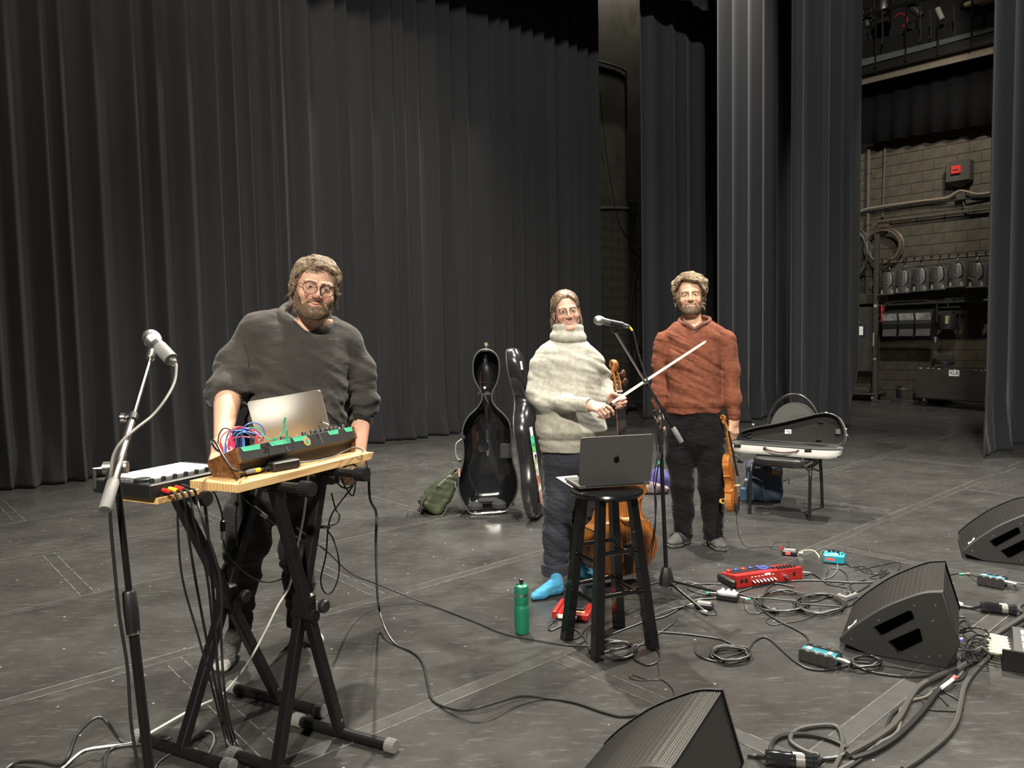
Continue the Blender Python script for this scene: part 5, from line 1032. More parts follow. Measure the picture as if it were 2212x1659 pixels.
# synthesizer
E0 = np.array([-.87, 2.365, ZP]); sy = thing('modular_synthesizer', 'black desktop synthesizer case with brown wooden ends and colourful patch cables', 'synthesizer', E0, rot=(WW, -TT, ZA))
SLN = .588; prof = [(.132, .048), (.004, .097), (-.011, .055), (-.003, .046), (0, 0), (.108, 0), (.125, .026)]      # (depth away from viewer, height)
def sprism(poly, x0, x1): return MB().add([(x0, y, z) for y, z in poly]+[(x1, y, z) for y, z in poly], [tuple(range(len(poly)-1, -1, -1)), tuple(range(len(poly), 2*len(poly)))]+[(i, (i+1) % len(poly), len(poly)+(i+1) % len(poly), len(poly)+i) for i in range(len(poly))])
for x0 in (0, SLN-.012):
    ep = sprism(prof, x0, x0+.012).build('wooden_end', WALNUT, sy, False)
    if x0 == 0:
        for y, z in ((.115, .052), (.028, .078), (.115, .018), (.02, .012), (.085, .01)): MB().cyl((-.0015, y, z), (.002, y, z), .0034, n=10).build('screw', STEEL, ep)
shr = lambda k: [(y*k+.05*(1-k)*1.0, z*k+.03*(1-k)) for y, z in prof]
SYB = mat('synth_black', (.018, .018, .019), .42, bump=.06, bscale=300)
sprism([(.126, .044), (.006, .092), (-.008, .056), (.0, .047), (.012, .036), (.012, .004), (.10, .004), (.118, .026)], .012, SLN-.012).build('case_body', mat('synth_brown_black', (.035, .026, .018), .45), sy, False)
sprism([(.0048, .0965), (-.0112, .0555), (-.0088, .0545), (.0065, .0935)], .012, SLN-.012).build('front_panel', SYB, sy, False)
ya, za, yb, zb_ = .128, .0465, .006, .0945; tn = np.array([0, zb_-za, ya-yb]); tn /= np.linalg.norm(tn)             # panel normal (up, away)
def sp(l, f, h=0.): return np.array([l, yb+(ya-yb)*f, zb_+(za-zb_)*f])+tn*h
MB().add([sp(.012, 0), sp(SLN-.012, 0), sp(SLN-.012, 1), sp(.012, 1), sp(.012, 0, .003), sp(SLN-.012, 0, .003), sp(SLN-.012, 1, .003), sp(.012, 1, .003)], [(0, 1, 2, 3), (7, 6, 5, 4), (0, 4, 5, 1), (1, 5, 6, 2), (2, 6, 7, 3), (3, 7, 4, 0)]).build('module_panel', mat('module_face', (.30, .29, .27), .4, .6), sy, False)
for k in range(7): a = sp(.012+.08*k+.08, 0, .0033); MB().box((sp(.092+.08*k, .5, .0032)), (.0008, .12, .001), ((1, 0, 0), (0, (ya-yb)/.131, (za-zb_)/.131), tuple(tn))).build('module_gap', SYB, sy, False) if k < 6 else None
rnd = random.Random(5)
for k, (l, f) in enumerate([(.33, .08), (.375, .1), (.405, .12), (.43, .10), (.45, .1), (.475, .08), (.50, .1), (.54, .07), (.30, .4), (.36, .5), (.42, .5), (.48, .45), (.53, .5), (.2, .15), (.24, .2), (.16, .5)]):
    kb = MB().lathe([(.0085, 0), (.0085, .011), (.0070, .014), (.0068, .015)], 14, sp(l, f, .003), tn).build('knob', BLKP if k != 13 else mat('green_knob', (.03, .11, .08), .5), sy); MB().box(sp(l, f, .0182)+np.array([0, -.004, .001]), (.0012, .006, .001), ((1, 0, 0), (0, 1, -.4), tuple(tn))).build('knob_pointer', WHITEP, kb, False)
for l in (.325, .35, .39, .52, .555): MB().cyl(sp(l, .3, .003), sp(l+.002, .3, .018), .0016, n=6).build('toggle', STEEL, sy)
for x0, x1 in ((.022, .105), (.145, .245), (.252, .325), (.435, .495), (.528, .576)):
    MB().add([(x0, .0042, .0975), (x1, .0042, .0975), (x1-.004, -.002, .0815), (x0+.006, -.002, .083), (x0, .02, .0945), (x1, .02, .0945)], [(0, 1, 2, 3), (4, 5, 1, 0)]).build('green_tape_strip', GREENT, sy, False)
fn = np.array([0, -.042, .0165]); fn = np.array([0, -.0415, .0157])/np.linalg.norm([.0415, .0157]); fu = np.array([0, .0157, .0415])/np.linalg.norm([.0157, .0415])
def fp(l, v, h=.0007): return np.array([l, -.0112, .0555])+fu*v+fn*h
st_ = MB().lathe([(.0165, 0), (.0165, .0006)], 28, fp(.318, .022, .0006), fn).build('round_sticker', mat('orange_sticker', (.62, .22, .07), .5), sy, False)
for nm, ra, rb, dz, m in (('sticker_patch', .0105, .012, -.003, mat('olive_print', (.20, .28, .05), .5)), ('sticker_arch', .007, .008, .003, mat('teal_print', (.03, .25, .26), .5))):
    MB().prism([(ra*math.cos(q), rb*math.sin(q) if q < PI else -rb) for q in np.linspace(0, PI, 12)]+[(-ra, -rb), (ra, -rb)], 0, .0004, (fp(.318, .022+dz, .0014 if ra > .008 else .0019), (1, 0, 0), tuple(fu), tuple(fn))).build(nm, m, st_, False)
for l in (.218, .395): MB().tube([fp(l, .002), fp(l-.004, .02), fp(l-.006, .043)], .0008, 5).build('panel_seam', mat('seam_dust', (.22, .21, .19), .8), sy)
# patch cables (each a part of the plugged synth)
def wpt(px, py, Y): return D(px, py, Y)
def loc(p): d = np.array(p)-E0; return np.array([d @ WW, d @ -TT, d[2]])
pc = [('red', [(474, 968), (478, 945), (492, 932), (520, 924), (545, 930), (560, 942), (568, 950), (560, 956)], RED), ('blue', [(486, 965), (490, 945), (498, 932), (520, 930), (548, 936), (562, 944), (568, 952)], None), ('blue', [(525, 958), (522, 935), (532, 918), (550, 913), (566, 922), (571, 940), (563, 955)], None), ('crimson', [(495, 960), (500, 930), (515, 922), (540, 928), (555, 943), (540, 945), (520, 942)], None), ('green', [(621, 944), (613, 915), (617, 901), (612, 930), (600, 944), (585, 950), (572, 944), (560, 930), (545, 924), (520, 926)], None), ('navy', [(471, 958), (473, 940), (482, 926), (494, 927), (502, 934)], None), ('skyblue', [(510, 958), (512, 940), (530, 934), (548, 948), (552, 956)], None), ('red', [(506, 945), (530, 944), (552, 944), (569, 946), (566, 938), (545, 926)], None), ('blue', [(505, 938), (520, 927), (545, 929), (562, 941), (566, 951)], None)]
PCM = {'red': mat('patch_red', (.55, .05, .06), .4), 'blue': mat('patch_blue', (.05, .16, .55), .4), 'crimson': mat('patch_crimson', (.55, .04, .13), .4), 'green': mat('patch_green', (.04, .33, .18), .4), 'navy': mat('patch_navy', (.012, .014, .04), .4), 'skyblue': mat('patch_skyblue', (.09, .25, .6), .4)}
for i, (cn, pts, _) in enumerate(pc):
    P = [loc(wpt(x, y, 2.50+.03*math.sin(i*1.7+k*.9)+.02*(k > 2))) for k, (x, y) in enumerate(pts)]; P = [P[0]-np.array([0, 0, .012])]+P; MB().tube(crom(P, 7), .0021, 6).build('patch_cable', PCM[cn], sy)
for i, (px, py, m) in enumerate(((477, 968, 'red'), (487, 968, 'blue'), (494, 958, 'crimson'), (500, 952, 'crimson'), (505, 965, 'crimson'), (513, 958, 'navy'), (519, 955, 'navy'), (526, 957, 'blue'), (619, 938, 'green'), (480, 975, 'red'), (553, 955, 'red'))):
    b = loc(D(px, py+8, 2.46)); MB().tube([b+tn*-.01, b, b+np.array([0, -.002, .016]), b+np.array([-.001, -.003, .030])], [.0045, .0045, .0040, .0026], 10).build('patch_plug', PCM[m], sy)
MB().tube(crom([loc(D(689, 925, 2.74)), loc(D(688, 915, 2.74)), loc(D(696, 912, 2.73)), loc(D(703, 914, 2.73)), loc(D(710, 917, 2.73))], 5), .0022, 6).build('chrome_lead', CHR, sy)
# power brick and lead
pa, pb = G(590, 1021, ZP), G(648, 1010, ZP); pd = (pb-pa)/np.linalg.norm(pb-pa); pn = np.cross(ZA, pd); t = thing('power_adapter', 'black power brick lying on the pine plank in front of the synthesizer', 'adapter', (pa+pb)/2+pn*.02, rot=(pd, pn, ZA))
MB().box((0, 0, .016), (np.linalg.norm(pb-pa), .05, .031), bev=.004).build('brick', BLKP, t, False)
tg = MB()
q0 = -np.linalg.norm(pb-pa)/2; MB().tube([(q0-.034+.0012*i, .004*math.sin(i*1.5), .014+.004*math.cos(i*1.5)) for i in range(30)], .0024, 6).build('strain_relief', BLKP, t); MB().tube([(q0-.056, 0, .014), (q0-.036, 0, .014)], .0075, 12).build('yellow_sleeve', YEL, t); MB().tube([(q0-.092, 0, .014), (q0-.08, 0, .014), (q0-.058, 0, .014)], [.006, .0085, .0085], 12).build('connector', GREYR, t); MB().box((-q0+.008, 0, .014), (.018, .012, .01), bev=.002).build('outlet_plug', GREYR, t)
e1 = (pa+pb)/2+pn*.02+pd*(q0-.092)+ZA*.014
tag(MB().tube(crom([e1, D(515, 1018, 2.26), D(500, 1010, 2.24), D(482, 985, 2.26), D(470, 962, 2.30), D(460, 951, 2.36), D(457, 956, 2.42), D(466, 970, 2.48), D(474, 975, 2.5)], 7), .0038, 8).build('power_cable', RUB), 'black power lead looping from the brick over the wooden synth end', 'cable')
e2 = (pa+pb)/2+pn*.02+pd*(-q0+.016)+ZA*.014
tag(MB().tube(crom([e2, G(676, 996, ZP+.01), G(720, 986, ZP+.006), G(745, 974, ZP+.02), G(762, 967, ZP+.04), G(776, 969, ZP+.03), D(784, 975, 2.9), D(792, 1000, 2.95), D(795, 1040, 2.95)], 7), .0028, 8).build('power_cable', RUBG), 'thin grey lead running along the plank from the power brick', 'cable')
# ---- long cables around the stand
def cab(pts, r, label, m=RUB, cat='cable', k=8, name='audio_cable'):
    P = [np.array(p) if len(p) == 3 and not isinstance(p, tuple) else p for p in pts]; o = MB().tube(crom(P, k), r, 8).build(name, m); return tag(o, label, cat)
def dd(*a): return [D(*p) for p in a]
cab(dd((797, 1012, 2.98), (797, 1040, 2.98), (800, 1080, 2.98), (813, 1110, 3.0), (812, 1170, 3.0))+[G(814, 1262, .05+.3), G(818, 1310, .12), G(832, 1357, .05), G(855, 1392, .006), G(890, 1408, .006), G(912, 1430, .006), G(925, 1480, .006), G(932, 1508, .006), G(955, 1525, .008), G(1003, 1535, .03), G(1050, 1524, .05), G(1120, 1505, .03), G(1180, 1508, .006), G(1240, 1517, .006), G(1300, 1537, .006), G(1345, 1547, .006), G(1400, 1540, .006)], .0055, 'black cable dropping off the plank end and crossing the floor to the near monitor')
cab(dd((640, 1140, 3.2), (680, 1170, 3.25), (710, 1195, 3.3))+[G(760, 1240, .25), G(815, 1262, .12), G(900, 1296, .02), G(960, 1318, .006), G(1030, 1345, .006), G(1080, 1366, .006), G(1130, 1378, .006), G(1200, 1390, .006), G(1235, 1394, .006), G(1290, 1395, .006)], .0035, 'thin black cable stretching across the floor from the stand to the stool')
cab(dd((668, 1010, 2.85), (655, 1120, 2.9), (637, 1200, 2.9), (625, 1265, 2.88), (600, 1310, 2.85), (570, 1370, 2.85), (530, 1440, 2.8))+[G(480, 1500, .12), G(440, 1520, .05), G(400, 1540, .02), G(330, 1580, .03), G(285, 1605, .006), G(230, 1612, .006), G(180, 1622, .006), G(140, 1655, .006), G(100, 1690, .006)], .0045, 'white cable sweeping from under the plank to the lower left corner', WHC)
cab([G(-10, 1685, .006), G(30, 1650, .01), G(80, 1645, .02), G(130, 1653, .02), G(150, 1630, .05), G(165, 1590, .09), G(195, 1558, .12), G(218, 1550, .12), G(235, 1565, .1), G(252, 1590, .03), G(275, 1605, .006), G(330, 1590, .012), G(365, 1592, .014), G(350, 1600, .012), G(310, 1606, .006), G(240, 1618, .006), G(225, 1660, .006), G(225, 1720, .006)], .0062, 'thick black cable humped on the floor in the lower left corner')
cab([G(330, 1665, .006), G(350, 1640, .006), G(395, 1612, .006), G(430, 1585, .02), G(455, 1580, .03), G(462, 1600, .02), G(445, 1630, .006), G(420, 1615, .006)], .0022, 'thin wire curled on the floor between the stand feet', GREYR)
cab(dd((440, 1060, 2.55), (447, 1130, 2.55), (453, 1200, 2.55), (462, 1300, 2.56), (468, 1420, 2.58), (478, 1510, 2.6))+[G(490, 1600, .05), G(520, 1660, .006)], .006, 'flat black strap cable hanging straight down between the two X stands')
cab(dd((454, 1058, 2.72), (466, 1070, 2.75), (478, 1105, 2.75), (481, 1125, 2.75)), .003, 'short black lead hanging under the plank to a chrome coupler')
cp_ = thing('cable_coupler', 'black and chrome cable coupler hanging beside the trouser leg', 'coupler', D(481, 1124, 2.75)); v1 = D(482, 1166, 2.75)-D(481, 1124, 2.75)
MB().tube([(0, 0, 0), v1*.05, v1*.55], [.004, .0095, .0095], 14).build('sleeve', BLKP, cp_); MB().tube([v1*.55, v1*.98, v1], [.0085, .0085, .004], 14).build('chrome_shell', CHR, cp_)
cab(dd((482, 1166, 2.75), (490, 1195, 2.75), (505, 1215, 2.76), (540, 1245, 2.8), (570, 1257, 2.85), (600, 1254, 2.9), (618, 1240, 2.92), (640, 1185, 2.95), (665, 1160, 2.95)), .003, 'thin lead swinging below the chrome coupler')
cab(dd((514, 1062, 2.75), (513, 1090, 2.78), (510, 1120, 2.8), (512, 1180, 2.82)), .003, 'thin lead hanging straight down under the plank corner'); 
bx = MB().box(D(512, 1088, 2.78), (.014, .012, .024), bev=.003).build('cable_ferrite', BLKP); tag(bx, 'small black ferrite block on the lead under the plank corner', 'ferrite')
c2_ = thing('cable_coupler', 'slanting black and chrome coupler under the middle of the plank', 'coupler', D(546, 1095, 2.75)); v1 = D(577, 1118, 2.75)-D(546, 1095, 2.75); MB().tube([(0, 0, 0), v1*.08, v1*.6], [.004, .0095, .0095], 14).build('sleeve', BLKP, c2_); MB().tube([v1*.6, v1*.98, v1], [.0085, .0085, .004], 14).build('chrome_shell', CHR, c2_)
cab(dd((516, 1062, 2.72), (530, 1080, 2.74), (546, 1095, 2.75)), .0028, 'short lead slanting from the plank corner to the coupler'); cab(dd((577, 1118, 2.75), (590, 1130, 2.8), (615, 1145, 2.95), (650, 1165, 3.1), (675, 1180, 3.2)), .0028, 'thin lead continuing right from the slanting coupler')
lp = dd((765, 1003, 2.8), (745, 1008, 2.78), (728, 1030, 2.78), (735, 1050, 2.78), (755, 1053, 2.78), (772, 1030, 2.79), (770, 1008, 2.8), (752, 1000, 2.8), (738, 1020, 2.79), (742, 1045, 2.79), (760, 1070, 2.79), (766, 1060, 2.79), (768, 1030, 2.79), (762, 1050, 2.79), (735, 1085, 2.8), (715, 1115, 2.8), (708, 1150, 2.8), (704, 1200, 2.8), (693, 1250, 2.8), (700, 1278, 2.8), (716, 1280, 2.8), (730, 1250, 2.8), (732, 1210, 2.8), (720, 1165, 2.8), (706, 1145, 2.8))
cab(lp, .0030, 'black lead looped over the support arm at the plank end', k=6)
cab(dd((716, 1065, 2.82), (725, 1100, 2.82), (733, 1112, 2.82), (728, 1130, 2.82), (706, 1137, 2.8)), .0030, 'short lead curling against the stand leg below the looped one')
tag(MB().lathe([(.027, -.004), (.029, -.004), (.029, .004), (.027, .004)], 12, D(697, 1138, 2.73), (.1, .2, 1)).build('cable_tie', BLKP), 'black tie wrapped around the stand leg', 'cable tie')
# ---- microphone stand at the left
MICG = mat('mic_grille', (.42, .42, .41), .35, .9, bump=.35, bscale=900); MICB = mat('mic_body_grey', (.10, .10, .102), .45, .5)
def microphone(label, head, tail, sc=1.):
    head = np.array(head); tail = np.array(tail); d = (tail-head); Ln = np.linalg.norm(d); d /= Ln; t = thing('microphone', label, 'microphone', head); k = sc
    MB().lathe([(.006*k, -.026*k), (.016*k, -.021*k), (.0225*k, -.012*k), (.0255*k, 0), (.0255*k, .004*k)], 24, (0, 0, 0), d).build('grille_top', MICG, t); MB().lathe([(.0262*k, .003*k), (.0262*k, .007*k)], 24, (0, 0, 0), d).build('grille_band', STEEL, t)
    MB().lathe([(.0252*k, .007*k), (.0235*k, .018*k), (.0185*k, .029*k)], 24, (0, 0, 0), d).build('grille_base', MICG, t); MB().lathe([(.0185*k, .029*k), (.0190*k, .034*k), (.0175*k, .06*k), (.0130*k, Ln*.84), (.0122*k, Ln*.84+.002)], 24, (0, 0, 0), d).build('handle', MICB, t)
    MB().lathe([(.0118*k, Ln*.84), (.0118*k, Ln*.90), (.0098*k, Ln*.92), (.0098*k, Ln*.97), (.006*k, Ln)], 18, (0, 0, 0), d).build('cable_connector', STEEL, t); return t, d
def micstand(label, base, pivot, boom_top, boom_end, feet, clutch=None, mz=STEEL, handle=None, rl=.0125, ru=.0085, leg_dirs=(0, 2.1, 4.2), legz=.10):
    base = np.array(base); t = thing('microphone_stand', label, 'mic stand', (base[0], base[1], 0)); o = np.array([base[0], base[1], 0]); pv = np.array(pivot)-o; bt = np.array(boom_top)-o; be = np.array(boom_end)-o; zc = clutch
    MB().tube([(0, 0, legz), (pv[0]*zc/pv[2], pv[1]*zc/pv[2], zc)], rl, 16).build('lower_tube', BLK, t); MB().tube([(pv[0]*zc/pv[2], pv[1]*zc/pv[2], zc), pv], ru, 14).build('upper_tube', BLK, t)
    dz = pv/np.linalg.norm(pv); q = dz*zc/dz[2]; MB().lathe([(rl*1.1, -.075), (rl*1.35, -.07), (rl*1.45, -.02), (rl*1.3, .03), (rl*1.05, .035)], 18, q, dz).build('height_clutch', BLKP, t); MB().lathe([(rl*1.36, -.078), (rl*1.36, -.074)], 18, q, dz).build('clutch_ring', CHR, t)
    hub = MB().loft([[(r*math.cos(a), r*math.sin(a), z) for a in np.linspace(0, 2*PI, 9)[:-1]] for r, z in ((.030, legz-.045), (.042, legz-.04), (.040, legz), (.026, legz+.05), (.018, legz+.06))]).build('tripod_hub', BLKP, t)
    for a in leg_dirs:
        e = np.array([math.cos(a)*feet, math.sin(a)*feet, .014]); lg = MB().tube([(math.cos(a)*.03, math.sin(a)*.03, legz-.02), e], .0085, 12).build('leg', BLK, t); d = e/np.linalg.norm(e); MB().tube([e-d*.03, e, e+d*.012], [.0115, .0125, .009], 12).build('rubber_foot', GREYR, lg)
    bd = (bt-be)/np.linalg.norm(bt-be); mid = be+(bt-be)*.52; MB().tube([be+bd*.0, mid], .0095, 14).build('boom_outer', mz, t); MB().tube([mid, bt], .0062, 14).build('boom_inner', CHR, t); MB().lathe([(.012, -.012), (.0135, -.010), (.0135, .010), (.011, .012)], 16, mid, bd).build('boom_collar', BLKP, t)
    side = np.cross(bd, ZA); side /= np.linalg.norm(side); MB().lathe([(.005, 0), (.005, .016), (.012, .018), (.013, .028), (.009, .031)], 14, mid, -side).build('boom_knob', CHR, t)
    MB().lathe([(.0135, 0), (.0145, .006), (.0145, .085), (.012, .092)], 16, be-bd*.03, bd).build('counterweight', GREYR, t)
    MB().tube([pv-bd*.05, pv+bd*.05], .0165, 16).build('boom_clamp', BLKP, t); MB().cyl(pv-side*.028, pv+side*.028, .016, n=18).build('clamp_disc', STEEL, t); MB().tube([pv-side*.028, pv-side*.05, pv-side*.052-ZA*.05], [.005, .005, .004], 8).build('clamp_lever', STEEL, t)
    MB().lathe([(.0085, -.02), (.012, -.016), (.0135, .0), (.0125, .012), (.009, .02)], 16, bt, bd).build('clip_socket', mz, t); return t
pv1 = D(250, 1010, 1.90); m1h = D(327, 730, 2.26); m1t = D(379, 786, 2.20)
micstand('tall black microphone stand in the left foreground with a chrome boom', (-.945, 1.90, 0), pv1, D(327, 766, 2.21), D(233, 1080, 1.80), .30, clutch=.80, rl=.0125, ru=.008, leg_dirs=(.4, 2.5, 4.6))
microphone('silver ball-head microphone on the left foreground stand', m1h, m1t)
md_ = (m1t-m1h)/np.linalg.norm(m1t-m1h); t = thing('microphone_clip', 'grey clip holding the left foreground microphone', 'mic clip', D(345, 750, 2.235)); bt_ = D(327, 766, 2.21)-D(345, 750, 2.235)
MB().tube([bt_, bt_*.4, (0, 0, 0)], [.008, .010, .012], 10).build('clip_arm', GREYR, t); MB().tube([-md_*.0, md_*.065], .0205, 18).build('clip_sleeve', GREYR, t)
cab([m1t]+dd((381, 792, 2.19), (377, 825, 2.15), (358, 862, 2.08), (330, 897, 2.02), (295, 925, 1.95), (262, 955, 1.89), (245, 985, 1.86), (240, 1020, 1.84), (236, 1060, 1.84)), .0042, 'grey microphone cable draped from the left microphone to its boom', RUBG)
cab(dd((236, 1055, 1.84), (239, 1130, 1.85), (247, 1220, 1.86), (258, 1330, 1.86), (275, 1440, 1.87), (283, 1560, 1.87), (296, 1650, 1.87), (302, 1760, 1.87)), .0042, 'black cable running down beside the left stand tube')
# ================================================================== CENTRE STAGE
# stool
STB = mat('black_stool_lacquer', (.005, .005, .005), .2, coat=.3, bump=.04, bscale=80)
sF, sL, sR, sB = G(1291, 1430)+np.array([0, .02, 0]), G(1224, 1382), G(1410, 1402), G(1337, 1356); sc_ = (sF+sL+sR+sB)/4; sc_[2] = 0
stl = thing('bar_stool', 'tall black wooden stool with a round seat carrying the grey laptop', 'stool', sc_); ZS = .743
MB().lathe([(.12, ZS-.036), (.150, ZS-.034), (.166, ZS-.024), (.170, ZS-.014), (.166, ZS-.005), (.150, ZS), (0, ZS)], 40).build('seat', STB, stl)
lg = {}
for nm, p in (('F', sF), ('L', sL), ('R', sR), ('B', sB)):
    q = p-sc_; top = q*.56; top[2] = ZS-.034; d = (top-q)/np.linalg.norm(top-q); rad = np.array([q[0], q[1], 0]); rad /= np.linalg.norm(rad); sd = np.cross(ZA, rad); a1 = (rad+sd)/math.sqrt(2); a2 = (rad-sd)/math.sqrt(2)
    if nm == 'F': a1, a2 = a1, a2
    r0, r1 = .023, .018; MB().loft([[c+a1*x*r+a2*y*r for x, y in ((-1, -1), (1, -1), (1, 1), (-1, 1))] for c, r in ((q+ZA*.0, r0*.95), (q*.999+ZA*.004, r0), ((q+top)/2, (r0+r1)/2*1.02), (top, r1))]).build('leg', STB, stl, False); lg[nm] = (q, top)
for (a, b), zs in ((('F', 'R'), (.275, .465)), (('L', 'B'), (.275, .465)), (('F', 'L'), (.245, .425)), (('R', 'B'), (.245, .425))):
    for z in zs:
        f = z/(ZS-.034); p = lg[a][0]+(lg[a][1]-lg[a][0])*f; q = lg[b][0]+(lg[b][1]-lg[b][0])*f; MB().tube([p, (p+q)/2, q], [.0095, .0125, .0095], 12).build('stretcher', STB, stl)
# laptop on the stool
h0 = G(1250, 1055, .757); h1 = G(1405, 1044.5, .757); v_ = h1-h0; v_[2] = 0; bd = np.array([-v_[1], v_[0], 0])
_c = [(abs(np.linalg.norm(D(1264.5, 950.7, Y)-h0)-.232), Y) for Y in np.linspace(3.05, h0[1], 200)]; tl_p = D(1264.5, 950.7, min(_c)[1])
lt, X_, up_, Nn_, U_ = laptop('space grey laptop open on the black stool, its lid turned to the viewer', h0, h1, tl_p-h0, ALUG, bd, .232)
def lidp(u, v, off=.0042): return np.array([u, 0, .011])+U_*v+(Nn_ if Nn_[1] < 0 else -Nn_)*off
nrm = Nn_ if Nn_[1] < 0 else -Nn_; LOGOM = mat('dark_mirror_logo', (.02, .02, .02), .15, .9)
ap = []; 
for q in np.linspace(0, 2*PI, 40, endpoint=False):     # fruit outline with dimples at top and bottom and a bite on the right
    r = .0150*(1+.07*math.cos(2*q)*-1); x = r*math.cos(q)*1.0; y = r*math.sin(q)*1.02
    y -= .0028*math.exp(-(x/.0045)**2)*(1 if math.sin(q) > 0 else -.75); bx, by, br = .0185, .0032, .0078; dd_ = math.hypot(x-bx, y-by)
    if dd_ < br: k = br/dd_; x, y = bx+(x-bx)*k, by+(y-by)*k
    ap.append((x, y))
lc = lidp(.0, .118); MB().prism(ap, 0, .0004, (lc, (1, 0, 0), tuple(U_), tuple(nrm))).build('logo', LOGOM, lt, False)
MB().prism([(.0005, .0148), (.0022, .0205), (.0070, .0225), (.0062, .0175), (.0032, .0150)], 0, .0004, (lc, (1, 0, 0), tuple(U_), tuple(nrm))).build('logo_leaf', LOGOM, lt, False)
for k, (pts, lab) in enumerate((([(1201, 1031), (1246, 1027), (1262, 1046), (1236, 1053)], 'white sheet of paper jutting out left of the laptop on the stool'), ([(1214, 1030), (1252, 1034), (1262, 1042), (1240, 1048)], 'smaller white sheet lying on the larger one beside the laptop'))):
    zz = ZS+.0015+k*.0012; V = [G(x, y, zz) for x, y in pts]; tag(MB().add(V+[p+ZA*.0008 for p in V], [(3, 2, 1, 0), (4, 5, 6, 7), (0, 1, 5, 4), (1, 2, 6, 5), (2, 3, 7, 6), (3, 0, 4, 7)]).build('paper_sheet', WHITEP, None, False), lab, 'paper')
# water bottle
bc = G(1128, 1366); bt = thing('water_bottle', 'green water bottle with a silver band standing left of the stool', 'bottle', bc); GRB = mat('green_bottle', (.008, .145, .082), .42, bump=.05, bscale=200)
MB().lathe([(.030, 0), (.0345, .003), (.036, .02), (.0375, .10), (.0375, .125), (.036, .132), (.032, .140), (.0315, .146), (.035, .153), (.0355, .158), (.0355, .188)], 32).build('body', GRB, bt)
MB().lathe([(.0358, .188), (.0358, .199)], 32).build('silver_band', CHR, bt); MB().lathe([(.0355, .199), (.0355, .222), (.032, .236), (.022, .243), (.012, .245)], 32).build('cap', GRB, bt); MB().lathe([(.011, .243), (.0115, .252), (.0085, .254), (.0085, .259), (.0125, .261), (.0125, .268), (.008, .271)], 18).build('spout', BLKP, bt); MB().box((-.012, -.004, .247), (.03, .012, .008), bev=.003).build('cap_tab', BLKP, bt)
# microphone stand 2
b2_ = G(1440, 1292); pv2 = D(1425, 903, 4.05); m2h = D(1293, 692, 4.02); m2t = D(1360, 706, 4.06)
micstand('black microphone stand with a boom rising in front of the rust sweater', b2_, pv2, D(1326, 712, 4.05), D(1466, 945, 4.03), .30, clutch=.93, mz=BLK, rl=.0115, ru=.008, leg_dirs=(.12, -1.05, 3.05), legz=.115)
microphone('silver ball-head microphone in front of the black wall gap', m2h, m2t)
md2 = (m2t-m2h)/np.linalg.norm(m2t-m2h); c_ = D(1325, 699, 4.035); t = thing('microphone_clip', 'black clip under the microphone beside the cream sweater', 'mic clip', c_); bt2 = D(1327, 713, 4.05)-c_
MB().tube([bt2*1.1, bt2*.6, (0, 0, 0)], [.008, .010, .012], 10).build('clip_arm', BLKP, t); MB().tube([md2*-.02, md2*.05], .0190, 18).build('clip_sleeve', BLKP, t)
ct2 = thing('cable_sleeve', 'yellow tape ring on the cable behind the microphone at centre', 'tape', m2t); MB().tube([(0, 0, 0), D(1366, 714, 4.06)-m2t], .0055, 10).build('tape_ring', YEL, ct2)
cab([m2t, D(1370, 722, 4.06), D(1380, 765, 4.06), D(1398, 820, 4.04), D(1415, 865, 4.02), D(1428, 890, 4.0), D(1431, 925, 4.0), D(1428, 980, 4.0), D(1423, 1000, 4.0), D(1415, 1060, 4.02), D(1416, 1110, 4.03), D(1414, 1150, 4.05), D(1405, 1210, 4.05), G(1398, 1290, .06), G(1385, 1320, .012), G(1400, 1335, .012), G(1440, 1320, .012), G(1490, 1307, .012)], .0042, 'black cable hanging along the centre microphone stand to the floor')
cab(dd((1416, 905, 4.0), (1418, 960, 4.0), (1420, 985, 4.0), (1412, 1040, 4.0), (1418, 1090, 4.0), (1410, 1160, 4.0), (1400, 1195, 4.05)), .003, 'second thin cable hanging beside the centre microphone stand')
c3_ = thing('cable_coupler', 'chrome and green cable coupler hanging on the centre stand', 'coupler', D(1423, 978, 3.99)); v1 = D(1423, 1003, 3.99)-D(1423, 978, 3.99); MB().tube([(0, 0, 0), v1*.65], .009, 12).build('chrome_shell', CHR, c3_); MB().tube([v1*.65, v1], [.008, .006], 12).build('green_ring', GREENT, c3_)
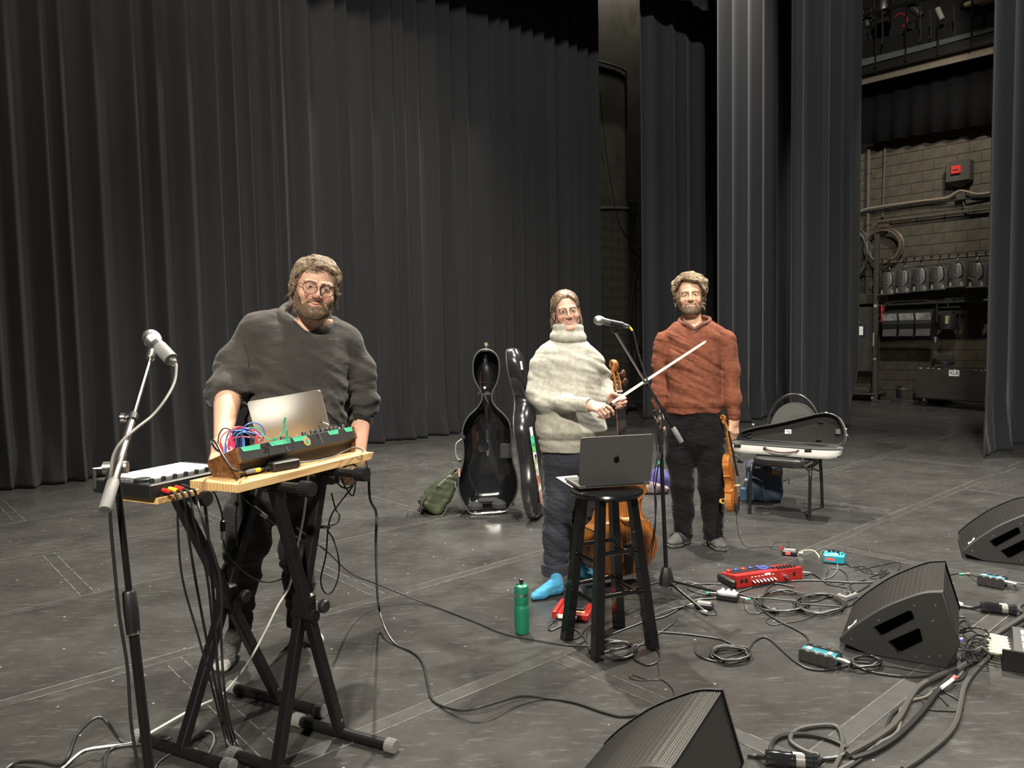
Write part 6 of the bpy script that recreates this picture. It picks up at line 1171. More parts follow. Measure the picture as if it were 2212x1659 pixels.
# ---- string instruments
OUT = [(0, .0), (.004, .07), (.02, .15), (.06, .225), (.11, .268), (.18, .290), (.25, .285), (.31, .262), (.345, .240), (.365, .238), (.375, .250), (.385, .222), (.42, .180), (.50, .155), (.58, .168), (.62, .200), (.632, .222), (.645, .205), (.67, .203), (.74, .228), (.81, .236), (.87, .222), (.93, .175), (.97, .11), (.99, .06), (1., .03)]
def fiddle(root, BL, TL, rib, arch, mt, mr, m_dark, tilt_neck=.06, fb_w=(.030, .018), scroll=1.):
    """z along the body from the bottom, x across, -y the front"""
    zs = [a*BL for a, _ in OUT]; hw = [b*BL for _, b in OUT]; loop = [(w, z) for w, z in zip(hw, zs)]+[(-w, z) for w, z in zip(hw[::-1], zs[::-1])][1:-1]; cz = BL*.48
    def ring(k, y, ov=1.): return [(x*k*ov, y, cz+(z-cz)*(1-(1-k)*1.0)*1.) for x, z in loop]
    rb_ = MB().loft([ring(1, -rib/2), ring(1, rib/2)], cap=False).build('ribs', mr, root, True, 50)
    for s, nm, m in ((-1, 'top_plate', mt), (1, 'back_plate', mr)):
        MB().loft([ring(1.0, s*rib/2, 1.018), ring(1.0, s*(rib/2+arch*.16), 1.022), ring(.985, s*(rib/2+arch*.22)), ring(.93, s*(rib/2+arch*.2)), ring(.8, s*(rib/2+arch*.5)), ring(.6, s*(rib/2+arch*.82)), ring(.3, s*(rib/2+arch*.98)), ring(.02, s*(rib/2+arch))]).build(nm, m, root, True, 60)
    yf = -(rib/2+arch); pl_ = MB().tube([(x*.965*1., -(rib/2+arch*.205), cz+(z-cz)*.965) for x, z in loop], BL*.0022, 5, closed=True).build('purfling', m_dark, root)
    for s in (-1, 1):
        f = crom([(s*.070*BL, 0, .56*BL), (s*.062*BL, 0, .575*BL), (s*.058*BL, 0, .54*BL), (s*.082*BL, 0, .46*BL), (s*.105*BL, 0, .385*BL), (s*.112*BL, 0, .35*BL), (s*.100*BL, 0, .345*BL)], 5); MB().tube([(x, -(rib/2+arch*max(.35, (1-(abs(x)/(.2*BL))**2*.9)))-.0002, z) for x, y, z in f], BL*.0045, 6).build('sound_hole', m_dark, root)
    bz = .455*BL; bh = BL*.088; br = MB().prism([(-.055*BL, 0), (-.04*BL, 0), (-.02*BL, bh*.25), (.02*BL, bh*.25), (.04*BL, 0), (.055*BL, 0), (.058*BL, bh*.6), (.04*BL, bh*.92), (0, bh*1.05), (-.04*BL, bh*.92), (-.058*BL, bh*.6)], -.006*BL, .006*BL, ((0, yf+arch*.1, bz), (1, 0, 0), (0, -1, 0), (0, 0, 1))).build('bridge', mat('maple_bridge', (.55, .38, .17), .5), root, False)
    yb_ = yf-bh; tp = MB().loft([[(x*w, yf-h-BL*.012+abs(x)*BL*.006, z) for x in (-1, -.5, 0, .5, 1)]+[(x*w, yf-h+BL*.012, z) for x in (1, -1)] for z, w, h in ((.03*BL, .020*BL, .02*BL), (.2*BL, .048*BL, bh*.5), (.27*BL, .058*BL, bh*.62))]).build('tailpiece', EBONY, root)
    fbz0, fbz1 = .78*BL, TL-.155*TL if BL > .5 else TL-.165*TL; fb0 = .63*BL if BL > .5 else .62*BL
    fy = lambda z: np.interp(z, [fb0, fbz1], [yf-bh*.62, -(rib*.1)-BL*.05])
    MB().loft([[(x*w, fy(z)-(1-x*x)*w*.35, z) for x in (-1, -.5, 0, .5, 1)]+[(w, fy(z)+BL*.012, z), (-w, fy(z)+BL*.012, z)] for z, w in ((fb0, fb_w[0]*1.25), (fbz1, fb_w[1]*1.1))]).build('fingerboard', EBONY, root)
    MB().loft([[(w*math.cos(q), fy(z)+BL*.012+d*math.sin(q), z) for q in np.linspace(0, PI, 9)]+[(-w, fy(z)+BL*.01, z), (w, fy(z)+BL*.01, z)] for z, w, d in ((.965*BL, fb_w[0]*1.05, rib*.62), (BL*1.03, fb_w[0]*.95, fb_w[0]*1.3), (fbz1, fb_w[1]*1.05, fb_w[1]*1.2))]).build('neck', mr, root)
    MB().box((0, fy(fbz1)-BL*.004, fbz1+BL*.006), (fb_w[1]*2.2, BL*.022, BL*.010), bev=BL*.002).build('nut', mat('ivory_nut', (.6, .55, .42), .4), root)
    # pegbox cheeks
    pz0, pz1 = fbz1+BL*.01, TL-.055*TL; yy = fy(fbz1)+BL*.015
    cv = lambda f: yy+BL*(.01+.05*f*f)
    for s in (-1, 1): MB().loft([[(s*w, cv(f)-BL*.022, pz0+(pz1-pz0)*f), (s*w*.72, cv(f)-BL*.022, pz0+(pz1-pz0)*f), (s*w*.72, cv(f)+BL*.028, pz0+(pz1-pz0)*f), (s*w, cv(f)+BL*.028, pz0+(pz1-pz0)*f)] for f, w in ((0, fb_w[1]*1.2), (.35, fb_w[1]*1.12), (.7, fb_w[1]), (1, fb_w[1]*.8))]).build('pegbox_cheek', mr, root, True, 40)
    MB().loft([[(s*fb_w[1]*.9, cv(f)+BL*.020, pz0+(pz1-pz0)*f) for s in (-1, 1)]+[(s*fb_w[1]*.9, cv(f)+BL*.032, pz0+(pz1-pz0)*f) for s in (1, -1)] for f in (0, .35, .7, 1)]).build('pegbox_back', mr, root, True, 40)
    # scroll: a spiral volute, wide at the eye
    R = TL*.027*scroll; c = np.array([0, cv(1)+R*.1, pz1+R*.78]); sp_ = []; rad = []
    for i in range(46):
        q = -PI/2-.2-i*.22; k = max(.16, 1-i/46*.9); sp_.append(c+np.array([0, R*k*math.cos(q)*-1*-1, R*k*math.sin(q)])); rad.append(R*.34*max(.35, 1-i/60))
    m_ = MB(); 
    for i in range(len(sp_)-1):
        pass
    m_.tube(sp_, rad, 8); sv = m_.v; m_.v = [((p[0])*1.9*(1+.0), p[1], p[2]) for p in sv]; m_.build('scroll', mr, root, True, 80); MB().cyl(c-np.array([fb_w[1]*1.35, 0, 0]), c+np.array([fb_w[1]*1.35, 0, 0]), R*.22, n=14).build('scroll_eye', mr, root)
    for i in range(4):
        s = 1 if i % 2 else -1; f = .18+.2*i; z = pz0+(pz1-pz0)*f; a = np.array([-s*fb_w[1]*1.15, cv(f), z]); b = np.array([s*fb_w[1]*2.6, cv(f), z]); pg = MB().tube([a, b], [BL*.007, BL*.010], 10).build('peg', m_dark, root); hb = MB().sphere((0, 0, 0), BL*.032 if BL > .5 else BL*.036, 12, (.75, .38, 1.)); hb.v = [tuple(np.array(p)+b+np.array([s*BL*.018, 0, 0])) for p in hb.v]; hb.build('peg_head', m_dark, pg)
    for i in range(4):
        x = (i-1.5); sg = MB().tube([(x*.020*BL, yf-bh*.66-BL*.012, .265*BL), (x*.024*BL, yf-bh*1.04+abs(x)*.008*BL, bz), (x*fb_w[1]*.5, fy(fbz1)-BL*.010, fbz1+BL*.008), (x*fb_w[1]*.3, cv(.2+.2*i), pz0+(pz1-pz0)*(.2+.18*i))], BL*(.0017 if BL > .5 else .0016), 5).build('string', CHR, root)
    return yf, bh, bz
CELW = wood('amber_cello_varnish', (.42, .155, .032), (.28, .085, .016), (10, 10, 1.2), 3., .22); CELR = wood('honey_maple_ribs', (.40, .17, .045), (.29, .105, .022), (3, 3, 22), 2.5, .25)
VIOW = wood('orange_violin_top', (.36, .125, .022), (.24, .07, .013), (26, 26, 3), 3., .22); VIOR = wood('flamed_violin_maple', (.40, .16, .032), (.25, .08, .015), (5, 5, 60), 2.5, .22)
cz0 = np.array([.606, 4.36, .06]); ctop = D(1326, 773, 4.37); up_c = ctop-cz0; CTL = np.linalg.norm(up_c); up_c /= CTL; nf = np.array([math.sin(.40), -math.cos(.40), 0]); yb3 = -(nf-(nf @ up_c)*up_c); yb3 /= np.linalg.norm(yb3); xb3 = np.cross(yb3, up_c)
ce_ = thing('cello', 'amber brown cello standing upright behind the stool, held by its neck', 'cello', cz0, rot=(xb3, yb3, up_c)); fiddle(ce_, .765, CTL, .115, .03, CELW, CELR, DARKW, fb_w=(.030, .0165))
MB().tube([(0, 0, 0), (0, 0, -.03), (0, 0, -.055)], [.014, .012, .004], 12).build('endpin', EBONY, ce_)
for i in range(4): MB().cyl(((i-1.5)*.012, -.135, .2), ((i-1.5)*.012, -.135, .218), .0025, n=8).build('fine_tuner', mat('red_silk', (.5, .06, .04), .5) if i % 2 else GOLD, ce_)
# bow
b0, b1 = D(1309, 879, 3.93), D(1521, 740, 4.26); bd_ = (b1-b0); BLn = np.linalg.norm(bd_); bd_ /= BLn; bn = np.array([0, -1., .25]); bn = bn-(bn @ bd_)*bd_; bn /= np.linalg.norm(bn); bs = np.cross(bn, bd_)
bw = thing('cello_bow', 'pale cello bow pointing up to the right across the rust sweater', 'bow', b0, rot=(bd_, bs, bn))
MB().tube([(-.012, 0, 0), (.12, 0, 0), (.35*BLn, 0, -.002), (.65*BLn, 0, -.004), (BLn-.02, 0, 0), (BLn, 0, .003)], [.0045, .0048, .0045, .004, .0035, .003], 10).build('stick', mat('dark_bow_stick', (.05, .02, .012), .3), bw)
MB().add([(.075, -.0075, .013), (.075, .0075, .013), (BLn-.012, .006, .010), (BLn-.012, -.006, .010), (.075, -.0075, .0145), (.075, .0075, .0145), (BLn-.012, .006, .0115), (BLn-.012, -.006, .0115)], [(0, 1, 2, 3), (7, 6, 5, 4), (0, 4, 5, 1), (2, 6, 7, 3), (1, 5, 6, 2), (3, 7, 4, 0)]).build('bow_hair', mat('horsehair', (.80, .72, .50), .6), bw, False)
MB().box((.052, 0, .0075), (.06, .013, .017), bev=.003).build('frog', EBONY, bw); MB().box((.058, 0, .0168), (.046, .0125, .0015)).build('pearl_slide', mat('pearl', (.8, .8, .8), .25), bw, False); MB().loft([[(BLn-.022, y, z) for y, z in ((-.004, -.002), (.004, -.002), (.004, .003), (-.004, .003))], [(BLn-.008, y, z) for y, z in ((-.0055, -.003), (.0055, -.003), (.0055, .012), (-.0055, .012))], [(BLn+.010, y, z) for y, z in ((-.001, .006), (.001, .006), (.001, .012), (-.001, .012))]]).build('tip_plate', mat('pearl', (.8, .8, .8), .25), bw, False)
MB().lathe([(.0048, -.022), (.0052, -.012), (.0048, -.004)], 12, (0, 0, 0), (1, 0, 0)).build('screw_button', STEEL, bw)
# violin held at the side
def w3(px, py, dy): q = P3.L(px, py, dy); return P3.b+P3.ex*q[0]+P3.ey*q[1]+ZA*q[2]
vb, vt_ = w3(1582, 1106, -.12), w3(1563, 896, -.08); upv = vt_-vb; VTL = np.linalg.norm(upv); upv /= VTL; nf = np.array([.90, -.43, 0]); yv = -(nf-(nf @ upv)*upv); yv /= np.linalg.norm(yv); xv = np.cross(yv, upv)
vi = thing('violin', 'orange brown violin hanging side-on from the hand of the person in rust', 'violin', vb, rot=(xv, yv, upv)); yf_, bh_, bz_ = fiddle(vi, VTL*.60, VTL, .036, .016, VIOW, VIOR, DARKW, fb_w=(.021, .0125), scroll=1.15)
BLv = VTL*.60
MB().lathe([(.004, 0), (.03, .002), (.036, .008), (.03, .012), (.0, .011)], 20, (-.05, -.03, .03), (0, -1, .1)).build('chin_rest', EBONY, vi)
sr = MB().tube(crom([(-.085, .03, .07), (-.06, .058, .075), (0, .066, .085), (.06, .058, .075), (.085, .03, .07)], 6), [.008]*25, 8, flat=.6).build('shoulder_rest', mat('yellow_wood_rest', (.5, .27, .06), .35), vi)
for s in (-1, 1): MB().tube([(s*.085, .03, .07), (s*.095, .012, .07), (s*.1, -.02, .068)], .004, 6).build('rest_fork', BLKP, sr)
MB().box((.03, -.045, .075), (.02, .012, .018), bev=.003).build('pickup_clip', CHR, vi)
ve = vb+np.array([.02, -.01, .0])
cab([ve, ve-ZA*.03+np.array([.005, 0, 0]), w3(1592, 1130, -.1), w3(1597, 1160, -.1), G(1608, 1178, .03), G(1625, 1183, .004), G(1650, 1181, .004), G(1668, 1180, .004)], .002, 'thin black pickup wire trailing from the violin to the floor')
# ---- cello case
GLB = mat('glossy_black_shell', (.008, .008, .009), .07, coat=.8); GLB2 = mat('glossy_black_lid', (.012, .012, .013), .22, coat=.6, bump=.05, bscale=40)
cb = np.array([-.19, 6.12, 0]); ey_ = cb/np.linalg.norm(cb); ex_ = np.array([ey_[1], -ey_[0], 0])
csP = [(1050, 751), (1037, 754), (1028, 763), (1022, 778), (1021, 795), (1023, 812), (1030, 828), (1038, 842), (1041, 856), (1038, 868), (1028, 882), (1013, 896), (1003, 912), (998, 930), (999, 952), (1001, 975), (1000, 995), (996, 1012), (990, 1032), (989, 1050), (992, 1068), (999, 1085), (1008, 1099), (1018, 1110), (1055, 1109), (1092, 1105), (1103, 1093), (1112, 1078), (1118, 1060), (1119, 1042), (1116, 1022), (1110, 1002), (1107, 985), (1105, 965), (1105, 945), (1104, 925), (1099, 908), (1088, 893), (1074, 880), (1065, 868), (1062, 855), (1065, 842), (1072, 828), (1077, 812), (1079, 795), (1078, 778), (1073, 764), (1063, 755)]
csO = []
for x, y in csP: p = PL(x, y, cb, ey_)-cb; csO.append((p @ ex_, p[2]))
zmin = min(z for _, z in csO); csO = [(x, z-zmin+.004) for x, z in csO]; ccx = np.mean([x for x, _ in csO]); ccz = .62
csO = [tuple(p) for p in crom(csO, 3, True)]
cs = thing('cello_case', 'open glossy black cello case standing upright in front of the curtain', 'cello case', cb, rot=(ex_, ey_, ZA))
def scaled(k, y, o=csO, cx0=None): return [((x-ccx)*k+ccx if True else x, y, max(.003, (z-ccz)*(1-(1-k)*.75)+ccz)) for x, z in o]
MB().loft([scaled(.955, .005), scaled(.965, .0), scaled(1., .0), scaled(1.0, .09), scaled(.97, .17), scaled(.85, .215), scaled(.6, .235), scaled(.05, .24)], cap=False).build('shell', GLB, cs, True, 50)
MB().loft([scaled(.955, .005), scaled(.93, .10), scaled(.86, .165), scaled(.6, .19), scaled(.05, .195)], cap=False).build('interior', GLB, cs, True, 60)
MB().tube(scaled(.985, -.002), .0065, 8, closed=True).build('rim', mat('rim_grey', (.14, .14, .13), .3, .6), cs)
f = lambda x, y, dy=0.: (lambda p: np.array([p @ ex_, p @ ey_, p[2]]))(PL(x, y, cb+ey_*dy, ey_)-cb)
def pad(nm, x0, y0, x1, y1, dy, th, m, par):
    a = f(x0, y0, dy); b = f(x1, y1, dy); return MB().box(((a+b)/2), (abs(b[0]-a[0]), th, abs(b[2]-a[2])), bev=min(.03, th*.4)).build(nm, m, par)
PADM = mat('black_velvet_pad', (.018, .018, .018), .8, sheen=.2)
pad('foot_pad', 1012, 1084, 1042, 1106, .06, .10, PADM, cs); pad('foot_pad', 1063, 1080, 1093, 1103, .06, .10, PADM, cs); pad('pad_bridge', 1030, 1076, 1080, 1086, .09, .06, PADM, cs); pad('neck_block', 1042, 846, 1062, 858, .09, .06, PADM, cs)
MB().tube(crom([f(1045, 850, .02), f(1050, 862, .0), f(1054, 872, .0), f(1050, 885, .04)], 5), .006, 6).build('neck_strap', PADM, cs); MB().sphere(f(1047, 838, .06), .012, 12).build('white_stud', WHITEPL, cs)
MB().lathe([(.05, 0), (.045, .012), (.0, .014)], 24, f(1043, 965, .19), (0, -1, 0)).build('round_boss', GLB, cs); pad('storage_flap', 1080, 958, 1104, 990, .10, .02, PADM, cs)
MB().tube(crom([f(998, 948), f(986, 958), f(984, 975), f(988, 990), f(996, 994)], 5), .009, 8, flat=.5).build('carry_handle', mat('handle_cream', (.35, .31, .24), .5), cs)
for x, y in ((1001, 1100), (1109, 1088), (994, 995), (1034, 850), (1002, 945)): p = f(x, y); MB().box(p, (.022, .03, .03), bev=.005).build('latch', mat('dark_latch', (.08, .08, .075), .4, .8), cs)
tl_ = MB().lathe([(.012, 0), (.014, .02), (.010, .03)], 12, f(1050, 751, .02)).build('top_loop', STEEL, cs); MB().tube([f(1046, 746, .02), f(1047, 742, .02), f(1051, 741, .02), f(1054, 744, .02), f(1053, 748, .02)], .004, 6).build('loop_ring', GOLD, cs)
pad('red_tag', 990, 1012, 994, 1030, -.01, .004, mat('pink_sticker', (.6, .25, .22), .6), cs)
# lid
hq = np.array([-.25, -.968, 0]); hr = np.array([.968, -.25, 0]); hw_ = max(x for x, _ in csO)-ccx; hinge = cb+ex_*(max(x for x, _ in csO)+.015); lc0 = np.array([.088, 5.77, 0])-hq*hw_; lc0[2] = 0; hup = ZA-hr*.135; hup /= np.linalg.norm(hup); hrr = np.cross(hup, hq)
csL = [(-(x-ccx), z) for x, z in csO][::-1]; sl = lambda k, y: [(x*k, y, max(.003, (z-ccz)*(1-(1-k)*.75)+ccz)) for x, z in csL]
ld = MB().loft([sl(.965, -.0), sl(1., .0), sl(1., .045), sl(.975, .075), sl(.90, .105), sl(.75, .125), sl(.05, .135)], cap=False).build('lid', GLB2, cs, True, 50); ld['label'] = 'sticker-covered black lid swung open beside the case'
Ml = Matrix(((hq[0], hrr[0], hup[0], lc0[0]), (hq[1], hrr[1], hup[1], lc0[1]), (hq[2], hrr[2], hup[2], .012), (0, 0, 0, 1))); Mc = Matrix(((ex_[0], ey_[0], 0, cb[0]), (ex_[1], ey_[1], 0, cb[1]), (0, 0, 1, 0), (0, 0, 0, 1))); ld.matrix_local = Mc.inverted() @ Ml
MB().loft([sl(.965, -.0), sl(.94, .04), sl(.85, .085), sl(.05, .105)], cap=False).build('lining', PADM, ld); MB().tube(sl(.985, -.001), .006, 6, closed=True).build('rim', mat('rim_grey', (.14, .14, .13), .3, .6), ld)
MB().box((-.02, .03, .86), (.2, .012, .03)).build('hinge_strap', PADM, ld)
stk = [(1132, 945, .10, .09, (.7, .7, .68)), (1138, 966, .14, .11, (.05, .40, .22)), (1141, 980, .12, .10, (.10, .42, .10)), (1147, 995, .12, .10, (.72, .72, .70)), (1141, 1002, .07, .06, (.5, .12, .08)), (1151, 1004, .11, .07, (.30, .45, .12)), (1155, 1012, .12, .09, (.25, .42, .10)), (1145, 1024, .10, .12, (.70, .70, .68)), (1152, 1030, .10, .06, (.6, .45, .42)), (1146, 1052, .08, .14, (.72, .70, .66)), (1153, 1050, .12, .11, (.32, .10, .05)), (1153, 1073, .09, .10, (.55, .5, .45)), (1150, 1095, .12, .14, (.25, .12, .10)), (1112, 796, .07, .09, (.6, .58, .5))]
for x, y, sw, sh_, c in stk:
    p = PL(x, y, lc0+hrr*.128, hrr)-lc0; pos = np.array([p @ hq, .126, p @ hup]); kx = abs(pos[0])/hw_
    pos[0] = max(-hw_*.62, min(hw_*.62, pos[0])); o_ = MB().box(pos, (sw*.75, .006, sh_*.75), bev=.002).build('sticker', mat('sticker_%d_%d' % (x, y), c, .5, var=.5, vscale=60), ld)
text_mesh('sticker_lettering', 'WA', .04, BLKP, ld, (float(np.clip((PL(1147, 995, lc0+hrr*.13, hrr)-lc0) @ hq, -hw_*.62, hw_*.62)), .1305, float((PL(1147, 996, lc0+hrr*.13, hrr)-lc0) @ hup)), (-1, 0, 0), (0, 0, 1))
# ---- green backpack leaning on the case
GRN = mat('olive_coated_canvas', (.033, .042, .018), .48, bump=.15, bscale=30, var=.15, vscale=6); gb = G(945, 1108); gb[2] = 0; ge = gb/np.linalg.norm(gb); gx = np.array([ge[1], -ge[0], 0]); gp = thing('backpack', 'olive green roll-top backpack slumped against the cello case', 'backpack', gb, rot=(gx, ge, ZA)); fg = lambda x, y, dy=0.: (lambda p: np.array([p @ gx, p @ ge, p[2]]))(PL(x, y, gb+ge*dy, ge)-gb)
ga, gbm = fg(985, 1022, .12), fg(925, 1098, 0.05)
def rucks(X):
    ax = gbm-ga; Ln = np.linalg.norm(ax); ax = ax/Ln; sd = np.array([0, 1., 0]); sd = sd-(sd @ ax)*ax; sd /= np.linalg.norm(sd); nn = np.cross(ax, sd); Q = X-(ga+gbm)/2; u, v, w = Q @ ax, Q @ sd, Q @ nn; th = np.interp(u, [-Ln/2, 0, Ln/2], [.045, .095, .10]); hw2 = np.interp(u, [-Ln/2, 0, Ln/2], [.13, .15, .16])
    d = np.sqrt(np.clip(np.abs(u)-Ln/2+.02, 0, 9)**2+np.clip(np.abs(v)-hw2+.05, 0, 9)**2+np.clip(np.abs(w)-th+.04, 0, 9)**2)-.04; return smax((d+.010*vnoise(X*11)+.006*folds(X, (.3, .2, .9), 40, 1., 3.))*.8, .004-X[:, 2], .006)
sdf_obj('body', rucks, np.minimum(ga, gbm)-np.array([.2, .25, .14]), np.maximum(ga, gbm)+np.array([.2, .25, .12]), .009, GRN, gp)
BWB = mat('black_webbing', (.02, .02, .018), .8)
MB().tube(crom([fg(990, 1010, .06), fg(970, 1022, -.06), fg(940, 1050, -.10), fg(915, 1082, -.10), fg(905, 1102, -.08)], 6), .012, 8, flat=.45).build('flap_edge', BWB, gp)
for pts in ([(912, 1085), (907, 1108), (914, 1122)], [(900, 1102), (884, 1104), (878, 1108)], [(975, 1012), (978, 1000), (988, 1002), (992, 1012)], [(955, 1110), (962, 1105), (965, 1098)]): MB().tube(crom([fg(x, y, -.10) if y < 1108 else np.array([fg(x, y, -.1)[0], fg(x, y, -.1)[1], .006]) for x, y in pts], 5), .010, 6, flat=.4).build('strap', mat('grey_webbing', (.07, .07, .06), .8), gp)
MB().box(fg(984, 1048, -.02), (.02, .02, .05), bev=.004).build('buckle', STEEL, gp); MB().box(fg(905, 1081, -.1), (.02, .015, .02), bev=.004).build('side_clip', BLKP, gp)
# ---- chair, case, packs at the right
FL, FR, BR = G(1620, 1110), G(1748, 1124), G(1783, 1098); ed_ = (FR-FL); ed_ /= np.linalg.norm(ed_); bk = np.array([-ed_[1], ed_[0], 0]); cc3 = (FL+FR)/2+bk*.23; ch = thing('stacking_chair', 'black stacking chair with a rounded back holding the white violin case', 'chair', cc3, rot=(ed_, bk, ZA)); CHM = mat('chair_tube_black', (.022, .022, .021), .3, .5)
HW = .225
seatz = .455
sv = []
for i in range(32): q = 2*PI*i/32; sv.append((abs(math.cos(q))**.55*(1 if math.cos(q) > 0 else -1)*HW*1.02, abs(math.sin(q))**.55*(1 if math.sin(q) > 0 else -1)*.22))
MB().loft([[(x*k, y*k, z) for x, y in sv] for k, z in ((.9, seatz-.07), (.99, seatz-.06), (1.02, seatz-.035), (1.0, seatz-.012), (.93, seatz-.002), (.6, seatz+.006), (.05, seatz+.008))]).build('seat', mat('black_vinyl', (.012, .012, .0115), .42, bump=.25, bscale=35), ch)
for s in (-1, 1):
    MB().tube(crom([(s*HW, -.23, .012), (s*HW, -.215, .25), (s*HW*.99, -.19, .37), (s*HW*.98, -.10, .395), (s*HW*.98, .12, .395)], 5), .0125, 12).build('front_leg', CHM, ch); MB().tube(crom([(s*HW*1.02, .26, .012), (s*HW, .235, .25), (s*HW*.98, .205, .42), (s*HW*.96, .225, .55), (s*HW*.95, .25, .62)], 5), .0125, 12).build('rear_leg', CHM, ch)
    for y in (-.23, .26): MB().cyl((s*HW*1.01, y, 0), (s*HW*1.01, y, .02), .0145, n=10).build('rubber_foot', BLKP, ch)
    MB().tube([(s*HW, .23, .30), (s*HW, -.14, .385)], .008, 8).build('side_brace', CHM, ch)
bkp = [(HW*.95*math.cos(q)*1.0, .25+.03*math.sin(q)+.0, .62+.30*math.sin(q)) for q in np.linspace(0, PI, 22)]; MB().tube(bkp, .0125, 12).build('back_frame', CHM, ch)
bp2 = [(HW*.86*math.cos(q), .62+.235*math.sin(q)) for q in np.linspace(0, PI, 20)]+[(-HW*.8, .55), (0, .52), (HW*.8, .55)]; MB().prism(bp2, -.02, .02, ((0, .245, 0), (1, 0, 0), (0, .1, .995), (0, -1, .1))).build('back_pad', mat('grey_vinyl_back', (.045, .045, .042), .55), ch, True, 40)
# violin case: base shell on the seat, lid open behind
WHS = mat('white_gloss_shell', (.74, .74, .69), .22, coat=.4); vc0 = cc3-bk*.03; vc0[2] = seatz+.008; vc = thing('violin_case', 'open white violin case lying across the chair seat', 'violin case', vc0, rot=(ed_, bk, ZA))
LL = .42; half = [(-LL, .04), (-LL*.97, .065), (-LL*.8, .085), (-.1, .105), (.1, .125), (.24, .135), (.34, .12), (.40, .08), (.42, .03)]; plan = half+[(x, -y) for x, y in half[::-1]]
plan = [tuple(p) for p in crom(plan, 3, True)]
MB().loft([[(x*k, y*k, z) for x, y in plan] for k, z in ((.05, .0), (.86, .0), (.95, .006), (1., .03), (1., .075))], cap=False).build('base_shell', WHS, vc, True, 50); MB().loft([[(x*k, y*k, z) for x, y in plan] for k, z in ((1.005, .072), (1.005, .08), (.95, .08), (.9, .06), (.3, .05), (.02, .05))], cap=False).build('base_lining', PADM, vc)
lidp_ = [(-LL, .0), (-LL*.98, .035), (-LL*.9, .06), (-LL*.6, .095), (-.1, .125), (.1, .175), (.22, .205), (.30, .21), (.37, .185), (.415, .12), (.425, .06), (.41, .01), (.38, -.0)]; lidp_ = [tuple(p) for p in crom(lidp_, 3)]; cxl, czl = 0.03, .08
lu = np.array([0, .18, .984]); lnn = np.array([0, -.984, .18])
def lr(k, dpt): return [np.array([(x-cxl)*k+cxl, .125, .082])+lu*((z-czl)*k+czl)*1.18+lnn*dpt for x, z in lidp_]
ls = MB().loft([lr(1., .0), lr(1.0, -.05), lr(.93, -.072), lr(.1, -.078)], cap=False).build('lid_shell', WHS, vc, True, 50); MB().loft([lr(1., .0), lr(.955, .0), lr(.94, -.035), lr(.9, -.052), lr(.1, -.055)], cap=False).build('lid_lining', mat('dark_brown_lining', (.014, .0125, .011), .85), vc, True, 50); MB().tube(lr(.985, .002), .006, 8, closed=True).build('lid_seal', BLKP, vc)
def lpt(x, z, dpt=-.048): return np.array([x, .125, .082])+lu*z*1.18+lnn*dpt
lbx = (np.array([1, 0, 0]), lu, lnn)
lb_ = MB().box(lpt(-.02, .075), (.05, .036, .002), lbx).build('lining_label', WHITEP, vc, False); MB().box(lpt(-.018, .079, -.0465), (.036, .005, .001), lbx).build('label_print', BLKP, lb_, False); MB().box(lpt(-.01, .066, -.0465), (.02, .007, .001), lbx).build('label_print', BLKP, lb_, False)
for x, z in ((.23, .150), (.22, .03)): MB().box(lpt(x, z, -.04), (.045, .012, .016), lbx, .004).build('bow_holder', BLKP, vc)
MB().tube([lpt(.36, .11, -.05), lpt(.36, .075, -.05)], .022, 14).build('humidity_tube', mat('grey_tube', (.10, .10, .10), .3), vc)
for x, z in ((-.36, .06), (-.36, .035), (-.33, .05), (-.33, .02)): MB().box(lpt(x, z, -.04), (.03, .018, .03), lbx, .004).build('bow_spinner', BLKP, vc)
for x in (-.355, .20): MB().box((x, -.128 if x > 0 else -.088, .062), (.055, .014, .03), bev=.003).build('latch', BLKP, vc)
MB().tube(crom([(-.13, -.112, .062), (-.10, -.135, .05), (0, -.155, .038), (.10, -.145, .05), (.13, -.128, .062)], 6), .007, 8).build('carry_handle', mat('brown_handle', (.05, .025, .018), .45), vc)
for x in (-.13, .13): MB().box((x, -.115, .06), (.025, .02, .02), bev=.004).build('handle_mount', BLKP, vc)
for p in (lpt(.43, .07, -.03), lpt(.42, .11, -.03), lpt(-.30, .112, -.03), lpt(.27, .215, -.03)): MB().box(p, (.02, .02, .012), bev=.003).build('lid_hinge', STEEL, vc)
for x, y in ((-.40, -.03), (.40, -.06), (.415, .0)): MB().lathe([(.008, 0), (.008, .008), (.005, .012)], 10, (x, y, .02), (np.sign(x), -.3, 0)).build('strap_stud', BLKP, vc)
tag(MB().tube(crom([vc0+ed_*-.34-bk*.1+ZA*.0, vc0+ed_*-.33-bk*.12-ZA*.05, vc0+ed_*-.35-bk*.1-ZA*.07, vc0+ed_*-.30-bk*.13-ZA*.06, vc0+ed_*-.36-bk*.12-ZA*.02], 5), .010, 6).build('case_strap', BWB), 'bunched black strap hanging under the narrow end of the violin case', 'strap')
tag(MB().tube(crom([vc0+ed_*.16-bk*.14+ZA*.0, vc0+ed_*.18-bk*.16-ZA*.05, vc0+ed_*.22-bk*.14-ZA*.09, vc0+ed_*.19-bk*.17-ZA*.06, vc0+ed_*.24-bk*.15-ZA*.02], 5), .010, 6).build('case_strap', BWB), 'bunched black strap hanging under the wide end of the violin case', 'strap')
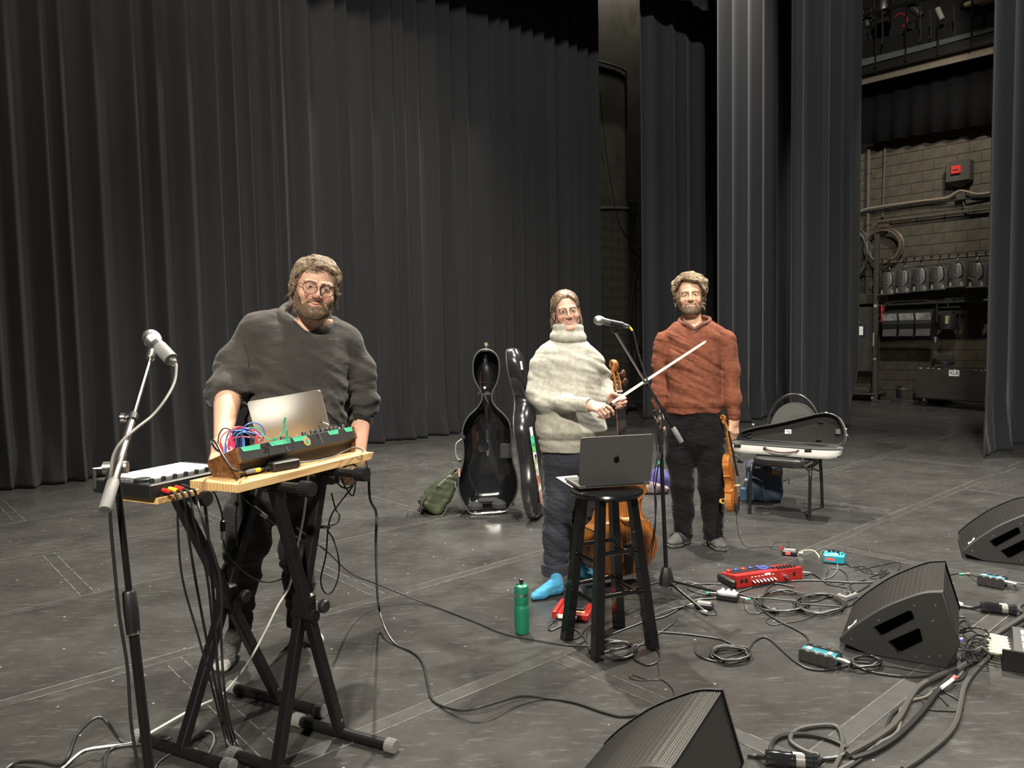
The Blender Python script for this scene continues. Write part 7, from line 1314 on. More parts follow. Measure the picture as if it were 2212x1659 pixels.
# blue backpack behind the chair
NAVY = mat('navy_canvas', (.012, .022, .045), .7, bump=.2, bscale=60); NAV2 = mat('blue_canvas', (.022, .06, .115), .7, bump=.2, bscale=60)
bb = G(1650, 1082); bb[2] = 0; be_ = bb/np.linalg.norm(bb); bxx = np.array([be_[1], -be_[0], 0]); bpk = thing('backpack', 'navy blue backpack with a brown patch standing behind the chair legs', 'backpack', bb, rot=(bxx, be_, ZA)); fb_ = lambda x, y, dy=0.: (lambda p: np.array([p @ bxx, p @ be_, p[2]]))(PL(x, y, bb+be_*dy, be_)-bb)
k0, k1 = fb_(1605, 1080), fb_(1697, 1000)
def pack(X):
    c = (k0+k1)/2; c = np.array([c[0], .05, c[2]]); h = np.array([abs(k1[0]-k0[0])/2-.02, .13, abs(k1[2]-k0[2])/2]); Q = np.abs(X-c); d = np.linalg.norm(np.clip(Q-h+.06, 0, 9), axis=1)-.06; d = smin(d, ell(X, (k0[0]+.09, -.06, .12), (.09, .07, .10)), .03); return smax((d+.01*vnoise(X*10)+.006*folds(X, (.5, 0, .8), 45, 1., 1.))*.85, .003-X[:, 2], .005)
sdf_obj('body', pack, (k0[0]-.1, -.2, -.02), (k1[0]+.1, .3, k1[2]+.08), .009, NAVY, bpk)
MB().tube(crom([fb_(1612, 1062, -.12), fb_(1618, 1030, -.13), fb_(1632, 1000, -.11), fb_(1650, 975, -.05)], 6), .035, 10, flat=.35).build('shoulder_strap', NAV2, bpk); MB().box(fb_(1613, 1068, -.12), (.11, .03, .12), bev=.014).build('side_pocket', NAV2, bpk)
MB().box(fb_(1677, 1021, -.1), (.075, .006, .045)).build('brown_patch', mat('tan_patch', (.17, .10, .035), .7), bpk, False); MB().box(fb_(1620, 1053, -.14), (.03, .006, .03)).build('leather_tab', mat('tan_patch', (.17, .10, .035), .7), bpk, False)
for pts in ([(1611, 1040), (1622, 1041)], [(1645, 1000), (1648, 1040), (1650, 1075)], [(1660, 1000), (1663, 1045)], [(1690, 1042), (1704, 1035), (1703, 1046)]): MB().tube(crom([fb_(x, y, -.12) for x, y in pts], 4), .009, 6, flat=.4).build('webbing', mat('grey_webbing', (.07, .07, .06), .8), bpk)
MB().box(fb_(1616, 1037, -.15), (.055, .012, .02), bev=.003).build('buckle', mat('pale_buckle', (.35, .34, .32), .5), bpk)
# purple bundle
pb_ = G(1408, 1062); pb_[2] = 0; pe = pb_/np.linalg.norm(pb_); pxx = np.array([pe[1], -pe[0], 0]); pu = thing('cloth_bundle', 'purple jacket with a patterned scarf heaped on the floor behind the stool', 'clothes', pb_, rot=(pxx, pe, ZA)); fpb = lambda x, y, dy=0.: (lambda p: np.array([p @ pxx, p @ pe, p[2]]))(PL(x, y, pb_+pe*dy, pe)-pb_)
sdf_obj('jacket', lambda X: smax(smin(ell(X, fpb(1425, 1040), (.10, .10, .13)), ell(X, fpb(1410, 1050, .05), (.12, .1, .08)), .05)+.02*vnoise(X*14)+.012*folds(X, (.4, .2, .9), 60, 1., 2.), .004-X[:, 2], .006), (-.25, -.2, -.02), (.3, .25, .38), .009, mat('purple_fleece', (.06, .055, .22), .8), pu)
sdf_obj('scarf', lambda X: smax(smin(ell(X, fpb(1398, 1052, -.06), (.12, .08, .06)), ell(X, fpb(1422, 1056, -.07), (.1, .07, .05)), .04)+.015*vnoise(X*18)+.012*folds(X, (.3, .2, .9), 70, 1., 5.), .003-X[:, 2], .005), (-.3, -.25, -.02), (.3, .15, .2), .008, mat('mauve_print', (.05, .025, .035), .8, col2=(.28, .23, .24), vscale=22), pu)
# ================================================================== FLOOR GEAR
# ---- wedge monitors
CAB = mat('monitor_cabinet', (.016, .0155, .015), .55, bump=.25, bscale=350); GRI = mat('monitor_grille', (.05, .049, .046), .38, .8)
mprof = [(0, 0), (.322, 0), (.366, .112), (.299, .335)]
curve = [tuple(p) for p in crom([(.299, .335), (.225, .318), (.14, .272), (.07, .226), (.019, .184), (-.045, .125), (-.088, .078), (-.11, .050)], 5)]; mpoly = [(0, 0), (.322, 0), (.366, .112)]+curve+[(-.11, .035)]
import mathutils
_ma = np.array([1.567, 3.326, 0]); _md = np.array([.861, -.509, 0])/np.linalg.norm([.861, .509]); _mn = np.array([-_md[1], _md[0], 0])
def _hole(pts):
    out = []
    for x, y in pts: q = PL(1780+x/3.949, 1060+y/3.949, _ma, _mn)-_ma; out.append((float(q @ _md), float(q[2])))
    return out
HOLES = [_hole([(418, 1163), (440, 1150), (725, 1016), (748, 1022), (772, 1080), (765, 1100), (510, 1234), (480, 1236)]), _hole([(548, 1284), (570, 1272), (800, 1170), (822, 1178), (845, 1275), (838, 1292), (665, 1378), (632, 1376)])]
def monitor(a, d, label, WD=.512):
    a = np.array([a[0], a[1], 0]); d = np.array([d[0], d[1], 0.]); d /= np.linalg.norm(d); n = np.array([-d[1], d[0], 0]); t = thing('stage_monitor', label, 'speaker', a, rot=(d, n, ZA)); ck = .022
    def side(poly, y0, y1): return MB().add([(x, y0, z) for x, z in poly]+[(x, y1, z) for x, z in poly], [tuple(range(len(poly))), tuple(range(2*len(poly)-1, len(poly)-1, -1))]+[(i, len(poly)+i, len(poly)+(i+1) % len(poly), (i+1) % len(poly)) for i in range(len(poly))])
    cen = np.array([.14, .15]); inn = [tuple(cen+(np.array(p)-cen)*.955) for p in mpoly]
    for s, y0, y1 in ((0, 0, ck), (1, WD-ck, WD)):
        yo, yi = (y0, y1) if s == 0 else (y1, y0); sg = 1 if s == 0 else -1
        rings = [[(x, yi, z) for x, z in mpoly], [(x, yo+sg*.010, z) for x, z in mpoly], [tuple((cen[0]+(x-cen[0])*.985, yo+sg*.002, cen[1]+(z-cen[1])*.985)) for x, z in mpoly], [(cen[0]+(x-cen[0])*.965, yo, cen[1]+(z-cen[1])*.965) for x, z in mpoly]]
        mb = MB().loft(rings, cap=False); outer = [(x, z) for x, _, z in rings[-1]]; vs = [Vector((x, z, 0)) for x, z in outer]; loops = [vs]+[[Vector((x, z, 0)) for x, z in h] for h in HOLES]
        flat = [v for lp in loops for v in lp]; tri = mathutils.geometry.tessellate_polygon(loops); mb.add([(v.x, yo, v.y) for v in flat], [tuple(t3) for t3 in tri]); ch_ = mb.build('side_cheek', CAB, t, True, 40)
        for h in HOLES:
            nh = len(h); rc = MB().add([(x, yo, z) for x, z in h]+[(x, yo+sg*.0205, z) for x, z in h], [(i, nh+i, nh+(i+1) % nh, (i+1) % nh) for i in range(nh)]).build('handle_recess', mat('recess_wall', (.004, .004, .004), .8, spec=.1), ch_, False)
            MB().add([(x, yo+sg*.0195, z) for x, z in h], [tuple(range(nh))]).build('cavity_shade_sheet', mat('cavity_shade', (.0006, .0006, .0006), 1., spec=0.), ch_, False); MB().tube([(x, yo-sg*.0005, z) for x, z in h], .0028, 6, closed=True).build('handle_lip', CAB, ch_)  # near-black sheet paints in the shade of a deeper handle hole
        for x, z in ((.27, .27), (.19, .255), (.05, .165), (-.06, .06), (.29, .05), (.25, .04), (.2, .03), (.26, .20)): MB().lathe([(.004, 0), (.004, .0008), (.002, .0012)], 8, (x, yo, z), (0, -sg, 0)).build('screw', STEEL, ch_)
    side([(0, .004), (.318, .004), (.36, .112), (.294, .325)]+[(x, z-.012) for x, z in curve[1:]]+[(-.10, .036)], ck, WD-ck).build('cabinet', CAB, t, True, 30)
    # corrugated steel grille
    cp2 = crom([(x, z, 0) for x, z in curve[::5]]+[(-.108, .042, 0)], 40); L_ = np.concatenate([[0], np.cumsum(np.linalg.norm(np.diff(cp2, axis=0), axis=1))]); ns = int(L_[-1]/.0024); ss = np.linspace(0, L_[-1], ns); X = np.interp(ss, L_, cp2[:, 0]); Z = np.interp(ss, L_, cp2[:, 1]); tx, tz = np.gradient(X), np.gradient(Z); ln = np.hypot(tx, tz); nx, nz = -tz/ln, tx/ln
    if nz.mean() < 0: nx, nz = -nx, -nz
    ys = np.linspace(ck, WD-ck, 91); V = []; amp = .0023
    for i in range(ns):
        for j, y in enumerate(ys): h = -.006+amp*math.cos(i*PI*.6)+amp*.9*(1 if (j+(i//2)) % 2 else -1)*.6; V.append((X[i]+nx[i]*h, y, Z[i]+nz[i]*h))
    V = np.array(V); I = np.arange(ns*91).reshape(ns, 91); F_ = np.stack([I[:-1, :-1], I[:-1, 1:], I[1:, 1:], I[1:, :-1]], 2).reshape(-1, 4); fast_obj('grille', V, F_, GRI, t)
    g = 54; b_ = MB().box((-.062, .05, .108), (.002, .034, .05), ((nx[-20], 0, nz[-20]), (0, 1, 0), (-nz[-20], 0, nx[-20]))).build('badge', WHITEPL, t, False); MB().box((-.064, .052, .109), (.002, .013, .026), ((nx[-20], 0, nz[-20]), (0, 1, 0), (-nz[-20], 0, nx[-20]))).build('badge_mark', BLKP, b_, False)
    return t
D2 = (.861, -.509); n2 = np.array([.509, .861, 0])
m2 = monitor((1.567, 3.326), D2, 'black wedge monitor at the right whose side handles face the viewer')
monitor((.137, 2.056), D2, 'nearest black wedge monitor, cut by the bottom edge of the photo')
a3 = G(2124, 1212); d3 = G(2212, 1221)-a3; monitor(a3, (d3[0], d3[1], 0), 'farthest black wedge monitor, cut by the right edge of the photo')
# ---- teal boxes
def di_box(p0, p1, label, hgt=.06, dep=.10):
    d = p1-p0; d[2] = 0; Ln = np.linalg.norm(d); d /= Ln; n = np.array([-d[1], d[0], 0]); o = (p0+p1)/2+n*dep/2; t = thing('direct_box', label, 'direct box', (o[0], o[1], 0), rot=(d, n, ZA))
    ar = [(dep*.36*math.cos(q)*1., hgt*.62+hgt*.30*math.sin(q)) for q in np.linspace(0, PI, 12)]+[(-dep*.36, .012), (dep*.36, .012)]
    MB().add([(-Ln*.46, y, z) for y, z in ar]+[(Ln*.46, y, z) for y, z in ar], [tuple(range(14)), tuple(range(27, 13, -1))]+[(i, 14+i, 14+(i+1) % 14, (i+1) % 14) for i in range(14)]).build('body', TEAL, t, True, 40)
    for s in (-1, 1):
        bp3 = MB().box((0, s*dep*.42, hgt*.48), (Ln, dep*.14, hgt*.92), bev=.004).build('rubber_bumper', mat('bumper_grey', (.022, .021, .020), .7), t)
        for k in range(4): MB().box(((k-1.5)*Ln*.25, s*dep*.44, hgt*.55), (Ln*.15, dep*.15, hgt*.97), bev=.004).build('bumper_rib', mat('bumper_grey', (.022, .021, .020), .7), bp3)
    MB().lathe([(.011, 0), (.011, .035), (.0085, .045), (.006, .055)], 14, (Ln*.46, 0, hgt*.55), (1, 0, 0)).build('plug', STEEL, t)
    for u, l in ((-.30, .020), (.28, .016)): MB().box((Ln*u, -.006, hgt*.925), (l, .03, .0012), bev=.0004).build('white_print', WHITEP, t)
    return t, o, d, n
t_, o_, d_, n_ = di_box(G(1724, 1428), G(1802, 1450), 'teal direct box with ribbed bumpers at the lower left of the middle monitor'); e_ = o_+d_*.13+ZA*.034; e0_ = o_-d_*.06+n_*.03+ZA*.04
t2_, o2_, d2b, n2b = di_box(G(2110, 1264), G(2168, 1275), 'teal direct box with ribbed bumpers near the right edge'); f_ = o2_+d2b*.12+ZA*.034; f0_ = o2_-d2b*.07+ZA*.034
def pedal(p0, p1, dep, hgt, m, label, extra=None, nm='effect_pedal'):
    d = p1-p0; d[2] = 0; Ln = np.linalg.norm(d); d /= Ln; n = np.array([-d[1], d[0], 0]); o = (p0+p1)/2+n*dep/2; t = thing(nm, label, 'pedal', (o[0], o[1], 0), rot=(d, n, ZA)); MB().box((0, 0, hgt/2+.002), (Ln, dep, hgt), bev=.006).build('housing', m, t)
    return t, Ln, d, n, o
t, Ln, d, n, o = pedal(G(1778, 1216), G(1824, 1221), .10, .052, mat('turquoise_pedal', (.015, .25, .33), .4), 'turquoise effect pedal with black knobs behind the middle monitor')
for x, y in ((-.03, .02), (-.005, .03), (.02, .02)): MB().lathe([(.009, 0), (.009, .014), (.007, .018)], 12, (x, y, .053)).build('knob', BLKP, t)
for x, y in ((.045, -.01), (.05, .02), (.03, -.03)): MB().lathe([(.006, 0), (.005, .012)], 8, (x, y, .053)).build('switch', CHR, t)
MB().box((-.02, -.0508, .028), (.05, .0012, .016)).build('red_label', REDT, t, False); MB().box((.0, -.02, .0545), (.06, .02, .001)).build('white_print', WHITEP, t, False)
t, Ln, d, n, o = pedal(G(1689, 1200), G(1722, 1203), .07, .032, BLKP, 'small black pedal with a red label on the floor near the sandals')
MB().box((-.01, -.0355, .018), (.03, .001, .018)).build('red_label', REDT, t, False); MB().lathe([(.007, 0), (.007, .02), (.005, .03)], 10, (-.05, .02, .02), (-.4, 0, 1)).build('red_plug', RED, t); MB().box((.0, .0, .0345), (.07, .04, .001)).build('top_plate', GREYR, t, False); MB().lathe([(.008, 0), (.008, .025)], 10, (.055, 0, .018), (1, 0, 0)).build('side_plug', STEEL, t)
t, Ln, d, n, o = pedal(G(1547, 1296), G(1592, 1303), .07, .035, BLKP, 'black pedal with a cream top and knobs left of the cable coils')
MB().box((0, .0, .038), (.10, .055, .006), bev=.002).build('cream_top', mat('cream_plate', (.45, .43, .36), .5), t)
for x in (-.03, .0, .03): MB().lathe([(.008, 0), (.008, .012), (.006, .015)], 12, (x, .01, .04)).build('knob', WHITEPL, t)
for s in (-1, 1): MB().lathe([(.009, 0), (.009, .03), (.006, .04)], 12, (s*.065, 0, .02), (s, 0, 0)).build('plug', CHR, t); MB().lathe([(.0075, .04), (.0065, .055)], 12, (s*.065, 0, .02), (s, 0, 0)).build('green_ring', GREENT, t)
t, Ln, d, n, o = pedal(G(1499, 1314), G(1537, 1320), .06, .028, BLKP, 'small flat black pedal with a green plug beside the mic stand foot')
MB().box((0, 0, .0305), (.07, .04, .001)).build('top_print', GREYR, t, False); MB().lathe([(.008, 0), (.008, .03), (.005, .04)], 12, (-.05, -.02, .016), (-1, -.3, 0)).build('plug', CHR, t); MB().lathe([(.0075, 0), (.0065, .015)], 12, (-.028, -.034, .014), (1, -.6, 0)).build('green_ring', GREENT, t)
RSTN = mat('red_enamel', (.33, .016, .014), .38, var=.06)
t, Ln, d, n, o = pedal(G(1201, 1338), G(1270, 1345), .17, .038, RSTN, 'red foot controller on the floor behind the stool legs', nm='foot_controller')
MB().box((.0, .02, .045), (Ln*.6, .12, .016), bev=.004).build('tread', BLKP, t); MB().box((-Ln/2-.0, -.03, .04), (.02, .20, .04), bev=.004).build('end_cap', RSTN, t); MB().box((-Ln/2+.03, -.0855, .02), (.04, .001, .022)).build('white_label', WHITEP, t, False)
MB().box((.02, -.06, .0415), (Ln*.5, .02, .003)).build('yellow_strip', mat('cream_yellow', (.5, .42, .2), .5), t, False); MB().lathe([(.01, 0), (.01, .03)], 10, (.02, -.088, .022), (0, -1, 0)).build('plug', STEEL, t)
# red loop station
lp0, lp1 = G(1592, 1272), G(1734, 1251); d = lp1-lp0; Ln = np.linalg.norm(d); d /= Ln; n = np.array([-d[1], d[0], 0]); dep = .165; o = (lp0+lp1)/2+n*dep/2; t = thing('loop_station', 'long red loop station with rows of jacks on the floor', 'pedalboard', (o[0], o[1], 0), rot=(d, n, ZA))
MB().loft([[(-Ln/2, y, z) for y, z in ((-dep/2, .004), (dep/2, .004), (dep/2, .045), (-dep/2, .072))], [(Ln/2, y, z) for y, z in ((-dep/2, .004), (dep/2, .004), (dep/2, .045), (-dep/2, .072))]]).build('housing', RSTN, t, False)
MB().box((-Ln/2-.012, .0, .024), (.026, dep, .046), bev=.008).build('end_cushion', BLKP, t); MB().box((-.05, .035, .056), (Ln*.62, .07, .004), ((1, 0, 0), (0, .99, -.14), (0, .14, .99))).build('black_panel', BLKP, t, False)
for k in range(5): MB().lathe([(.014, 0), (.014, .010), (.010, .013)], 16, (-Ln*.42+k*.05, .05, .055)).build('foot_switch', RSTN if k in (0, 2) else mat('blue_switch', (.03, .03, .16), .4), t)
rg = MB().tube([(.03+.03*math.cos(q), .02+.02*math.sin(q), .064) for q in np.linspace(0, 2*PI, 24, endpoint=False)], .003, 6, closed=True).build('blue_ring', mat('blue_ring_light', (.02, .05, .6), .4, emit=(.05, .15, 1., .6)), t)
for k in range(12): kb = MB().lathe([(.007, 0), (.007, .014), (.0055, .017)], 12, (.07+.022*(k % 6)+.01*(k//6), -.02-.035*(k//6), .06+.005*(k//6))).build('knob', BLKP, t); MB().lathe([(.0052, .0172), (.0052, .018)], 10, (.07+.022*(k % 6)+.01*(k//6), -.02-.035*(k//6), .06+.005*(k//6))).build('knob_cap', CHR, kb)
for k, x in enumerate((-.195, -.165)): MB().lathe([(.011, 0), (.011, .003), (.008, .003)], 14, (x, -dep/2, .04), (0, -1, 0)).build('combo_jack', BLKP, t)
for k in range(7):
    x = -.125+k*.024; pl_ = MB().lathe([(.0065, 0), (.0065, .022), (.0045, .034)], 10, (x, -dep/2, .036), (0, -1, -.2)).build('jack_plug', STEEL if k % 2 else CHR, t); MB().lathe([(.0052, .022), (.0052, .030)], 10, (x, -dep/2, .036), (0, -1, -.2)).build('plug_ring', (RED, GREENT, BLKP)[k % 3], pl_); MB().box((x, -dep/2-.0006, .056), (.014, .001, .004)).build('print_mark', WHITEP, t, False)
MB().lathe([(.012, 0), (.012, .02)], 12, (.1, -dep/2, .036), (0, -1, 0)).build('volume_knob', CHR, t); MB().box((.165, -dep/2, .04), (.018, .006, .024), bev=.002).build('power_switch', BLKP, t); MB().box((-.02, -dep/2-.0006, .062), (.04, .001, .010)).build('white_label', WHITEP, t, False)
MB().tube([(Ln/2, -.06, .03), (Ln/2+.02, -.065, .03), (Ln/2+.06, -.075, .028)], [.006, .007, .004], 10).build('side_plug', STEEL, t)
# ---- big round connectors
def bigconn(px0, px1, label, r):
    a, b = G(*px0, r), G(*px1, r); d = b-a; Ln = np.linalg.norm(d); d /= Ln; t = thing('power_connector', label, 'connector', a)
    MB().lathe([(r*.8, 0), (r, .004), (r, .05), (r*.92, .055), (r*.92, Ln*.55)], 20, (0, 0, 0), d).build('socket_half', BLKG, t); MB().lathe([(r*.99, Ln*.5), (r*.99, Ln*.52), (r*.88, Ln*.54), (r*.88, Ln*.9), (r*1.0, Ln*.91), (r*1.0, Ln*.99), (r*.6, Ln)], 20, (0, 0, 0), d).build('plug_half', BLKG, t); MB().lathe([(r*.9, Ln*.58), (r*.9, Ln*.75)], 20, (0, 0, 0), d).build('clear_tape', mat('worn_tape_band', (.16, .15, .13), .35), t); MB().box(d*Ln*.62+ZA*r*.92, (.03, .012, .002), (d, np.cross(ZA, d), ZA)).build('white_mark', WHITEP, t, False); return a, b
c1a, c1b = bigconn((2118, 1310), (2196, 1318), 'thick black inline connector right of the middle monitor', .027)
c2a, c2b = bigconn((1653, 1636), (1766, 1646), 'thick black inline connector at the bottom edge beside the near monitor', .026)
# ---- stage box at right edge
s0 = G(2163, 1442); sd = np.array([.86, -.51, 0]); sn = np.array([.51, .86, 0]); t = thing('stage_box', 'black multicore stage box at the right edge with pale connectors plugged in', 'stage box', s0, rot=(sd, sn, ZA))
MB().add([(0, -.02, 0), (.5, -.02, 0), (.5, -.02, .07), (.045, -.02, .07), (0, .0, .0), (0, .26, 0), (.5, .26, 0), (.5, .26, .10), (.05, .26, .10), (.5, .0, .07), (.045, .0, .07)], [(0, 1, 2, 3), (3, 2, 9, 10), (10, 9, 7, 8), (5, 8, 7, 6), (0, 3, 10, 8, 5), (1, 6, 7, 9, 2), (0, 5, 6, 1)]).build('housing', BLKP, t, False)
MB().box((.25, -.03, .045), (.5, .008, .10), bev=.003).build('front_rail', BLK, t)
for k in range(3):
    for q in range(9): MB().box((.09+k*.05, .04+q*.022, .0735+.115*(.04+q*.022)), (.022, .010+.006*((q*7+k*3) % 3), .0008), ((1, 0, 0), (0, .99, .115), (0, -.115, .99))).build('channel_print', WHITEP, t, False)
XLRM = mat('pale_xlr', (.42, .39, .30), .45, .3)
for k in range(7): MB().tube([(.04, .02+k*.034, .05), (-.03, .03+k*.034, .05), (-.05, .03+k*.034, .05)], [.0095, .0105, .006], 10).build('xlr_plug', XLRM, t)
plugs = [s0+sd*-.05+sn*(.03+k*.034)+ZA*.05 for k in range(7)]
CABG2 = mat('pale_dusty_cable', (.10, .095, .085), .5)
# ================================================================== FLOOR CABLES
def fc(pts, r, label, m=RUB, k=8, pre=None, post=None, cat='cable'):
    P = [np.array(p) for p in (pre or [])]+gpts(pts, r)+[np.array(p) for p in (post or [])]; o = MB().tube(crom(P, k), r, 7).build('floor_cable', m); return tag(o, label, cat)
def ring(cx, cy, rx, ry, n, seed, a0=0., turns=1.):
    rr = random.Random(seed); out = []
    for i in range(int(n*turns*12)+1):
        q = a0+i/12*2*PI; w = 1+rr.uniform(-.10, .10)+.08*math.sin(i*.31+seed); out.append((cx+rx*w*math.cos(q)+rr.uniform(-2, 2), cy+ry*w*math.sin(q), .004+.016*abs(math.sin(i*.37+seed))*min(1, i/6)))
    return out
fc([(1200, 1340), (1186, 1352), (1190, 1362), (1215, 1352), (1240, 1358), (1262, 1378), (1272, 1400), (1285, 1420)]+ring(1325, 1404, 44, 19, 5, 3, 2.6)+[(1390, 1392), (1420, 1405), (1424, 1425), (1400, 1437), (1372, 1425), (1368, 1412), (1380, 1395), (1420, 1370), (1455, 1345), (1462, 1330)], .0042, 'grey-black cable coiled on the floor between the stool legs', k=4)
fc([(1285, 1332), (1300, 1338), (1270, 1352), (1252, 1375), (1226, 1384), (1222, 1392), (1245, 1393), (1265, 1382), (1268, 1360)], .0036, 'thin cable knotted around the left stool leg')
fc([(1420, 1428), (1424, 1455), (1420, 1468), (1395, 1467), (1365, 1458), (1362, 1465), (1385, 1470), (1415, 1468), (1432, 1470), (1450, 1485), (1456, 1500), (1452, 1520)], .0022, 'thin wire wandering from the stool to the near monitor')
fc([(1300, 1378), (1360, 1355), (1400, 1340), (1440, 1330), (1500, 1298), (1560, 1290), (1640, 1265), (1700, 1256), (1760, 1254), (1830, 1258), (1885, 1258)], .0045, 'cable stretched from the stool past the loop station to the monitor')
fc([(1590, 1280), (1620, 1290)]+ring(1690, 1298, 52, 22, 4, 5, 3.4)+[(1750, 1300), (1790, 1290), (1850, 1290)], .0045, 'left one of two cable coils in front of the red loop station', k=4)
fc([(1712, 1300)]+ring(1772, 1304, 52, 20, 4, 9, 3.1)+[(1830, 1310), (1845, 1290), (1838, 1270)], .0045, 'right one of two cable coils, touching the middle monitor', k=4)
fc([(1715, 1268), (1670, 1262), (1648, 1290), (1650, 1318), (1680, 1340), (1720, 1360), (1742, 1375), (1748, 1392)], .0048, 'arching cable that plugs into the teal direct box from above', post=[e0_])
MB
fc([(1502, 1390), (1505, 1412), (1530, 1425), (1560, 1430)]+ring(1578, 1411, 42, 15, 5, 13, 2.0)+[(1612, 1405), (1630, 1385), (1650, 1376), (1668, 1385), (1690, 1405), (1720, 1430), (1750, 1445), (1790, 1447), (1830, 1438)], .0048, 'round coil of cable lying alone in front of the mic stand foot', k=4)
fc([(1420, 1365), (1460, 1368), (1500, 1372), (1560, 1382), (1590, 1398), (1610, 1410)], .0045, 'cable running straight from the stool leg to the lone coil')
fc([(1845, 1420)]+ring(1870, 1428, 30, 12, 3, 17, 3.)+[(1900, 1435), (1950, 1443), (2010, 1452), (2040, 1448), (2060, 1435), (2070, 1420)], .005, 'coil of cable behind the teal direct box at the foot of the monitor', pre=[e_], k=4)
fc([(1840, 1432), (1870, 1448), (1920, 1458), (1980, 1462), (2030, 1455), (2060, 1450)], .005, 'slack cable bowing along the floor under the middle monitor')
fc([(2040, 1248), (2060, 1240), (2085, 1240)], .0035, 'short cable entering the far teal box from the monitor', post=[f0_])
tag(MB().tube([G(2072, 1240, .006), G(2084, 1240, .008)], .0055, 8).build('tape_flag', GREENT), 'green tape flag on the cable entering the far teal box', 'tape'); tag(MB().tube([G(2086, 1239.5, .008), G(2095, 1240, .009)], .0048, 8).build('tape_flag', RED), 'red tape flag on the cable entering the far teal box', 'tape')
fc([(2190, 1258), (2215, 1262), (2260, 1268)], .005, 'grey cable leaving the far teal box toward the right edge', CABG2, pre=[f_])
fc([(2066, 1308), (2080, 1310), (2100, 1313)], .008, 'thick cable from the middle monitor into the inline connector', RUB, post=[c1a]); tag(MB().tube(crom([G(2060, 1300, .03), G(2066, 1302, .02), G(2078, 1306, .01)], 4), .010, 10).build('white_sleeve', WHITEPL), 'white sleeve on the thick cable behind the middle monitor', 'sleeve')
fc([(2206, 1322), (2202, 1312), (2212, 1304), (2240, 1300)], .006, 'cable curling round the end of the right inline connector', CABG, pre=[c1b])
fc([(1615, 1630), (1635, 1634)], .008, 'short thick cable joining the near monitor to its connector', post=[c2a])
fc([(1775, 1641), (1810, 1636), (1832, 1622), (1825, 1612), (1790, 1596), (1740, 1586), (1690, 1590), (1668, 1606), (1666, 1630)], .0085, 'thick cable loop lying around the bottom edge connector', pre=[c2b])
fc([(1770, 1632), (1735, 1620), (1708, 1600), (1716, 1580), (1745, 1570), (1790, 1566), (1812, 1574), (1820, 1600), (1816, 1630), (1800, 1665)], .0085, 'thick grey cable arching above the bottom edge connector', CABG)
# multicore trunk along the right
fc([(1830, 1630), (1900, 1590), (1940, 1555), (1965, 1510), (1990, 1480), (2040, 1455), (2080, 1438), (2110, 1410), (2140, 1380), (2165, 1362), (2215, 1330), (2260, 1300)], .0115, 'thickest cable of the bundle at the lower right', CABG)
fc([(1840, 1640), (1890, 1622), (1940, 1590), (1990, 1540), (2020, 1500), (2050, 1465), (2085, 1440), (2120, 1418), (2160, 1382), (2220, 1345), (2260, 1320)], .0105, 'second thick cable of the bundle at the lower right', RUB)
fc([(1808, 1665), (1860, 1635), (1900, 1605), (1935, 1585), (1945, 1560), (1945, 1535), (1965, 1515), (2000, 1505), (2015, 1492), (2040, 1478), (2070, 1462), (2085, 1440), (2110, 1420)], .006, 'pale grey cable weaving through the bundle at the lower right', CABG2)
fc([(1820, 1668), (1870, 1632), (1900, 1600), (1915, 1570), (1930, 1540), (1975, 1508), (2000, 1500), (2030, 1485)], .006, 'thin black cable twisted into the bundle at the lower right')
fc([(1950, 1662), (1990, 1635), (2040, 1595), (2065, 1560), (2075, 1520), (2085, 1480), (2110, 1445), (2135, 1420), (2150, 1400), (2190, 1380)], .010, 'single thick cable curving alone right of the bundle', CABG)
tag(MB().tube(crom([G(2034, 1486, .02), G(2050, 1474, .025), G(2058, 1468, .025)], 4), .0075, 10).build('white_sleeve', WHITEPL), 'white taped sleeve on the cable bundle', 'sleeve'); tag(MB().tube([G(2057, 1468, .025), G(2063, 1462, .026)], .0078, 10).build('tape_flag', REDT), 'red tape flag beside the white sleeve on the bundle', 'tape')
fc([(2064, 1461), (2075, 1440), (2090, 1425), (2092, 1440), (2080, 1465), (2060, 1472)], .004, 'thin cable bent into a loop beside the red tape flag')
fc([(1985, 1498), (2000, 1525), (2012, 1533), (2040, 1535), (2070, 1536), (2080, 1530), (2070, 1512), (2040, 1495), (2020, 1487), (2012, 1498), (2030, 1505), (2048, 1524)], .0032, 'thin black tie cord splayed beside the bundle')
for k in range(7):
    rr = random.Random(40+k); sx, sy = [(2075, 1352), (2074, 1362), (2078, 1368), (2070, 1395), (2080, 1420), (2090, 1430), (2068, 1405)][k]
    pts = [(sx, sy, .02), (2095+rr.uniform(-6, 8), 1352+k*9+rr.uniform(-8, 8), .05+.03*rr.random()), (2115+rr.uniform(-6, 8), 1350+k*9+rr.uniform(-10, 6), .06+.04*rr.random()), (2135+rr.uniform(-5, 5), 1362+k*8, .06)]
    fc(pts, .0038, ['topmost', 'second', 'third', 'fourth', 'fifth', 'sixth', 'lowest'][k]+' of the looping leads plugged into the stage box', RUB if k % 3 else CABG2, post=[plugs[6-k]])
fc([(2066, 1332), (2085, 1335), (2092, 1350), (2080, 1362), (2066, 1365), (2072, 1345), (2086, 1340), (2090, 1352), (2076, 1366)], .0045, 'small coil of cable peeping out behind the middle monitor')
fc([(2078, 1392), (2110, 1405), (2118, 1385), (2125, 1375), (2110, 1372), (2095, 1380), (2080, 1405)], .004, 'wire tangled between the middle monitor and the stage box')
tag(MB().tube([G(2073, 1381, .03), G(2080, 1382, .03)], .009, 10).build('blue_plug', mat('violet_plug', (.12, .12, .5), .4)), 'violet plug sticking out behind the middle monitor', 'plug')
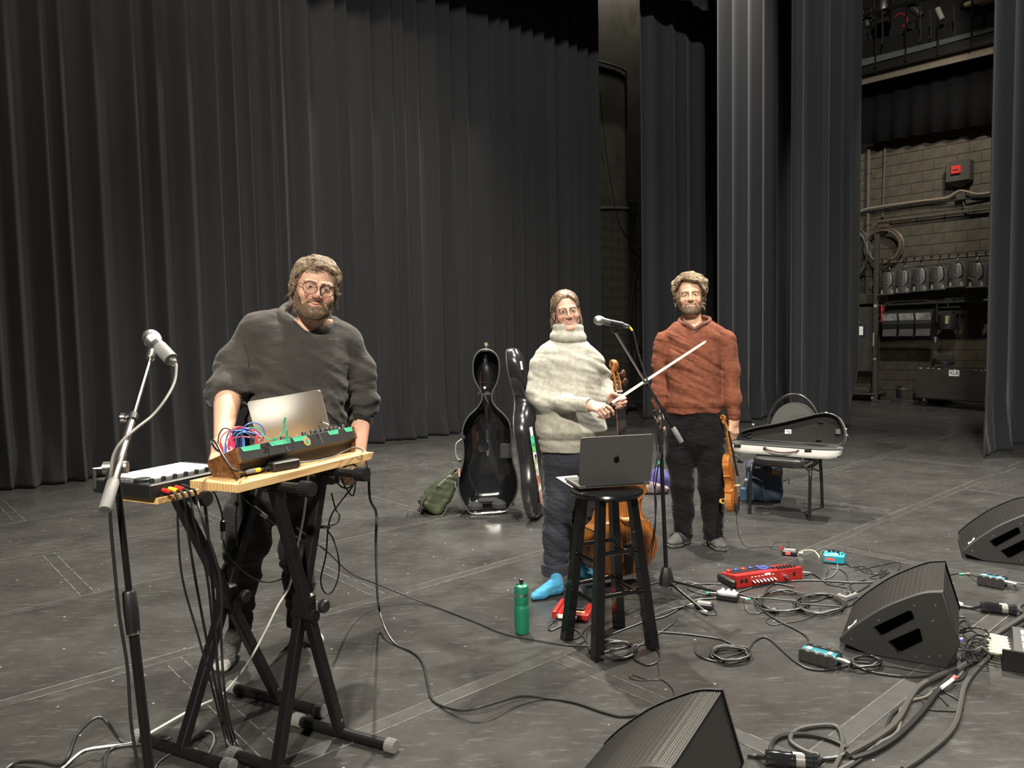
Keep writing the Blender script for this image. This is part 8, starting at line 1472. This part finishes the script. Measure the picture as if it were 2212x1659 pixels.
rr = random.Random(77); pts = [(2095+rr.uniform(-18, 30), 1410+rr.uniform(-16, 18), .01+.02*rr.random()) for _ in range(60)]
tg_ = fc(pts, .0014, 'nest of fine wires on the floor in front of the stage box', k=4); 
# wires around the turquoise pedal
fc([(1668, 1181), (1676, 1172), (1700, 1170), (1705, 1178), (1690, 1186), (1668, 1185), (1664, 1180), (1690, 1178)], .0022, 'thin wire curled behind the small black pedal')
fc([(1724, 1198), (1735, 1190), (1755, 1189), (1765, 1196), (1770, 1204)], .0045, 'pale cable arching from the small black pedal to the turquoise one', mat('cream_cable', (.42, .40, .28), .5))
fc([(1772, 1200), (1778, 1190), (1795, 1196), (1808, 1215), (1808, 1232), (1795, 1246), (1775, 1252)], .004, 'pale cable looping over the turquoise pedal to the floor', CABG2)
fc([(1824, 1216), (1840, 1225), (1850, 1224), (1870, 1238), (1885, 1236), (1860, 1222), (1845, 1232), (1875, 1226), (1905, 1220), (1895, 1240), (1870, 1230), (1915, 1218), (1940, 1214), (1945, 1222), (1940, 1232)], .0032, 'bunched thin cable behind the top of the middle monitor')
fc([(1898, 1240), (1915, 1230), (1900, 1248), (1920, 1236), (1880, 1246), (1893, 1250)], .004, 'short bundle of plugs behind the middle monitor')
fc([(1738, 1243), (1755, 1240), (1775, 1252), (1790, 1262), (1830, 1270)], .004, 'lead leaving the right end of the loop station')
fc([(1790, 1230), (1785, 1250), (1800, 1262), (1825, 1260), (1830, 1245), (1815, 1230), (1795, 1228)], .003, 'thin loop of wire between the turquoise pedal and the monitor')
fc([(1606, 1292), (1612, 1320), (1640, 1325), (1660, 1312), (1678, 1315), (1680, 1325), (1655, 1340), (1668, 1350), (1700, 1345), (1740, 1338), (1770, 1322), (1772, 1312)], .0026, 'thin wire meandering below the two coils')
t = MB().sphere((0, 0, 0), .022, 14, (1.3, .8, .6)); t.v = [tuple(np.array(p)+G(1671, 1318, .015)) for p in t.v]; tag(t.build('inline_switch', BLKP), 'small oval inline switch on the thin wire', 'switch')
fc([(1450, 1272), (1455, 1262), (1490, 1258), (1520, 1268), (1535, 1285), (1505, 1280), (1485, 1270), (1500, 1262), (1560, 1262)], .004, 'thin cable looped left of the red loop station')
fc([(1535, 1308), (1548, 1325), (1530, 1328), (1512, 1318)], .003, 'short green-ringed lead bending back at the flat black pedal')
fc([(1880, 1262), (1850, 1278), (1836, 1262), (1870, 1252)], .004, 'cable end tucked against the upper edge of the middle monitor')
GREYP = GREYR; pt = thing('power_strip', 'small dark power tap against the upper left edge of the middle monitor', 'power strip', G(1830, 1292), .6); MB().box((0, 0, .014), (.11, .06, .026), bev=.004).build('housing', GREYP, pt)
for k in range(2): MB().box((-.02+k*.045, 0, .03), (.03, .035, .01), bev=.003).build('socket', BLKP, pt)
